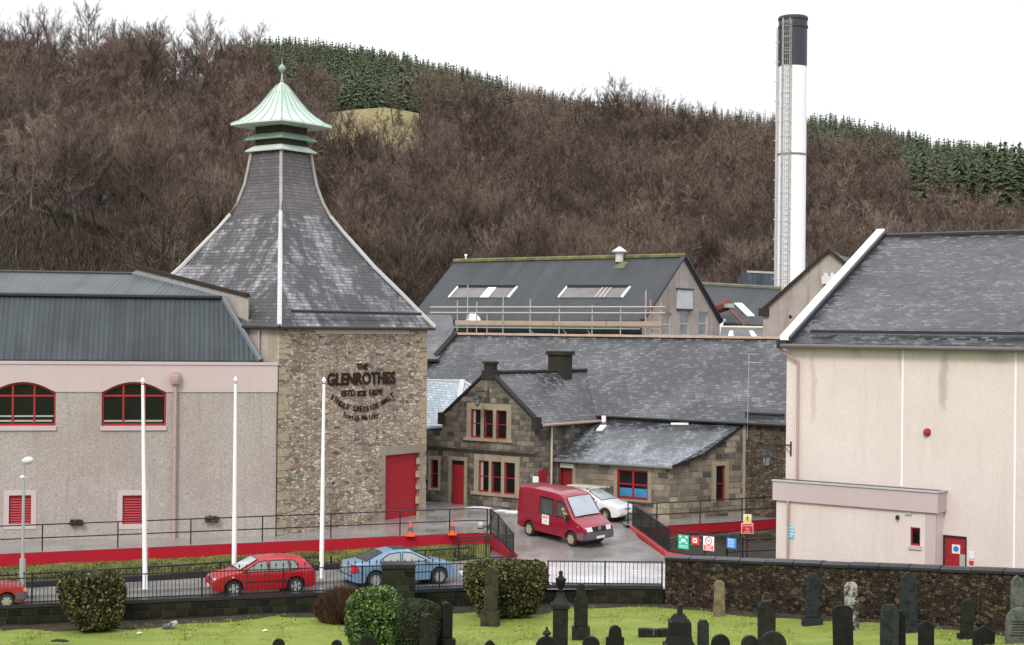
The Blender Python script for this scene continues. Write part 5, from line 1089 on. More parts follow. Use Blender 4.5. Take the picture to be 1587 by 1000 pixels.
def vehicle(name, label, cat, body, top, L, W, belt, k, xf_, xr, rw, sill=.22, side_windows=(), cut=False, glass=None, rim=None, spokes=5, arch=.07, taper=.10, wscreen=None, rscreen=None, bumper=None, seams=(), group=None, flat_end=.0, crown=.03):
    t = thing(name, label, cat, (0, 0, 0), group); H2 = L/2
    def hw(x): q = abs(x)/H2; return W/2*(1-taper*max(0, (q-.62)/.38)**2.4)
    def side_y(x, z): return hw(x)*.985-(k*(z-belt) if z > belt else 0)
    xs = sorted(set([round(v, 3) for v in list(np.linspace(-H2, H2, 64))+[p[0] for p in top]+[xx+s*(rw+arch)*c for xx in (xf_, xr) for s in (-1, 1) for c in (.3, .6, .8, .9, .96, .995)]]))
    rings = []; ra = rw+arch
    for x in xs:
        zt = interp(x, top); e = max(0, (abs(x)/H2-.86)/.14); zb = sill+.10*e*e; za = zb
        for xx in (xf_, xr):
            if abs(x-xx) < ra: za = max(za, rw+math.sqrt(max(0, ra*ra-(x-xx)**2)))
        za = min(za, zt-.12); bl_ = min(belt, zt-.03); bl_ = max(bl_, za+.04); w_ = hw(x)
        r = [(0, zb), (w_*.86, max(zb, za-.0)), (w_*.975, za+.015), (w_*1.0, za+(bl_-za)*.45), (w_*.992, za+(bl_-za)*.8), (w_*.985, bl_)]
        zu = max(bl_+.005, zt-.06)
        for q in (.25, .5, .75, 1): z = bl_+(zu-bl_)*q; r.append((side_y(x, z), z))
        y8 = r[-1][0]; r.append((y8-.035, max(zu+.002, zt-.018))); r.append((y8*.75, zt+crown*.4)); r.append((0, zt+crown)); rings.append(r)
    n = len(rings[0]); V = []; F = []
    for s in (1, -1):
        b = len(V)
        for x, r in zip(xs, rings): V += [(x, s*y, z) for y, z in r]
        for i in range(len(xs)-1):
            for j in range(n-1):
                a = b+i*n+j; f = (a, a+1, a+n+1, a+n)
                if cut and 5 <= j <= 8:
                    cx = (xs[i]+xs[i+1])/2; cz = (rings[i][j][1]+rings[i+1][j+1][1])/2
                    if any(inpoly(cx, cz, wp) for wp in side_windows): continue
                F.append(f if s > 0 else f[::-1])
        for i in (0, len(xs)-1): c = tuple(b+i*n+j for j in range(n)); F.append(c if (i == 0) == (s > 0) else c[::-1])
    mb = MB(); mb.v = V; mb.f = F; o = mb.build('body', body, t, uv=False)
    bm = bmesh.new(); bm.from_mesh(o.data); bmesh.ops.remove_doubles(bm, verts=bm.verts, dist=.0008); bmesh.ops.recalc_face_normals(bm, faces=bm.faces); bm.to_mesh(o.data); bm.free(); o.data.shade_smooth(); o.data.set_sharp_from_angle(angle=R(38))
    glass = glass or M['glass']
    for s in (1, -1):
        for wp in side_windows:
            A = [Vector((x, s*(side_y(x, z)+.006), z)) for x, z in wp]; A = A if s < 0 else A[::-1]
            fr = MB(); P_ = A+[A[0]]
            for p, q in zip(P_, P_[1:]): fr.tube([p, q], .02, 4)
            f_ = fr.build('window', M['trim'], t, uv=False); MB().poly(A).build('pane', glass, f_, uv=False)
    nrmx = lambda a, b: Vector((-(b[1]-a[1]), 0, (b[0]-a[0]))).normalized()
    for scr, nm in ((wscreen, 'windscreen'), (rscreen, 'rear_screen')):
        if not scr: continue
        a, b, ya, yb = scr[:4]; nn = nrmx(a, b); nn = nn if nn.z > 0 else -nn; A = Vector((a[0], 0, a[1]))+nn*(crown*.4+.012); B = Vector((b[0], 0, b[1]))+nn*(crown*.4+.012); c_ = nn*crown*.75
        P_ = [A+Vector((0, -ya, 0)), A+c_, A+Vector((0, ya, 0)), B+Vector((0, yb, 0)), B+c_, B+Vector((0, -yb, 0))]
        f_ = MB().add(P_, [(0, 1, 4, 5), (1, 2, 3, 4)]); f_ = f_.build(nm, scr[4] if len(scr) > 4 else glass, t, uv=False)
        e = MB()
        for p, q in zip(P_, P_[1:]+P_[:1]): e.tube([p, q], .016, 4)
        e.build('seal', M['trim'], f_, uv=False)
    for xx in (xf_, xr):
        for s in (1, -1): wheel(rw, .20, spokes, rim or M['alloy'], t, (xx, s*(hw(xx)-.115), rw), s)
        arch_ = MB(); arch_.box((xx, 0, rw+.02), (ra*1.7, W*.70, ra*1.5)); arch_.build('wheel_well', M['trim'], t, uv=False)
    for (x0, z0, x1, z1) in seams:
        for s in (1, -1):
            N_ = 5; pts = [(x0+(x1-x0)*i/N_, z0+(z1-z0)*i/N_) for i in range(N_+1)]; MB().tube([(x, s*(side_y(x, z)*(1.003 if z < belt else 1)+.002), z) for x, z in pts], .007, 4).build('door_gap', M['trim'], t, uv=False)
    return t, side_y, hw
def pbox(name, m, parent, c, d, rz=0, ry=0, bev=.02):
    mb = MB().box((0, 0, 0), d); o = mb.build(name, m, parent, uv=False); bm = bmesh.new(); bm.from_mesh(o.data); bmesh.ops.bevel(bm, geom=bm.edges[:], offset=min(bev, min(d)*.45), segments=2, affect='EDGES')
    bm.transform(Matrix.Translation(c) @ Matrix.Rotation(rz, 4, 'Z') @ Matrix.Rotation(ry, 4, 'Y')); bm.to_mesh(o.data); bm.free(); o.data.shade_smooth(); o.data.set_sharp_from_angle(angle=R(40)); return o
def corner_lamp(name, m, parent, pts):      # pts: list of quads (4 points each), thickened slightly
    mb = MB()
    for q in pts: mb.poly([Vector(p) for p in q])
    return mb.build(name, m, parent, uv=False)
def put(t, P, head, up=None):
    if isinstance(head, tuple): t.scale = (head[1],)*3; head = head[0]
    t.location = P; h = Vector((math.cos(head), math.sin(head), 0)); u_ = Vector(up or (0, 0, 1)).normalized(); h = (h-u_*h.dot(u_)).normalized(); y = u_.cross(h)
    t.rotation_euler = Matrix(((h.x, y.x, u_.x), (h.y, y.y, u_.y), (h.z, y.z, u_.z))).to_euler()
def by_wheels(f, r, z, side, xf_, xr, hw_):      # near wheel contact pixels; side=+1 when the left side is toward the camera
    A, B = onz(*f, z), onz(*r, z); h = math.atan2(A.y-B.y, A.x-B.x); hd = Vector((math.cos(h), math.sin(h), 0)); lf = Vector((-hd.y, hd.x, 0))
    s = (A-B).length/(xf_-xr); return (A+B)/2-hd*((xf_+xr)/2)*s-lf*side*(hw_-.1)*s, (h, s)
plate_w = paint('white_plate', (.75, .75, .72), .4); plate_y = paint('yellow_plate', (.75, .55, .05), .4)
# red five-door hatchback
top = [(-2.075, .50), (-2.07, .86), (-2.0, .98), (-1.66, 1.34), (-1.45, 1.40), (-.8, 1.44), (-.1, 1.445), (.22, 1.40), (1.02, 1.0), (1.12, .955), (1.6, .86), (1.9, .76), (2.03, .64), (2.075, .50)]
hat, sy, hw_ = vehicle('hatchback_car', 'red five-door hatchback parked between the second and third flagpoles', 'car', carpaint('bright_red_car_paint', (.47, .006, .022)), top, 4.15, 1.74, .93, .36, 1.24, -1.27, .315,
    side_windows=[[(.86, .96), (.26, 1.33), (-.08, 1.37), (-.14, .96)], [(-.22, .96), (-.20, 1.37), (-.95, 1.36), (-1.0, .96)], [(-1.06, .96), (-1.01, 1.36), (-1.22, 1.33), (-1.42, .99)]],
    glass=glassm('grey_green_car_glass', (.20, .23, .215), .12), rim=M['alloy'], spokes=5, wscreen=((1.0, 1.01), (.26, 1.39), .70, .56, glassm('pale_windscreen', (.42, .46, .47), .1)), rscreen=((-1.97, 1.02), (-1.68, 1.32), .62, .52),
    seams=((.98, .32, .95, .92), (-.18, .28, -.18, .94), (-1.0, .5, -1.12, .93), (-1.0, .5, -.85, .28)))
for s in (1, -1):
    corner_lamp('headlight', M['lamp'], hat, [[(2.045, s*.38, .60), (2.02, s*.66, .60), (1.975, s*.66, .75), (2.0, s*.38, .74)], [(2.02, s*.66, .60), (1.80, s*.80, .63), (1.78, s*.795, .76), (1.975, s*.66, .75)]])
    corner_lamp('tail_lamp', M['tail'], hat, [[(-2.085, s*.5, .66), (-2.07, s*.74, .66), (-2.05, s*.74, .9), (-2.06, s*.5, .9)], [(-2.07, s*.74, .66), (-1.93, s*.81, .66), (-1.9, s*.80, .92), (-2.05, s*.74, .9)]])
    pbox('door_mirror', carpaint('bright_red_car_paint', (.47, .006, .022)) if 0 else M['red'], hat, (.78, s*.90, 1.0), (.12, .17, .13))
    for x in (-.02, -.82): pbox('door_handle', M['trim'], hat, (x, s*(sy(x, .86)+.008), .83), (.16, .03, .035))
    pbox('side_strip', M['trim'], hat, (-.02, s*(.872), .56), (1.7, .03, .05)); pbox('indicator', M['lamp'], hat, (1.3, s*.868, .78), (.12, .02, .05))
pbox('bumper_strip', M['trim'], hat, (2.05, 0, .48), (.07, 1.36, .07)); pbox('grille', M['trim'], hat, (2.045, 0, .67), (.05, .7, .09)); pbox('bumper_strip', M['trim'], hat, (-2.06, 0, .50), (.07, 1.4, .07)); pbox('number_plate', plate_w, hat, (2.085, 0, .40), (.02, .5, .11)); pbox('number_plate', plate_y, hat, (-2.09, 0, .62), (.02, .5, .11))
P, h = by_wheels((362, 925.2), (458, 919.8), 0, 1, 1.24, -1.27, .87); put(hat, P, h)
# blue saloon
top = [(-2.29, .48), (-2.28, .88), (-2.22, .985), (-1.78, 1.02), (-1.66, 1.035), (-.92, 1.35), (-.5, 1.42), (-.1, 1.43), (.25, 1.40), (1.08, 1.01), (1.2, .965), (1.8, .87), (2.1, .77), (2.24, .64), (2.29, .48)]
blp = carpaint('light_blue_car_paint', (.17, .29, .42))
sal, sy, hw_ = vehicle('saloon_car', 'light blue four-door saloon parked behind the dark stone gate pier', 'car', blp, top, 4.58, 1.80, .95, .42, 1.40, -1.32, .325, taper=.24,
    side_windows=[[(.88, .985), (.27, 1.31), (-.13, 1.36), (-.20, .985)], [(-.29, .985), (-.24, 1.36), (-.72, 1.31), (-1.10, 1.09), (-1.14, .985)]],
    glass=glassm('pale_green_car_glass', (.30, .34, .33), .12), rim=M['alloy'], spokes=14, wscreen=((1.06, 1.02), (.28, 1.39), .72, .56), rscreen=((-1.64, 1.05), (-.94, 1.345), .66, .55, glassm('dark_rear_glass', (.05, .06, .065))),
    seams=((1.02, .32, 1.0, .94), (-.24, .28, -.24, .96), (-1.05, .55, -1.2, .96), (-1.05, .55, -.92, .3)))
for s in (1, -1):
    corner_lamp('headlight', M['lamp'], sal, [[(2.27, s*.42, .58), (2.22, s*.70, .58), (2.15, s*.70, .73), (2.2, s*.42, .72)], [(2.22, s*.70, .58), (2.0, s*.83, .62), (1.98, s*.82, .75), (2.15, s*.70, .73)]])
    corner_lamp('tail_lamp', M['tail'], sal, [[(-2.30, s*.52, .64), (-2.28, s*.76, .64), (-2.235, s*.74, .98), (-2.26, s*.6, .98)], [(-2.28, s*.76, .64), (-2.0, s*.865, .68), (-2.12, s*.83, .96), (-2.235, s*.74, .98)]])
    pbox('door_mirror', blp, sal, (.82, s*.95, 1.0), (.13, .2, .13)); 
    for x in (-.08, -1.0): pbox('door_handle', blp, sal, (x, s*(sy(x, .86)+.012), .86), (.17, .03, .035))
    pbox('side_strip', M['trim'], sal, (.35, s*.902, .55), (2.3, .02, .035))
pbox('bumper_strip', M['trim'], sal, (2.26, 0, .50), (.08, 1.4, .05)); pbox('grille', M['trim'], sal, (2.26, 0, .64), (.06, .6, .13)); pbox('bumper_strip', M['trim'], sal, (-2.27, 0, .52), (.08, 1.5, .05)); pbox('number_plate', plate_w, sal, (2.31, 0, .40), (.02, .5, .11)); pbox('number_plate', plate_y, sal, (-2.305, 0, .80), (.02, .5, .11)); pbox('sunroof', M['trim'], sal, (-.12, 0, 1.458), (.6, .85, .012), bev=.004)
P, h = by_wheels((682, 905.5), (580, 912), 0, -1, 1.40, -1.32, .90); put(sal, P, (h[0], h[1]*.97))
# red car cut by the left frame edge
top = [(-1.95, .5), (-1.94, .95), (-1.85, 1.05), (-1.5, 1.35), (-1.1, 1.41), (-.3, 1.42), (.1, 1.36), (.75, 1.0), (.9, .95), (1.7, .87), (1.92, .80), (1.95, .5)]
frc = carpaint('faded_red_car_paint', (.36, .018, .03))
old, sy, hw_ = vehicle('hatchback_car', 'dark red car with grey bumpers cut off by the left edge, nearest the lamp post', 'car', frc, top, 3.9, 1.62, .93, .3, 1.22, -1.2, .30, taper=.04,
    side_windows=[[(.6, .97), (.12, 1.29), (-.2, 1.33), (-.26, .97)], [(-.34, .97), (-.30, 1.33), (-1.1, 1.31), (-1.4, .99)]], rim=M['steelrim'], spokes=6, wscreen=((.73, 1.02), (.14, 1.34), .66, .56))
pbox('front_bumper', paint('grey_plastic', (.09, .09, .10), .6), old, (1.93, 0, .48), (.16, 1.6, .30), bev=.05); pbox('grille', M['trim'], old, (1.945, 0, .72), (.04, .8, .12))
for s in (1, -1): pbox('headlight', M['lamp'], old, (1.935, s*.58, .72), (.06, .28, .15)); pbox('indicator', M['amber'], old, (1.90, s*.76, .72), (.1, .08, .13)); pbox('bumper_side', paint('grey_plastic', (.09, .09, .10), .6), old, (1.72, s*.80, .48), (.36, .05, .28), bev=.02)
P, h = by_wheels((10, 943.5), (-90, 949), 0, -1, 1.22, -1.2, .81); put(old, P, h)
# red crew van on the ramp
top = [(-2.43, .50), (-2.42, 2.16), (-2.34, 2.32), (-1.2, 2.375), (.3, 2.36), (.72, 2.30), (.90, 2.22), (1.60, 1.36), (1.68, 1.29), (2.20, 1.06), (2.36, .95), (2.42, .80), (2.43, .50)]
vp = carpaint('crimson_van_paint', (.27, .007, .028))
side = [[(1.42, 1.30), (.92, 1.98), (.46, 1.98), (.42, 1.30)], [(.20, 1.27), (.20, 2.0), (-.72, 2.0), (-.72, 1.27)]]
tg = NT('clear_dark_glass'); tg.b.inputs['Base Color'].default_value = (.25, .27, .27, 1); tg.b.inputs['Roughness'].default_value = .03; tg.b.inputs['Alpha'].default_value = .28; M['tg'] = tg.m
van, sy, hw_ = vehicle('crew_van', 'crimson crew van with a white door notice driving down the ramp', 'van', vp, top, 4.86, 1.93, 1.25, .075, 1.48, -1.52, .345, sill=.34, side_windows=side, cut=True, glass=M['tg'], rim=M['steelrim'], spokes=6, taper=.07, crown=.05,
    wscreen=((1.59, 1.385), (.93, 2.20), .80, .74, glassm('painted_sky_windscreen', (.38, .43, .50), .05)), seams=((.34, .42, .34, 2.02), (.34, 2.02, .88, 2.06), (1.0, .42, 1.42, 1.2), (-.80, .42, -.80, 2.05), (-.8, 2.06, .3, 2.06), (-2.3, 1.18, -.85, 1.18)))  # windscreen's pale blue is sky reflection put into its colour
for s in (1, -1):
    corner_lamp('headlight', M['lamp'], van, [[(2.445, s*.42, .80), (2.43, s*.74, .80), (2.36, s*.76, 1.0), (2.375, s*.46, 1.0)], [(2.43, s*.74, .80), (2.28, s*.905, .82), (2.2, s*.90, 1.0), (2.36, s*.76, 1.0)]])
    pbox('door_mirror', M['trim'], van, (1.38, s*1.10, 1.34), (.12, .2, .30), bev=.04); pbox('mirror_arm', M['trim'], van, (1.36, s*.99, 1.28), (.06, .12, .05)); pbox('door_handle', M['trim'], van, (.46, s*(sy(.46, 1.12)+.012), 1.12), (.18, .03, .04)); pbox('indicator', M['amber'], van, (1.95, s*.945, 1.0), (.10, .02, .05)); pbox('tail_lamp', M['tail'], van, (-2.43, s*.82, 1.0), (.03, .16, .45))
gb = paint('grey_bumper', (.11, .11, .125), .55); pbox('front_bumper', gb, van, (2.40, 0, .58), (.24, 1.80, .36), bev=.07); pbox('rear_bumper', gb, van, (-2.42, 0, .52), (.16, 1.8, .20), bev=.05)
for s in (1, -1): pbox('bumper_side', gb, van, (2.14, s*.93, .58), (.46, .06, .34), bev=.025)
pbox('grille', M['trim'], van, (2.412, 0, .90), (.06, .84, .19), ry=R(-16)); pbox('number_plate', plate_w, van, (2.53, 0, .52), (.02, .52, .12)); pbox('bonnet_vent', M['trim'], van, (1.86, .0, 1.245), (.03, .55, .03), ry=R(24))
em = MB(); em.lathe([(.085, -.01), (.085, .01), (.07, .012), (.07, -.01)], 20)
for i in range(3): a = R(90+120*i); em.add([(.0, .0, .016)]+[(.012*math.cos(a+1.57), .012*math.sin(a+1.57), .008), (.075*math.cos(a), .075*math.sin(a), .008), (.012*math.cos(a-1.57), .012*math.sin(a-1.57), .008)], [(0, 1, 2), (0, 2, 3)])
em.xf(Matrix.Translation((2.455, 0, .90)) @ Matrix(((0, 0, 1, 0), (1, 0, 0, 0), (0, 1, 0, 0), (0, 0, 0, 1)))).build('badge', M['alloy'], van, uv=False)
for y in (.12, -.45): MB().tube([(1.70, y, 1.35), (1.52, y+.45, 1.50)], .012, 4).build('wiper', M['trim'], van, uv=False)
for s in (-1, 1):
    sg = pbox('door_notice', wh, van, (-.30, s*(sy(-.3, 1.02)+.012), 1.0), (.50, .012, .46), bev=.003)
    X = Vector((-s, 0, 0)); Pn = Vector((-.30, s*(sy(-.3, 1.0)+.019), 1.0)); mm = Matrix(((X.x, 0, 0, Pn.x), (0, 0, s, Pn.y), (0, 1, 0, Pn.z+.1), (0, 0, 0, 1)))
    text('RTW', .17, sg, mm, rd, ext=.002, bold=.006); dots(sg, Pn-Vector((0, s*.0, 0)), X, Vector((0, s, 0)), [(-.14, -.05, .14, -.03), (-.11, -.11, .11, -.09)], paint('faded_print', (.6, .35, .35), .5), 'print_line', .002)
for x in (.55, -.5):
    for y in (-.45, .45): pbox('seat', M['seat'], van, (x, y, 1.0), (.5, .5, .3), bev=.08); pbox('seat', M['seat'], van, (x-.25, y, 1.45), (.16, .5, .75), bev=.06, ry=R(-10))
MB().lathe([(.19, -.015), (.215, 0), (.19, .015), (.17, 0)], 18).xf(Matrix.Translation((1.12, -.45, 1.28)) @ Matrix.Rotation(R(-60), 4, 'Y')).build('steering_wheel', M['trim'], van, uv=False)
vh = R(-50); mid = (onz(881, 844, .26)+onz(825.7, 835.3, .36))/2; fwd = Vector((math.cos(vh), math.sin(vh), 0)); lf = Vector((-fwd.y, fwd.x, 0)); vP = mid+lf*.86; vP.z = ramp_z(vP.y)+.01; put(van, vP, (vh, .97), (0, -.0735, 1))
# white estate behind it
top = [(-2.05, .5), (-2.04, .9), (-1.98, 1.05), (-1.75, 1.36), (-1.4, 1.42), (-.5, 1.44), (.05, 1.40), (.95, .98), (1.08, .92), (1.75, .78), (1.98, .66), (2.05, .5)]
wcp = carpaint('white_car_paint', (.80, .80, .82))
wc, sy, hw_ = vehicle('hatchback_car', 'white hatchback with roof bars behind the red van in the yard', 'car', wcp, top, 4.1, 1.70, .90, .36, 1.22, -1.25, .30, side_windows=[[(.78, .94), (.1, 1.33), (-.15, 1.36), (-.2, .94)], [(-.28, .94), (-.25, 1.36), (-1.0, 1.35), (-1.3, .97)]],
    glass=glassm('dark_car_glass', (.03, .035, .035)), rim=M['steelrim'], spokes=8, wscreen=((.93, .99), (.1, 1.385), .68, .56, glassm('pale_screen', (.40, .46, .48))))
for s in (1, -1):
    corner_lamp('headlight', M['lamp'], wc, [[(2.02, s*.36, .58), (1.98, s*.64, .58), (1.93, s*.64, .70), (1.97, s*.36, .69)], [(1.98, s*.64, .58), (1.72, s*.80, .62), (1.7, s*.79, .73), (1.93, s*.64, .70)]]); pbox('door_mirror', wcp, wc, (.72, s*.88, .98), (.11, .17, .12)); pbox('grille_slot', M['trim'], wc, (2.02, s*.14, .62), (.04, .22, .05))
pbox('front_bumper', wcp, wc, (1.98, 0, .42), (.20, 1.56, .24), bev=.06); pbox('number_plate', plate_w, wc, (2.09, 0, .42), (.02, .5, .10)); pbox('lower_strip', paint('blue_orange_strip', (.25, .3, .4), .5), wc, (2.075, 0, .33), (.03, 1.2, .05))
for x in (.0, -.9): MB().tube([(x, -.66, 1.42), (x, -.62, 1.52), (x, .62, 1.52), (x, .66, 1.42)], .02, 5).build('roof_bar', M['trim'], wc, uv=False)
lad = thing('ladder', 'pale ladder and boards strapped on the roof bars of the white car', 'ladder', (0, 0, 0)); mb = MB()
for y in (.05, .42): mb.box((-.35, y, 1.56), (2.1, .05, .06))
for i in range(7): mb.box((-1.25+i*.3, .235, 1.56), (.04, .34, .03))
mb.build('ladder_frame', M['galv'], lad, uv=False); MB().box((-.4, -.3, 1.56), (1.9, .24, .04)).build('board', paint('pale_yellow_board', (.6, .55, .4), .7), lad, uv=False)
put(wc, (4.15, 77.3, YZ+.01), R(-37)); put(lad, (4.15, 77.3, YZ+.01), R(-37))
# ================================================================== PEOPLE
skin = paint('skin', (.55, .36, .28), .6, var=.08); hair = paint('grey_hair', (.32, .30, .28), .8)
def body_mesh(name, joints, edges, radii, m, parent, root=0, sub=2):
    me = bpy.data.meshes.new(name); me.from_pydata(joints, edges, []); o = bpy.data.objects.new(name, me); C.objects.link(o)
    sk = o.modifiers.new('skin', 'SKIN'); sk.use_smooth_shade = True
    for i, r in enumerate(radii): v = me.skin_vertices[0].data[i]; v.radius = (r, r) if not isinstance(r, tuple) else r; v.use_root = i == root
    ss = o.modifiers.new('sub', 'SUBSURF'); ss.levels = sub; ss.render_levels = sub
    bpy.context.view_layer.update(); me2 = bpy.data.meshes.new_from_object(o.evaluated_get(bpy.context.evaluated_depsgraph_get())); bpy.data.objects.remove(o)
    o = bpy.data.objects.new(name, me2); me2.materials.clear(); me2.materials.append(m); C.objects.link(o); o.parent = parent; return o
def head(parent, c, facing, hm):      # ellipsoid head with nose, ears, hair cap
    Rz = Matrix.Translation(c) @ Matrix.Rotation(facing, 4, 'Z'); mb = MB()
    mb.lathe([(.035, -.125), (.062, -.10), (.075, -.05), (.080, .0), (.082, .05), (.070, .09), (.04, .118), (.008, .125)], 14); mb.v = [(x*1.15, y*.95, z) for x, y, z in mb.v]
    mb.add([(.085, -.014, -.03), (.085, .014, -.03), (.118, 0, -.035), (.09, 0, .02)], [(0, 1, 2), (0, 2, 3), (2, 1, 3)])
    for s in (1, -1): mb.box((0, s*.080, -.01), (.03, .018, .05))
    mb.xf(Rz).build('head', skin, parent, smooth=60, uv=False)
    h = MB().lathe([(.085, .0), (.088, .05), (.077, .095), (.045, .128), (.008, .135)], 14); h.v = [(x*1.15-.012, y*.97, z) for x, y, z in h.v]; h.xf(Rz).build('hair', hm, parent, smooth=60, uv=False)
    e = MB()
    for s in (1, -1): e.box((.088, s*.03, .0), (.008, .018, .009))
    e.box((.088, 0, -.065), (.008, .04, .007)); e.xf(Rz).build('face_features', M['trim'], parent, uv=False)
def figure(parent, joints, radii, clothes, cr, legm):
    pass
pp_ = thing('person', 'person with short grey hair standing behind the red van by the canteen door', 'person', (2.25, 77.1, YZ))
X0, Y0, Z0 = 2.25, 77.1, YZ
J = [(0, 0, .95), (0, 0, 1.15), (0, 0, 1.38), (0, 0, 1.52), (.0, 0, 1.60), (.19, 0, 1.42), (.25, -.04, 1.15), (.24, -.14, .92), (.24, -.18, .83), (-.19, 0, 1.42), (-.25, -.04, 1.15), (-.24, -.14, .92), (-.24, -.18, .83), (.10, 0, .88), (.11, -.02, .50), (.12, 0, .10), (.12, -.14, .04), (-.10, 0, .88), (-.11, .02, .50), (-.12, .0, .10), (-.12, -.14, .04)]
E = [(0, 1), (1, 2), (2, 3), (3, 4), (2, 5), (5, 6), (6, 7), (7, 8), (2, 9), (9, 10), (10, 11), (11, 12), (0, 13), (13, 14), (14, 15), (15, 16), (0, 17), (17, 18), (18, 19), (19, 20)]
rad = [(.17, .12), (.16, .11), (.18, .11), .06, .055, .07, .05, .035, .03, .07, .05, .035, .03, .10, .07, .05, .04, .10, .07, .05, .04]
body_mesh('body', J, E, rad, paint('dark_clothes', (.05, .05, .07), .9), pp_); head(pp_, (0, 0, 1.70), R(-60), hair)
for s in (1, -1):      # hands with fingers
    for i, (dx, ln) in enumerate(((-.03, .075), (-.01, .085), (.01, .082), (.028, .065))): MB().tube([(s*.24+dx*.5, -.18+dx, .82), (s*.24+dx*.6, -.19+dx, .82-ln*.6), (s*.235+dx*.6, -.175+dx, .82-ln)], [.009, .008, .006], 5).build('finger', skin, pp_, uv=False)
    MB().tube([(s*.24, -.21, .85), (s*.225, -.235, .80)], [.01, .007], 5).build('thumb', skin, pp_, uv=False)
dv = thing('person', 'driver in a yellow and red high-visibility vest at the wheel of the red van', 'person', (0, 0, 0))
J = [(0, 0, .18), (0, 0, .42), (0, 0, .62), (0, 0, .74), (0, 0, .80), (0, .2, .64), (.14, .25, .42), (.42, .16, .42), (.5, .13, .43), (0, -.2, .64), (.14, -.25, .42), (.42, -.16, .42), (.5, -.13, .43), (.12, .1, .14), (.5, .11, .18), (.62, .11, -.2), (.12, -.1, .14), (.5, -.11, .18), (.62, -.11, -.2)]
E = [(0, 1), (1, 2), (2, 3), (3, 4), (2, 5), (5, 6), (6, 7), (7, 8), (2, 9), (9, 10), (10, 11), (11, 12), (0, 13), (13, 14), (14, 15), (0, 16), (16, 17), (17, 18)]
g = NT('hi_vis_vest'); sp2 = g.n('SeparateXYZ', {0: g.n('TexCoord').outputs['Object']}); g.fin(g.mix(g.math('GREATER_THAN', g.math('SINE', g.math('MULTIPLY', sp2.outputs[2], 26.0)), .35), (.75, .70, .05), (.55, .06, .04)), .7)
body_mesh('body', J, E, [(.15, .12), (.15, .11), (.17, .11), .06, .055, .07, .05, .035, .03, .07, .05, .035, .03, .09, .07, .05, .09, .07, .05], g.m, dv); head(dv, (.02, 0, .92), 0, paint('brown_hair', (.06, .04, .03), .8))
for s in (1, -1):
    for i in range(4): MB().tube([(.5, s*.13, .43-.0), (.54, s*(.13-.012*i), .45-.018*i), (.55, s*(.10-.012*i), .44-.02*i)], [.01, .009, .007], 5).build('finger', skin, dv, uv=False)
    MB().tube([(.5, s*.12, .45), (.53, s*.09, .47)], [.01, .008], 5).build('thumb', skin, dv, uv=False)
mv = van.rotation_euler.to_matrix().to_4x4(); dv.scale = (.97,)*3; dv.location = van.location+(mv @ Vector((.58, -.44, .95))); dv.rotation_euler = van.rotation_euler
# ================================================================== STREET FURNITURE
for i, (px, py, tx, ty, lb) in enumerate(((225, 914, 221, 593, 'white flagpole in front of the arched window, leftmost of three'), (362.5, 904, 365, 591, 'white flagpole behind the bonnet of the red hatchback'), (498, 897, 502, 592, 'white flagpole in front of the rubble tower wall between the two parked cars'))):
    B = onz(px, py, .1); Tt = at(tx, ty, B.y); t = thing('flagpole', lb, 'flagpole', tuple(B), 'white flagpoles')
    MB().tube([B-Vector((0, 0, .1)), B+(Tt-B)*.5, Tt], [.095, .075, .05], 12).build('pole', M['white'], t, smooth=50); MB().lathe([(.05, 0), (.08, .02), (.09, .06), (.05, .12), (.02, .17), (.01, .2)], 10, Tt).build('finial', M['white'], t, smooth=50)
    MB().lathe([(.055, 0), (.055, .04)], 10, Tt-Vector((0, 0, .08))).build('truck_collar', M['trim'], t); c_ = MB().tube([B+Vector((.1, -.02, 1.2)), Tt-Vector((-.06, .0, .1))], .008, 4).build('halyard', M['galv'], t)
    MB().lathe([(.16, 0), (.16, .03), (.12, .05)], 12, B).build('base_plate', M['galv'], t)
B = onz(34.5, 921, .1); t = thing('lamp_post', 'slim galvanised street lamp on the pavement at the far left', 'street lamp', tuple(B)); Tt = at(37, 722, B.y)
lpm = paint('grey_lamp_post', (.36, .38, .38), .5, var=.15); MB().tube([B, B+Vector((0, 0, 1.3))], .115, 10).build('base_compartment', lpm, t); MB().tube([B+Vector((0, 0, 1.3)), Tt], [.06, .045], 8).build('column', lpm, t)
MB().tube([Tt, Tt+Vector((.0, 0, .12)), Tt+Vector((.12, -.05, .2))], .03, 6).build('bracket', lpm, t); L = Tt+Vector((.17, -.05, .2)); k = MB().lathe([(.05, -.22), (.13, -.12), (.15, 0), (.12, .12), (.05, .2)], 12).xf(Matrix.Translation(L) @ Matrix.Rotation(R(80), 4, 'Y')); k.build('lamp_head', paint('pale_lamp_head', (.6, .62, .64), .35), t, smooth=50)
MB().lathe([(.09, 0), (.1, .05), (.06, .1)], 10, at(35, 741, B.y)).build('photocell', wh, t)
def cone(px, py, lb, h=.62):
    B = onz(px, py, YZ+.004); t = thing('traffic_cone', lb, 'traffic cone', tuple(B), 'orange traffic cones'); og = paint('cone_orange', (.80, .11, .03), .5, var=.08)
    MB().box(B+Vector((0, 0, .02)), (.4, .4, .04)).build('base', og, t, uv=False); MB().lathe([(.14, .04), (.035, h), (.02, h+.01)], 16, B).build('cone', og, t, smooth=40, uv=False); r0, r1 = .14-.105*.32, .14-.105*.62; MB().lathe([(r0+.012, .04+(h-.04)*.32), (r1+.012, .04+(h-.04)*.62)], 16, B).build('reflective_sleeve', paint('dirty_sleeve', (.10, .09, .09), .4), t, uv=False)
cone(636, 831, 'orange cone with a dark sleeve below the tall red kiln door'); cone(701, 829, 'orange cone with a dark sleeve nearest the ramp head')
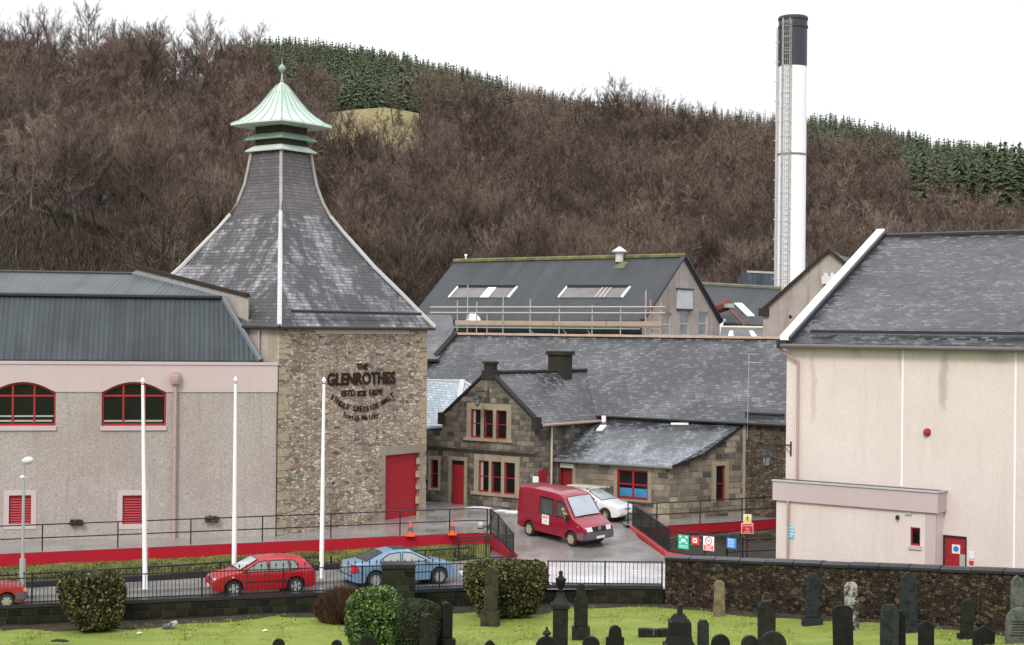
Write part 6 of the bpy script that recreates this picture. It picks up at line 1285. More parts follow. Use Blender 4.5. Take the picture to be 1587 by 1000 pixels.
# signs hung on the railing by the ramp
SA, SB_ = (7.7, 68.05), (9.95, 66.2); SX = Vector((SB_[0]-SA[0], SB_[1]-SA[1], 0)).normalized()
def rsign(name, lb, x0, y0, x1, y1, m):
    p = on_line((x0+x1)/2, SA, SB_); D = p[1]-.06; zt = at((x0+x1)/2, y0, D).z; zb = at((x0+x1)/2, y1, D).z; W_ = (x1-x0)/2400*D/ (SX.x+.12*.64)
    P = Vector((p[0]-.04, D, zb)); r0, X, nn = board(name, lb, P, SX, W_, zt-zb, m); return r0, P, X, nn, W_, zt-zb
r, P, X, n_, W_, H = rsign('safety_sign', 'green assembly point sign on the railing, leftmost of the row', 1053, 829, 1069.5, 851, gn); ow = paint('sign_offwhite', (.7, .75, .7), .5)
dots(r, P, X, n_, [(-W_*.2, H*.5, W_*.2, H*.72), (-W_*.38, H*.8, -W_*.2, H*.92), (W_*.2, H*.8, W_*.38, H*.92), (-W_*.38, H*.38, -W_*.22, H*.5), (W_*.22, H*.38, W_*.38, H*.5), (-W_*.4, H*.22, W_*.4, H*.26), (-W_*.4, H*.12, W_*.4, H*.16)], ow)
r, P, X, n_, W_, H = rsign('safety_sign', 'small square red fire point sign between the green and the no smoking signs', 1073, 831.5, 1086, 844, rd); dots(r, P, X, n_, [(-W_*.28, H*.22, W_*.22, H*.78)], wh); dots(r, P, X, n_, [(-W_*.14, H*.36, W_*.08, H*.6), (W_*.13, H*.6, W_*.16, H*.74)], rd, th=.037)
r, P, X, n_, W_, H = rsign('safety_sign', 'white no smoking sign with a red circle and red lower panel', 1092, 831.5, 1108.5, 853.5, wh)
dots(r, P, X, n_, [(-W_*.45, H*.03, W_*.45, H*.38)], paint('sign_pinkred', (.72, .10, .12), .4)); dots(r, P, X, n_, [(-W_*.3, H*.27, W_*.3, H*.31), (-W_*.22, H*.18, W_*.22, H*.22), (-W_*.32, H*.08, W_*.32, H*.12)], wh, th=.037)
Mx = sM(P, X, n_, 0, H*.69, .034); ring = MB(); ring.lathe([(W_*.27, 0), (W_*.33, 0), (W_*.33, .003), (W_*.27, .003)], 24, cap=False); ring.box((0, 0, .002), (W_*.55, .022, .003), Matrix.Rotation(R(-45), 3, 'Z')); ring.xf(Mx).build('prohibition_ring', rd, r, uv=False); MB().box((0, 0, .001), (W_*.35, .018, .003), Matrix.Rotation(R(10), 3, 'Z')).xf(Mx).build('cigarette_symbol', bk, r, uv=False)
r, P, X, n_, W_, H = rsign('safety_sign', 'blue notice with white lines, rightmost on the railing', 1128.5, 834, 1143, 850, bl)
dots(r, P, X, n_, [(-W_*.36, H*k_, W_*(.36 if i % 2 else .25), H*(k_+.07)) for i, k_ in enumerate((.12, .26, .40, .54, .68, .82))], paint('sign_paleblue', (.45, .65, .85), .4))
p = onz(1156, 862, .1); D = p.y-.3; W_ = 18.5/2400*D; t = thing('caution_sign', 'red caution sign under a yellow warning triangle on a post', 'sign', (p.x, D, .02)); X = Vector((1, 0, 0)); n_ = Vector((0, -1, 0))
MB().tube([(p.x, D+.04, 0), (p.x, D+.04, at(1156, 800, D).z)], .03, 6).build('post', M['black'], t); z0, z1, z2 = at(1156, 827, D).z, at(1156, 811, D).z, at(1156, 797, D).z
def brd(x0, x1, za, zb, m, nm): mb = MB(); mb.hexa([(x0, D-.03, za), (x1, D-.03, za), (x1, D, za), (x0, D, za), (x0, D-.03, zb), (x1, D-.03, zb), (x1, D, zb), (x0, D, zb)]); return mb.build(nm, m, t)
q = brd(p.x-W_/2, p.x+W_/2, z0, z1, wh, 'lower_panel'); P = Vector((p.x, D, z0)); H = z1-z0; dots(q, P, X, n_, [(-W_*.46, H*.05, W_*.46, H*.95)], rd)
for s_, kz, sz in (('CAUTION', .78, .105), ('Site', .48, .11), ('traffic', .20, .11)): text(s_, sz, q, sM(P, X, n_, 0, H*kz, .037), wh, ext=.002, bold=.0)
q = brd(p.x-W_*.34, p.x+W_*.34, z1+.01, z2, wh, 'upper_panel'); Mx = sM((p.x, D, z1+.01), X, n_, 0, (z2-z1)/2, .033); k_ = (z2-z1)*.46
MB().add([(-k_*1.05, -k_*.85, .001), (k_*1.05, -k_*.85, .001), (0, k_*.95, .001)], [(0, 1, 2)]).xf(Mx).build('yellow_triangle', ye, q, uv=False); MB().box((0, -.02, .004), (.035, k_*.75, .003)).box((0, .04, .004), (.10, .03, .003)).xf(Mx).build('figure_symbol', bk, q, uv=False)
# ================================================================== FOLIAGE HELPERS
def leaves(n, sampler, size, seed, flat=.0, asp=1.5):
    r = np.random.default_rng(seed); P, Nn = sampler(r, n); n = len(P); a = r.normal(size=(n, 3)); a += Nn*flat; a /= np.linalg.norm(a, axis=1)[:, None]; b = np.cross(a, r.normal(size=(n, 3))); b /= np.linalg.norm(b, axis=1)[:, None]; c = np.cross(a, b); s = size*(.4+1.2*r.random((n, 1))**1.3)
    V = np.stack([P-b*s*asp/2, P+c*s*.45, P+b*s*asp/2, P-c*s*.45], 1).reshape(-1, 3); F = np.arange(4*n).reshape(n, 4); return V, F
def fbm(P, f, seed):
    r = np.random.default_rng(seed); o = np.zeros(len(P))
    for i in range(4):
        k = r.normal(size=(5, 3))*f*(1.8**i); ph = r.random(5)*6.28; o += (np.sin(P @ k.T+ph).sum(1))/(1.6**i)/5
    return o
def box_sampler(dx, dy, dz, rnd_=.35, bump=.08, shell=.28, taper=0, seed=1):
    def f(r, n):
        P = r.random((n*3, 3))*2-1; q = np.abs(P); d = q.max(1); P = P/d[:, None]*(1-shell*r.random(len(P))**1.6)[:, None]
        e = np.sqrt((P**2).sum(1)); k = 1-rnd_*np.clip(e-1, 0, 1); P = P*k[:, None]; W = P*np.array([dx/2, dy/2, dz/2]); W *= (1+bump*fbm(W, 2.2, seed))[:, None]; W[:, 2] += dz/2
        if taper: W[:, :2] *= (1-taper*(1-W[:, 2:3]/dz)**1.5)
        keep = (W[:, 2] > .02); W = W[keep][:n]; N_ = W-np.array([0, 0, dz/2]); N_ /= np.linalg.norm(N_, axis=1)[:, None]; return W, N_
    return f
def hedge(name, lb, P, dims, n, size, m, seed, rz=0, taper=.25, rnd_=.35, bump=.08, core=.84, core_mat=None, cat='hedge'):
    t = thing(name, lb, cat, (0, 0, 0)); V, F = leaves(n, box_sampler(*dims, rnd_=rnd_, bump=bump, taper=taper, seed=seed), size, seed); numesh('foliage', V, F, m, t)
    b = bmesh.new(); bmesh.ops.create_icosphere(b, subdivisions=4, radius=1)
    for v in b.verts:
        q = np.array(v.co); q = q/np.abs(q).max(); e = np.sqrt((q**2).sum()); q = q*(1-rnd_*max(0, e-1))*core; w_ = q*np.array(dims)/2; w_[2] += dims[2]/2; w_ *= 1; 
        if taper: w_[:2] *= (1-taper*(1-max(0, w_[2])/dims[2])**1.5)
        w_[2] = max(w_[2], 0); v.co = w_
    me = bpy.data.meshes.new('dark_core'); b.to_mesh(me); b.free(); me.materials.append(core_mat or M['leafcore']); o = bpy.data.objects.new('dark_core', me); C.objects.link(o); o.parent = t  # solid near-black core that blocks the view through the leaves
    t.location = P; t.rotation_euler = (0, 0, rz); return t
M['leafcore'] = paint('dark_core_fill', (.010, .010, .006), .9, var=.5, scale=8)
lh = leafmat('beech_hedge_leaves', (.012, .014, .006), (.055, .058, .018), (.26, .22, .09)); l2 = leafmat('privet_leaves', (.012, .015, .006), (.06, .065, .02), (.28, .24, .10))
lr_ = leafmat('laurel_leaves', (.02, .05, .012), (.06, .12, .022), (.22, .30, .08), rough=.35, spec=.5); ly_ = leafmat('yew_leaves', (.012, .025, .010), (.03, .05, .016), (.08, .10, .03))
def lawnpt(px, py):
    D = 52.
    for _ in range(20): p = at(px, py, D); D += (lawn_z(p.x, D)-p.z)*-8 if 0 else 0; r = ray(px, py); D = (CAMZ-lawn_z(p.x, D))/(-r.z)
    return at(px, py, D)
def onlawn(px, D): X = (px-793.5)/2400*D; return Vector((X+.0, D, lawn_z(X, D)))
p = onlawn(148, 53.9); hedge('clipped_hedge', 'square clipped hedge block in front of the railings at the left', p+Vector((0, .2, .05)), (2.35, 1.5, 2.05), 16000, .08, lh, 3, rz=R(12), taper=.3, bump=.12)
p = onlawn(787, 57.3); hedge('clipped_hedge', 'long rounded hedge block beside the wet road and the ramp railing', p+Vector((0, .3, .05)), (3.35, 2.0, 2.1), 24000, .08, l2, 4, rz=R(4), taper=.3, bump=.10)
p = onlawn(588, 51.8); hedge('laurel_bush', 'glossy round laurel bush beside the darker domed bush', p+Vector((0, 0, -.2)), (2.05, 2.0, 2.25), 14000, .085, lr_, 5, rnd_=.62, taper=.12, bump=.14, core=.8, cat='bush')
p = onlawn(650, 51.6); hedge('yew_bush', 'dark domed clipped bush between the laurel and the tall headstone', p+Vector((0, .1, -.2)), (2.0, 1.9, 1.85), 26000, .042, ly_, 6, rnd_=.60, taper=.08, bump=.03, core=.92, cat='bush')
def blades(n, R0, h, seed, m, name, lb, P, cat='shrub'):
    r = np.random.default_rng(seed); a = r.random(n)*6.28; k = np.sqrt(r.random(n)); B = np.stack([np.cos(a)*k*R0[0]*.75, np.sin(a)*k*R0[1]*.75, np.zeros(n)], 1); hh = h*np.sqrt(np.clip(1-k**2*.8, 0, 1))*(.75+.35*r.random(n))
    T = B*1.0+np.stack([np.cos(a)*k*R0[0]*.35, np.sin(a)*k*R0[1]*.35, hh], 1)+r.normal(size=(n, 3))*.05; s = r.normal(size=(n, 3))*.012; s[:, 2] = 0; Mi = (B+T)/2+r.normal(size=(n, 3))*.05
    V = np.stack([B-s, B+s, Mi+s, T, Mi-s], 1).reshape(-1, 3); F = np.arange(5*n).reshape(n, 5); t = thing(name, lb, cat, (0, 0, 0)); numesh('stems', V, F, m, t); t.location = P; return t
br = leafmat('brown_stems', (.035, .018, .012), (.09, .045, .03), (.17, .10, .06)); p = onlawn(538, 56.4); blades(9000, (1.05, .8), 1.3, 8, br, 'brown_shrub', 'reddish brown leafless shrub against the low churchyard wall', p)
fm = leafmat('fern_leaves', (.03, .04, .012), (.08, .10, .03), (.16, .16, .06))
for i, (px, py) in enumerate(((119, 811), (328, 806))):
    a, z = fl.hit(px, py, -.15); t = thing('wall_plant', ('small green plant tuft on the harled wall right of the far left vent', 'small green plant tuft on the harled wall between the downpipe and the second flagpole')[i], 'plant', (0, 0, 0)); V, F = leaves(500, box_sampler(.62, .3, .28, .5, .15, .9, seed=20+i), .06, 30+i); numesh('leaves', V, F, fm, t); t.location = fl.P(a, -.15, z-.12)
# ================================================================== GRAVESTONES
def gk(nm, c, s=.45):
    g = NT(nm); p = g.pos(); f = g.noise(p, 5, 6, .75); k = g.noise(p, 1.6, 4, .6)
    c_ = g.mix(g.ramp(f, [(.35, 0.0), (.7, 1.0)]), tuple(x*.5 for x in c), tuple(x*1.9 for x in c)); c_ = g.mix(g.math('MULTIPLY', g.ramp(k, [(.5, 0.0), (.72, 1.0)]), s), c_, tuple(min(x*1.5, x+.02) for x in (c[0], c[1]*1.1, c[2]*.8)))
    return g.fin(c_, g.ramp(f, [(.3, .4), (.7, .85)]), bump=f, dist=.03, strength=.7, spec=.22)
G_ = {'k': gk('black_wet_stone', (.008, .008, .008)), 'd': gk('dark_weathered_stone', (.015, .015, .013)), 'g': gk('grey_headstone', (.085, .092, .09), .3), 'm': gk('mossy_stone', (.035, .034, .02)), 's': gk('tan_sandstone', (.15, .12, .075)), 'b': gk('slate_blue_stone', (.018, .023, .024), .3)}
g = NT('lichened_stone'); f = g.noise(g.pos(), 3.2, 5, .75); G_['l'] = g.fin(g.ramp(f, [(.44, (.025, .025, .022)), (.56, (.40, .39, .37))]), .9, bump=f, dist=.02)
def shape(st, w_, h):
    if st == 'round': return [(-w_/2, 0), (w_/2, 0), (w_/2, h-w_/2)]+[(w_/2*math.cos(a), h-w_/2+w_/2*math.sin(a)) for a in [math.pi*i/10 for i in range(1, 10)]]+[(-w_/2, h-w_/2)]
    if st == 'low': return [(-w_/2, 0), (w_/2, 0), (w_/2, h-w_*.28)]+[(w_/2*math.cos(a), h-w_*.28+w_*.28*math.sin(a)) for a in [math.pi*i/8 for i in range(1, 8)]]+[(-w_/2, h-w_*.28)]
    if st == 'peak': return [(-w_/2, 0), (w_/2, 0), (w_/2, h-w_*.3), (0, h), (-w_/2, h-w_*.3)]
    if st == 'clip': return [(-w_/2, 0), (w_/2, 0), (w_/2, h-w_*.32), (w_*.28, h), (-w_*.28, h), (-w_/2, h-w_*.32)]
    if st == 'gothic': return [(-w_/2, 0), (w_/2, 0), (w_/2, h-w_*.7), (w_*.40, h-w_*.38), (w_*.2, h-w_*.12), (0, h), (-w_*.2, h-w_*.12), (-w_*.40, h-w_*.38), (-w_/2, h-w_*.7)]
    if st == 'shoulder': return [(-w_/2, 0), (w_/2, 0), (w_*.5, h*.62), (w_*.36, h*.66)]+[(w_*.33*math.cos(a), h-w_*.33+w_*.33*math.sin(a)) for a in [math.pi*i/8 for i in range(0, 9)]]+[(-w_*.36, h*.66), (-w_*.5, h*.62)]
    if st == 'flat': return [(-w_/2, 0), (w_/2, 0), (w_/2, h-.03), (w_/2-.04, h), (-w_/2+.04, h), (-w_/2, h-.03)]
    if st == 'slant': return [(-w_/2, 0), (w_/2, 0), (w_/2, h-w_*.35), (w_*.1, h-.02), (-w_*.3, h), (-w_/2, h-w_*.2)]
    if st == 'taper': return [(-w_*.5, 0), (w_*.5, 0), (w_*.40, h-.08), (w_*.2, h), (-w_*.2, h), (-w_*.40, h-.08)]
def stone(lb, px, ytop, wpx, D, st, m, th=.16, rz=0, plinth=0, extra=None, name='headstone', tilt=0):
    b_ = onlawn(px, D); b_.x += 0; h = at(px, ytop, D).z-b_.z; w_ = wpx/2400*D; t = thing(name, lb, 'gravestone', (0, 0, 0)); q = shape(st, w_, h-plinth); mb = MB(); n = len(q); A = [(x, -th/2, z+plinth) for x, z in q]; B = [(x, th/2, z+plinth) for x, z in q]
    mb.add(A+B, [tuple(range(n)), tuple(range(2*n-1, n-1, -1))]+[(i, n+i, n+(i+1) % n, (i+1) % n) for i in range(n)]); o = mb.build('slab', G_[m], t)
    bm = bmesh.new(); bm.from_mesh(o.data); bmesh.ops.recalc_face_normals(bm, faces=bm.faces); bmesh.ops.bevel(bm, geom=[e for e in bm.edges if abs(e.verts[0].co.y-e.verts[1].co.y) < 1e-4], offset=.014, segments=1, affect='EDGES'); bm.to_mesh(o.data); bm.free()
    if plinth: mb = MB(); mb.box((0, 0, plinth/2-.1), (w_*1.3, th*2.2, plinth+.2)); mb.build('plinth', G_[m], t)
    if extra: extra(t, w_, h)
    t.location = b_-Vector((0, 0, .06)); t.rotation_euler = (rnd.uniform(-.03, .03), tilt or rnd.uniform(-.035, .035), rz+rnd.uniform(-.12, .12)); return t
def ball(t, w_, h): MB().lathe([(.05, -.02), (.04, .04), (.12, .08), (.14, .14), (.08, .2), (.03, .24), (.05, .28), (.02, .33)], 12, (0, 0, h-.03)).build('ball_finial', G_['d'], t, smooth=50)
def incised(t, w_, h):
    mb = MB(); z = h-.42
    while z > .3: k = rnd.uniform(.55, .8); mb.box((0, -.085, z), (w_*k, .012, .025)); z -= .085
    mb.build('inscription', G_['d'], t, uv=False)
stone('dark rounded headstone top at the bottom edge left of the laurel bush', 436, 987, 19, 49.5, 'round', 'k')
stone('dark shouldered headstone top at the bottom edge touching the laurel bush', 527, 989, 24, 49.3, 'shoulder', 'k')
stone('dark slanted headstone standing against the laurel bush', 576, 982, 26, 50.0, 'slant', 'k')
stone('slim dark headstone with a pale slanting top edge in front of the domed bush', 668, 948, 20, 50.2, 'slant', 'd', th=.35, rz=R(30))
stone('tall slim dark headstone on a plinth right of the domed bush', 696, 930, 15, 51.2, 'slant', 'k', th=.4, rz=R(20), plinth=.55)
stone('tall dark headstone on a stepped plinth backed by the long hedge', 764, 875, 21, 55.9, 'slant', 'm', th=.22, rz=R(-8), plinth=.62)
stone('small pointed dark headstone top at the bottom edge below the long hedge', 764, 989, 22, 49.4, 'gothic', 'k')
stone('dark rounded headstone with a ball finial left of the urn pillar', 853, 983, 36, 49.2, 'round', 'k', extra=ball)
stone('tall dark headstone with a ragged top right of the urn pillar', 905, 902, 21, 53.6, 'shoulder', 'd', th=.2, plinth=.5)
stone('dark rounded headstone at the bottom edge below the ragged headstone', 920, 983, 27, 49.3, 'round', 'k')
stone('dark shouldered headstone at the bottom edge left of the low rubble kerb', 957, 966, 28, 50.0, 'shoulder', 'k', plinth=.2)
stone('small grey clipped headstone right of the bell-shaped monument', 1095, 958, 17, 51.6, 'clip', 'b')
stone('dark rounded headstone at the bottom edge right of the grey clipped one', 1121, 980, 29, 49.4, 'round', 'k')
stone('dark rounded headstone with a pale rim left of the broad lichened pillar', 1168, 982, 27, 49.5, 'round', 'd', th=.2)
stone('wide rounded headstone in front of the broad lichened pillar', 1203, 975, 42, 49.0, 'round', 'd')
stone('broad ragged pillar stone standing alone on the lawn in front of the rubble wall', 1193, 928, 26, 52.2, 'clip', 'd', th=.3)
stone('thin pale pointed slab leaning against the rubble wall at the left', 1119, 897, 19, 57.6, 'taper', 's', th=.12)
stone('blue-grey slab on a plinth against the rubble wall', 1263, 886, 23, 54.9, 'clip', 'b', plinth=.32)
stone('white lichened slab against the rubble wall', 1325, 900, 20, 53.6, 'clip', 'l')
stone('tall blue-grey gothic slab against the rubble wall', 1413, 883, 27, 52.7, 'gothic', 'b', plinth=.3)
stone('small dark slab low against the rubble wall at the right', 1502, 926, 19, 51.3, 'clip', 'd', plinth=.2)
stone('tall grey gothic slab against the wall at the right edge', 1580, 889, 20, 50.2, 'gothic', 'g')
stone('big plain black slab headstone standing nearest the blue-grey slab', 1312, 935, 31, 48.6, 'low', 'k', th=.14)
stone('grey headstone with a clipped top, front one of a close pair', 1383, 934, 28, 48.4, 'clip', 'b', th=.15, plinth=.1)
stone('black headstone with a curved pale edge, rear one of a close pair', 1397, 942, 22, 48.9, 'round', 'k', th=.25)
stone('narrow pointed black headstone right of the close pair', 1440, 958, 24, 48.2, 'peak', 'k', th=.14)
stone('wide pointed black headstone with a pale chipped edge', 1529, 966, 33, 47.6, 'peak', 'k', th=.14)
stone('grey rounded headstone with an inscription at the right edge', 1585, 938, 44, 47.0, 'round', 'g', extra=incised)
# dark gate pier between the cars and the bushes
p = onlawn(621, 57.2); t = thing('gate_pier', 'square dark mossy stone gate pier in front of the blue saloon', 'pier', (0, 0, 0)); zt = at(621, 872, 57.2).z-p.z; W_ = 50/2400*57.2
MB().box((0, .1, zt/2-.2), (W_, .8, zt+.12)).build('shaft', M['ashlar_w'], t); mb = MB(); mb.box((0, .1, zt-.10), (W_*1.06, .92, .14)); mb.build('cap', M['coping_dk'], t); t.location = p; t.rotation_euler = (0, 0, R(6))
# urn pillar
p = onlawn(873, 50.2); t = thing('urn_monument', 'tall black pillar monument with an urn on its domed cap', 'gravestone', (0, 0, 0)); zc = at(873, 940, 50.2).z-p.z; k = 50.2/2400
MB().box((0, 0, zc/2-.1), (23*k, 23*k, zc+.2)).build('shaft', G_['d'], t); MB().box((0, 0, zc+.03), (29*k, 29*k, .12)).lathe([(.29, .09), (.22, .2), (.15, .3), (.12, .42), (.11, .46)], 16, (0, 0, zc)).build('domed_cap', G_['d'], t, smooth=40)
MB().lathe([(.07, .46), (.1, .52), (.07, .56), (.13, .62), (.15, .8), (.18, .86), (.18, .9), (.1, .94), (.06, 1.0), (.06, 1.06), (.075, 1.08), (.06, 1.14), (.02, 1.16)], 14, (0, 0, zc)).build('urn', G_['k'], t, smooth=40); MB().box((0, 0, .1), (33*k, 33*k, .3)).build('plinth', G_['d'], t); t.location = p
# bell shaped monument with broken cross
p = onlawn(1058, 51.6); t = thing('cairn_monument', 'broad stepped black monument with a broken cross stub on top', 'gravestone', (0, 0, 0)); k = 51.6/2400; zt = at(1058, 951, 51.6).z-p.z; mb = MB(); sq = math.pi/4
mb.lathe([(34*k, -.1), (34*k, .22), (28*k, .26), (24*k, zt*.45), (23*k, zt*.8), (19*k, zt*.82), (12*k, zt*.97), (6*k, zt)], 4, rot=sq); mb.build('stepped_base', G_['k'], t); MB().box((0, 0, zt+.12), (8*k, 6*k, .34)).build('cross_stub', G_['d'], t); t.location = p
p = lawnpt(1013, 987); t = thing('low_plot_wall', 'low rough dark stone plot kerb left of the stepped monument', 'wall', (0, 0, 0)); mb = MB()
for i in range(6): mb.box((-.45+.18*i, rnd.uniform(-.02, .02), .13), (.17, .3, .30+rnd.uniform(-.03, .03)), Matrix.Rotation(rnd.uniform(-.1, .1), 3, 'Z'))
mb.build('kerb_blocks', G_['d'], t); t.location = p
p = lawnpt(262, 975); t = thing('broken_ornament', 'pale broken stone ornament lying on the lawn', 'ornament', (0, 0, 0)); MB().lathe([(.02, -.22), (.10, -.15), (.13, 0), (.08, .16), (.02, .22)], 8).xf(Matrix.Translation((.13, 0, .15)) @ Matrix.Rotation(R(55), 4, 'Y')).build('pale_fragment', G_['l'], t); MB().lathe([(.02, -.05), (.15, 0), (.12, .10), (.03, .14)], 8).xf(Matrix.Translation((-.13, .05, .04))).build('round_fragment', G_['g'], t); t.location = p
p = lawnpt(93, 995); o = MB().tube([(-.3, 0, .03), (-.1, .03, .06), (.12, 0, .05), (.3, .02, .03)], [.03, .045, .05, .02], 7).build('fallen_branch', paint('wet_bark', (.03, .025, .02), .7), smooth=60); o.location = p; tag(o, 'short dark fallen branch on the lawn at the lower left', 'branch')
for i, (px, py, lb) in enumerate(((411, 979, 'small white scrap lying on the lawn at the left'), (216, 983, 'tiny white scrap on the lawn beside the hedge soil'))):
    o = MB().add([(-.09, -.05, .02), (.07, -.06, .05), (.1, .05, .03), (-.05, .07, .07)], [(0, 1, 2, 3)]).slab([(-.05, -.03, .08), (.05, -.04, .06), (.04, .05, .07)], .02).build('paper_scrap', M['white']); o.location = lawnpt(px, py); tag(o, lb, 'litter')
# grass blades standing out of the lawn, thicker round the stones and along the wall
r = np.random.default_rng(77); XX = r.uniform(-21, 21, 150000); YY = np.array([wd(x) for x in XX])-.15-14*r.random(150000)
kp = fbm(np.stack([XX, YY, 0*XX], 1), 1.1, 3)+.5*fbm(np.stack([XX, YY, 0*XX], 1), .35, 8)+.35*r.normal(size=150000) > .30; XX, YY = XX[kp], YY[kp]
ZZ = np.array([lawn_z(a, b) for a, b in zip(XX, YY)]); n = len(XX); B = np.stack([XX, YY, ZZ-.01], 1); sd = r.normal(size=(n, 3))*.014; sd[:, 2] = 0; T_ = B+np.stack([r.normal(size=n)*.03, r.normal(size=n)*.03, .02+.045*r.random(n)], 1)
B = np.concatenate([B, B+r.normal(size=(n, 3))*[.04, .04, 0]]); sd = np.concatenate([sd, sd]); T_ = np.concatenate([T_, T_+r.normal(size=(n, 3))*.02]); n *= 2
o = numesh('lawn_grass', np.stack([B-sd, B+sd, T_], 1).reshape(-1, 3), np.arange(3*n).reshape(n, 3), leafmat('grass_blades', (.19, .25, .05), (.27, .33, .065), (.40, .40, .13))); tag(o, 'short uneven grass growing over the churchyard lawn', 'grass', kind='stuff')
r = np.random.default_rng(78); XX = r.uniform(-24, -1.5, 26000); A_ = np.array([lerpl(PF, x) for x in XX]); B_ = np.array([lerpl(RW, x) for x in XX]); YY = A_+.1+(B_-A_-.15)*r.random(26000); n = len(XX)
B = np.stack([XX, YY, np.full(n, .12)], 1); sd = r.normal(size=(n, 3))*.02; sd[:, 2] = 0; T_ = B+np.stack([r.normal(size=n)*.06, r.normal(size=n)*.06, .08+.14*r.random(n)**2], 1)
o = numesh('verge_grass', np.stack([B-sd, B+sd, T_], 1).reshape(-1, 3), np.arange(3*n).reshape(n, 3), leafmat('verge_blades', (.03, .038, .012), (.09, .105, .028), (.20, .195, .07))); tag(o, 'tufty grass on the verge below the long red wall', 'grass', kind='stuff')
# ================================================================== HILLS AND WOODS
def XD(px, D): return (px-793.5)/2400*D
PD0 = [(-500, 88), (0, 90), (260, 104), (420, 128), (700, 135), (1100, 142), (1600, 138), (2100, 138)]
PDC = [(-500, 290), (0, 300), (450, 330), (800, 350), (1200, 360), (1587, 330), (2100, 330)]
PYC = [(-500, 160), (0, 152), (200, 150), (300, 152), (430, 156), (505, 174), (600, 172), (660, 182), (760, 205), (850, 222), (1000, 232), (1200, 262), (1320, 292), (1400, 300), (1587, 318), (2100, 340)]
def e_of(px, y): return (510+.01*(px-793.5)-y)/2400
def hill(X, D):
    px = X/D*2400+793.5; px = min(2100, max(-500, px)); D0 = interp(px, PD0); Dc = interp(px, PDC); e0 = (.5-CAMZ)/D0; e1 = e_of(px, interp(px, PYC)); t = (D-D0)/(Dc-D0)
    if t <= 0: return .5+(D-D0)*.02
    p = interp(px, [(0, .30), (300, .42), (700, .55), (1600, .55)])
    e = e0+(e1-e0)*min(1, t)**p; z = CAMZ+e*D
    if t > 1: z -= (D-Dc)*.12*min(1, (t-1)*3)
    return z+1.0*math.sin(X*.11+D*.05)*min(1, t*4)*.8
PYF = [(-500, 150), (300, 128), (430, 108), (520, 112), (600, 124), (720, 146), (840, 176), (900, 196), (1000, 205), (1200, 226), (1300, 230), (1380, 246), (1450, 262), (1587, 272), (2100, 300)]
def far(X, D):
    px = X/D*2400+793.5; px = min(2100, max(-500, px)); e1 = e_of(px, interp(px, PYF)); e0 = e_of(px, interp(px, PYC)+40); t = min(1, max(0, (D-420)/(880-420))); e = e0+(e1-e0)*t**.8; z = CAMZ+e*D
    return z-(max(0, D-880))*.15+2*math.sin(X*.02+D*.013)
def polar(name, m, f, Ds, pxs):
    V = []; F = []
    for D in Ds:
        for px in pxs: X = XD(px, D); V.append((X, D, f(X, D)))
    n = len(pxs)
    for i in range(len(Ds)-1):
        for j in range(n-1): a = i*n+j; F.append((a, a+1, a+n+1, a+n))
    me = MB(); me.v = V; me.f = F; o = me.build(name, m, smooth=70, uv=False); o['kind'] = 'structure'; return o
g = NT('leaf_litter_and_rough_grass'); p_ = g.pos(); a = g.noise(p_, .05, 6, .65); b = g.noise(p_, .9, 5, .7)
c = g.ramp(g.math('ADD', g.math('MULTIPLY', a, .4), g.math('MULTIPLY', b, .6)), [(.35, (.028, .018, .013)), (.5, (.06, .04, .027)), (.62, (.10, .068, .035)), (.75, (.12, .10, .04))])
# old meadow in the clearing near the crest, an own yellow-green ground cover with a world-space outline
fc_ = Vector((XD(566, 318), 318)); sp = g.n('SeparateXYZ', {0: p_}); dx = g.math('DIVIDE', g.math('SUBTRACT', sp.outputs[0], fc_.x), 12.5); dy = g.math('DIVIDE', g.math('SUBTRACT', sp.outputs[1], fc_.y), 38.0)
rr = g.math('ADD', g.math('ADD', g.math('MULTIPLY', dx, dx), g.math('MULTIPLY', dy, dy)), g.math('MULTIPLY', g.noise(p_, .22, 6, .75), 3.2))
c = g.mix(g.ramp(g.math('MULTIPLY', rr, .3), [(.62, 1.0), (.84, 0.0)]), c, g.ramp(b, [(.3, (.12, .09, .045)), (.5, (.22, .185, .075)), (.7, (.34, .27, .14))]))
M['hill'] = g.fin(c, .95, bump=b, dist=.4, strength=.6)
Ds = list(np.linspace(86, 150, 22))+list(np.linspace(156, 420, 40)); polar('wooded_hill', M['hill'], hill, Ds, list(np.linspace(-500, 2100, 120)))
polar('far_hill', ground('conifer_floor', [(.3, (.018, .022, .012)), (.7, (.05, .05, .025))], .05, 1), far, list(np.linspace(400, 1150, 34)), list(np.linspace(-500, 2100, 110)))
# ---- bare tree meshes
def mk_bark(name, c0, c1):
    g = NT(name); oi = g.n('ObjectInfo').outputs['Random']; f = g.noise(g.pos(), .8, 3); c = g.mix(f, c0, c1); c = g.mix(1.0, c, g.ramp(oi, [(0, .65), (1, 1.35)]), 'MULTIPLY'); return g.fin(c, .9)
bark = [mk_bark('alder_bark', (.028, .021, .017), (.065, .052, .043)), mk_bark('birch_bark', (.13, .115, .10), (.24, .22, .19))]
def mk_twig(name, cs):
    g = NT(name); oi = g.n('ObjectInfo').outputs['Random']; f = g.noise(g.pos(), .10, 3, .6); ri = g.n('NewGeometry').outputs['Random Per Island']
    k = g.math('FRACT', g.math('ADD', oi, g.math('MULTIPLY', f, 1.4))); c = g.ramp(k, [(i/(len(cs)-1), q) for i, q in enumerate(cs)])
    c = g.mix(1.0, c, g.ramp(ri, [(0, .5), (1, 1.5)]), 'MULTIPLY'); c = g.mix(1.0, c, g.ramp(g.noise(g.pos(), .075, 3, .7), [(.36, .42), (.62, 1.6)]), 'MULTIPLY'); return g.fin(c, .9, spec=.15)
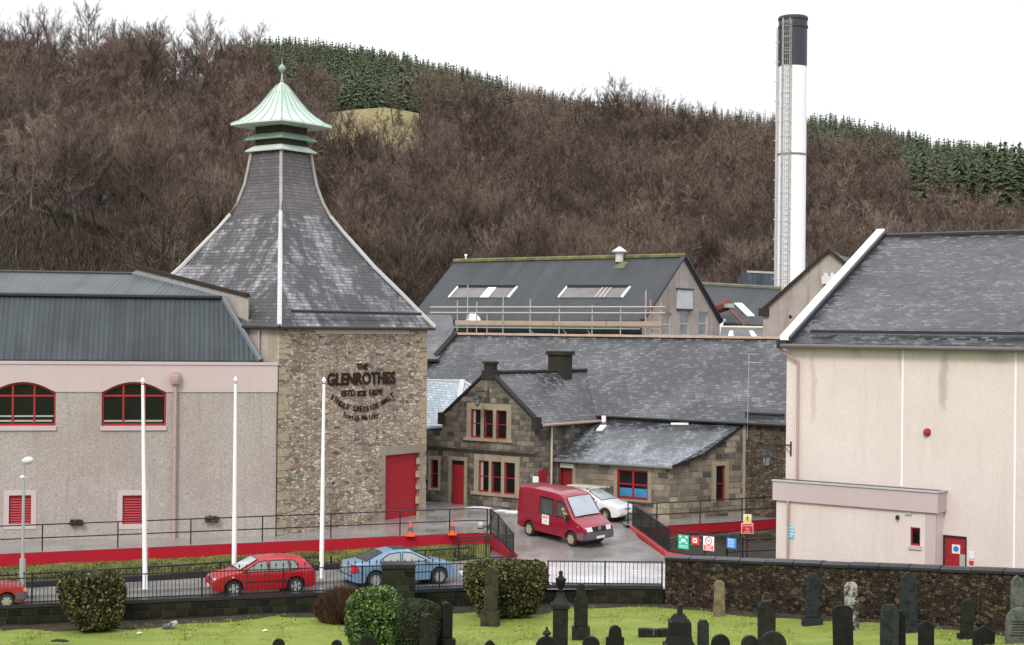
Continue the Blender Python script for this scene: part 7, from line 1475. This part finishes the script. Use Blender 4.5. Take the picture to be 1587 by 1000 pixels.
twm = [mk_twig('brown_twigs', [(0.078, 0.056, 0.044), (0.166, 0.120, 0.100), (0.113, 0.084, 0.063), (0.219, 0.160, 0.137), (0.088, 0.062, 0.050)]), mk_twig('plum_twigs', [(0.136, 0.097, 0.081), (0.078, 0.056, 0.045), (0.227, 0.168, 0.146), (0.136, 0.107, 0.074), (0.171, 0.120, 0.103)])]
def grow(seed, h, ntw, spread=.33, wt=.030, lean=0, lod=0):
    r = np.random.default_rng(seed); T = MB(); tw = []
    def curve(a, d, L, n, wob, up=.1):
        pts = [a]; d = d/np.linalg.norm(d)
        for i in range(n): d = d+r.normal(size=3)*wob+np.array([0, 0, up]); d /= np.linalg.norm(d); pts.append(pts[-1]+d*L/n)
        return pts, d
    trunks = 1 if r.random() < .6 else 2; rad = h*.015
    segs = []
    for q in range(trunks):
        d0 = np.array([r.normal()*.08+lean, r.normal()*.08, 1.0]); pts, _ = curve(np.array([q*.35, 0, -.3]), d0, h*(.86 if q == 0 else .7), 6, .06, .05); rs = [rad*(1-.13*i)*(1 if trunks == 1 else .8) for i in range(7)]; T.tube(pts, rs, 5, cap=False)
        nl = 15 if lod == 0 else 10
        for i in range(nl):
            u = .30+.68*(i+r.random()*.7)/nl; k = u*6; j = min(5, int(k)); base = pts[j]+(pts[j+1]-pts[j])*(k-j); az = i*2.4+r.random(); el = .30+.62*u+r.normal()*.12; L = h*spread*(1.12-.62*u)*(.8+.4*r.random()); d = np.array([math.cos(az)*math.cos(el), math.sin(az)*math.cos(el), math.sin(el)])
            p2, _ = curve(base, d, L, 4, .13, .10); r2 = rad*(.42-.24*u); T.tube(p2, [r2*(1-.2*s) for s in range(5)], 3, cap=False); segs.append((p2, r2))
    sub = []
    for p2, r2 in segs:
        for i in range(8 if lod == 0 else 6):
            u = .25+.75*r.random(); k = u*4; j = min(3, int(k)); base = p2[j]+(p2[j+1]-p2[j])*(k-j); dd = (p2[j+1]-p2[j]); dd = dd/np.linalg.norm(dd)+r.normal(size=3)*.55+np.array([0, 0, .25]); L = h*.13*(.6+.7*r.random()); p3, _ = curve(base, dd, L, 3, .16, .08)
            if lod == 0: T.tube(p3, [r2*.38, r2*.3, r2*.22, r2*.1], 3, cap=False)
            else: T.add([p3[0]-np.array([r2*.4, 0, 0]), p3[0]+np.array([r2*.4, 0, 0]), p3[-1]], [(0, 1, 2)])
            sub.append(p3)
    n = ntw; ids = r.integers(0, len(sub), n); us = r.random(n); A = np.array([np.array(s) for s in sub]); k = us*3; j = np.minimum(2, k.astype(int)); f = (k-j)[:, None]; base = A[ids, j]*(1-f)+A[ids, j+1]*f
    dd = A[ids, 3]-A[ids, 0]; dd /= np.linalg.norm(dd, axis=1)[:, None]; dd = dd+r.normal(size=(n, 3))*.6+np.array([0, 0, .5]); dd /= np.linalg.norm(dd, axis=1)[:, None]; L = h*(.03+.055*r.random((n, 1))); side = np.cross(dd, r.normal(size=(n, 3))); side /= np.linalg.norm(side, axis=1)[:, None]; side *= wt/2
    mid = base+dd*L*.5+r.normal(size=(n, 3))*L*.03; V = np.stack([base-side, base+side, mid+side*.8, base+dd*L, mid-side*.8], 1).reshape(-1, 3)
    return T, V, np.arange(5*n).reshape(n, 5)
rn = random.Random(11); NV = 7; protos = []
for i in range(NV):
    T, V, F = grow(100+i, 12.0, 4200, .40+.08*rn.random(), .022); tm = T.build('trunk', bark[1 if i in (2, 5) else 0], None, uv=False); cm = numesh('crown', V, F, twm[i % 2]); protos.append((tm.data, cm.data)); bpy.data.objects.remove(tm); bpy.data.objects.remove(cm)
def tree_at(i, X, D, z, s, rz, label, group, name='bare_tree'):
    t = thing(name, label, 'tree', (X, D, z), group); t.rotation_euler = (0, 0, rz); k_ = s if s < 1.3 else 1.3+(s-1.3)*.5; t.scale = (k_*rn.uniform(.85, 1.15), k_*rn.uniform(.85, 1.15), s)
    for nm, me in (('trunk', protos[i][0]), ('crown', protos[i][1])): o = bpy.data.objects.new(nm, me); C.objects.link(o); o.parent = t
    return t
cand = []
tries = 0
while len(cand) < 1950 and tries < 60000:
    tries += 1; D = math.sqrt(rn.uniform(100**2, 362**2)); px = rn.uniform(-90, 1680); X = XD(px, D); D0, Dc = interp(px, PD0), interp(px, PDC)
    if D < D0+9 or D > Dc+6: continue
    z = hill(X, D); y = 510+.01*(px-793.5)-(z-CAMZ)/D*2400
    if px < 262 and y > 318+px*.40 and rn.random() < .9: continue                       # open bracken bank
    if 498 < px < 640 and D > 250 and rn.random() < .76: continue     # meadow clearing
    if 425 < px < 700 and D > 275 and rn.random() < .72: continue      # the plantation shows above this part of the crest
    if px > 1385 and D > 262: continue
    g1_ = int(X//3.1), int(D//3.1)
    cand.append((D, px, X, z, g1_))
seen = set(); c2 = []
for c_ in cand:
    if c_[4] in seen: continue
    seen.add(c_[4]); c2.append(c_)
c2.sort()
def tree_label(i, px, D):
    kind = 'pale-trunked bare tree' if i in (2, 5) else ('plum-brown bare tree' if i % 2 else 'dark brown bare tree')
    zone = 'above the left steel roof' if px < 200 else 'on the slope left of the kiln cap' if px < 420 else 'right of the kiln roof flare' if px < 660 else 'above the skylight shed roof' if px < 1050 else 'between the shed gable and the chimney' if px < 1200 else 'right of the chimney'
    return kind+' '+zone+(', low on the hill' if D < 170 else ', higher up the hill')
GL = 'bare brown woodland trees on the slope behind the distillery'
for D, px, X, z, _ in c2[:292]: i_ = rn.randrange(NV); tree_at(i_, X, D, z-.2, rn.uniform(.62, 1.12), rn.uniform(0, 6.28), tree_label(i_, px, D), GL)
for px, D, s, lb in ((35, 296, 1.45, 'tall bare tree breaking the skyline at the far left corner'), (88, 300, 1.6, 'tallest bare skyline tree left of the kiln with a broad open crown'), (145, 298, 1.65, 'tall forked bare skyline tree, right one of the far left group'), (325, 318, 1.45, 'bare skyline tree directly above and left of the pagoda cap'), (372, 320, 1.4, 'round-headed bare skyline tree closest to the pagoda cap'), (962, 352, 1.25, 'taller bare tree rising above the mid skyline left of the chimney'), (985, 352, 1.1, 'bare tree on the mid skyline nearest the chimney side')):
    X = XD(px, D); tree_at(rn.randrange(NV), X, D, hill(X, D)-.3, s, rn.uniform(0, 6), lb, None)
for i in range(24):
    px = rn.uniform(-40, 235); D = rn.uniform(280, 306); X = XD(px, D); tree_at(rn.randrange(NV), X, D, hill(X, D)-.3, rn.uniform(1.0, 1.5), rn.uniform(0, 6), ('low bushy bare tree' if i % 3 == 0 else 'tall thin bare tree' if i % 3 == 1 else 'wide bare tree')+(' at the left end' if px < 60 else ' in the middle' if px < 150 else ' at the right end')+' of the far left skyline fringe', 'bare trees fringing the far left skyline')
def batch(name, variants, items, mats, label, cat, group=None):
    """many far trees as one object: list of (variant, X, D, z, s, rz)"""
    parts = [[], []]; fs = [[], []]; off = [0, 0]
    for (v, X, D, z, s, rz) in items:
        cs, sn_ = math.cos(rz), math.sin(rz); Rm = np.array([[cs, -sn_, 0], [sn_, cs, 0], [0, 0, 1]])
        for k in range(len(mats)):
            V, F = variants[v][k]; W = (V*s) @ Rm.T+np.array([X, D, z]); parts[k].append(W); fs[k].append(F+off[k]); off[k] += len(V)
    root = None
    for k in range(len(mats)):
        o = numesh(name if k == 0 else 'trunk', np.concatenate(parts[k]), np.concatenate(fs[k]), mats[k]); 
        if k == 0: tag(o, label, cat, group, 'stuff'); root = o
        else: o.parent = root; o['kind'] = 'stuff'
    return root
def tri(mbv):      # MB -> numpy arrays with triangles only
    F = []
    for f in mbv.f:
        for i in range(1, len(f)-1): F.append((f[0], f[i], f[i+1]))
    return np.array([tuple(v) for v in mbv.v]), np.array(F)
lowv = []
for i in range(6): T, V, F = grow(200+i, 12.0, 1250, .42, .042, lod=1); lowv.append([(V, F), tri(T)])
batch('distant_bare_wood', lowv, [(rn.randrange(6), X, D, z-.2, rn.choice((rn.uniform(.55, .85), rn.uniform(.85, 1.2))), rn.uniform(0, 6.28)) for D, px, X, z, _ in c2[292:]], [twm[0], bark[0]], 'mass of leafless brown trees covering the upper hillside', 'wood')
# bracken and brush on the open bank
r = np.random.default_rng(5); pp = []
while len(pp) < 8000:
    D = rnd.uniform(108, 205); px = rnd.uniform(-120, 330); X = XD(px, D); z = hill(X, D); y = 510+.01*(px-793.5)-(z-CAMZ)/D*2400
    if 300+px*.36 < y < 470: pp.append((X, D, z))
B = np.repeat(np.array(pp), 7, axis=0); n = len(B); B[:, :2] += r.normal(size=(n, 2))*.22; T_ = B+np.stack([r.normal(size=n)*.25, r.normal(size=n)*.25, .3+.9*r.random(n)**2], 1); sd = r.normal(size=(n, 3))*.04; sd[:, 2] = 0
o = numesh('bracken', np.stack([B-sd, B+sd, T_], 1).reshape(-1, 3), np.arange(3*n).reshape(n, 3), leafmat('dead_bracken', (.028, .020, .015), (.065, .048, .035), (.14, .115, .07))); tag(o, 'dead brown bracken and brush covering the open bank at the left', 'undergrowth', kind='stuff')
# ---- conifers
nd_ = [leafmat('spruce_needles', (.035, .056, .028), (.07, .105, .045), (.14, .175, .08)), leafmat('larch_twigs', (.10, .075, .06), (.18, .14, .11), (.27, .21, .165))]
def conifer(seed, h, nl, npl, w_, droop=.25, leaf=.45):
    r = np.random.default_rng(seed); V = []; F = []
    for i in range(nl):
        u = i/nl; z = h*(.12+.86*u); R_ = w_*(1-u)**.8+.15
        for k in range(npl):
            a = r.random()*6.28; q = R_*(.55+.6*r.random()); dx, dy = math.cos(a), math.sin(a); px_, py_ = -dy, dx; wd2 = leaf*(.5+.5*(1-u))*(.7+.6*r.random()); zz = z+r.normal()*.15; b = len(V)
            V += [(0, 0, zz+.35), (dx*q*.6+px_*wd2, dy*q*.6+py_*wd2, zz-q*droop*.5), (dx*q, dy*q, zz-q*droop), (dx*q*.6-px_*wd2, dy*q*.6-py_*wd2, zz-q*droop*.5)]; F.append((b, b+1, b+2, b+3))
    b = len(V); V += [(-.12, 0, h*.93), (.12, 0, h*.93), (0, 0, h*1.05), (0, .1, h*.93)]; F.append((b, b+1, b+2, b+3)); return np.array(V), np.array(F)
def trunkarr(h, r0):
    m_ = MB().tube([(0, 0, -1), (0, 0, h*.9)], [r0, r0*.2], 4, cap=False); return tri(m_)
cv = [[conifer(300+i, 14, 13, 9, 2.6), trunkarr(14, .2)] for i in range(4)]; lv = [[conifer(320+i, 13, 12, 8, 2.2, -.1, .22), trunkarr(13, .16)] for i in range(3)]
spr = []; lar = []; tries = 0; seen = set()
while tries < 42000:
    tries += 1; D = math.sqrt(rn.uniform(430**2, 905**2)); px = rn.uniform(330, 1680); X = XD(px, D); k_ = (int(X//2.9+.8*math.sin(D*.7)), int(D//3.6))
    if k_ in seen: continue
    seen.add(k_); z = far(X, D); inl = px < 870; larch = rn.random() < interp(px, [(430, .25), (500, .10), (590, .12), (640, .45), (720, .75), (860, .9), (1220, .85), (1260, .45), (1330, .5), (1400, .25), (1587, .15)])+.25*math.sin(X*.06)*math.sin(D*.031)
    (lar if larch else spr).append((rn.randrange(3 if larch else 4), X, D, z, rn.choice((rn.uniform(.5, .9), rn.uniform(.8, 1.15), rn.uniform(1.0, 1.45))), rn.uniform(0, 6.28)))
# the ones standing up on the skyline are individuals
sk = sorted(spr, key=lambda q: -q[2])[:90]; spr = sorted(spr, key=lambda q: -q[2])[90:]
cm_ = []
for v in cv:
    o = numesh('crown', *v[0], nd_[0]); o2 = numesh('trunk', *v[1], bark[0]); cm_.append((o2.data, o.data)); bpy.data.objects.remove(o); bpy.data.objects.remove(o2)
def con_at(v, X, D, z, s, rz, lb, grp=None, sw=1.0):
    t = thing('conifer_tree', lb, 'tree', (X, D, z), grp); t.rotation_euler = (0, 0, rz); t.scale = (s*sw, s*sw, s)
    for nm, me in zip(('trunk', 'crown'), cm_[v]): o = bpy.data.objects.new(nm, me); C.objects.link(o); o.parent = t
for v, X, D, z, s, rz in sk: con_at(v, X, D, z, s*1.1, rz, 'small dark conifer standing along the far skyline', 'conifers along the far skyline')
batch('conifer_plantation', cv, spr, [nd_[0], bark[0]], 'dense green conifer plantation on the far hill', 'wood')
batch('larch_plantation', lv, lar, [nd_[1], bark[0]], 'pinkish brown larches among the conifers of the far hill', 'wood')
# near pines on the right and the dark evergreens beside the pagoda
PG = 'dark pines on the hill at the right'
for i in range(30):
    px = rn.uniform(1418, 1640); D = rn.uniform(285, 345); X = XD(px, D); z = hill(X, D); con_at(rn.randrange(4), X, D, z-1.2, rn.uniform(.7, 1.2), rn.uniform(0, 6), 'dark green pine in the clump on the right-hand hilltop', PG, 1.25)
for px, D, s, lb in ((497, 215, .5, 'dark evergreen just right of the pagoda cap'), (513, 212, .42, 'low dark evergreen below the meadow beside the kiln neck'), (615, 322, .45, 'lone small conifer in the yellow meadow')):
    X = XD(px, D); con_at(1, X, D, hill(X, D)-.3+(11 if px < 600 else 0)*0, s*(1.6 if px < 600 else 1), 1, lb, None, 1.3)
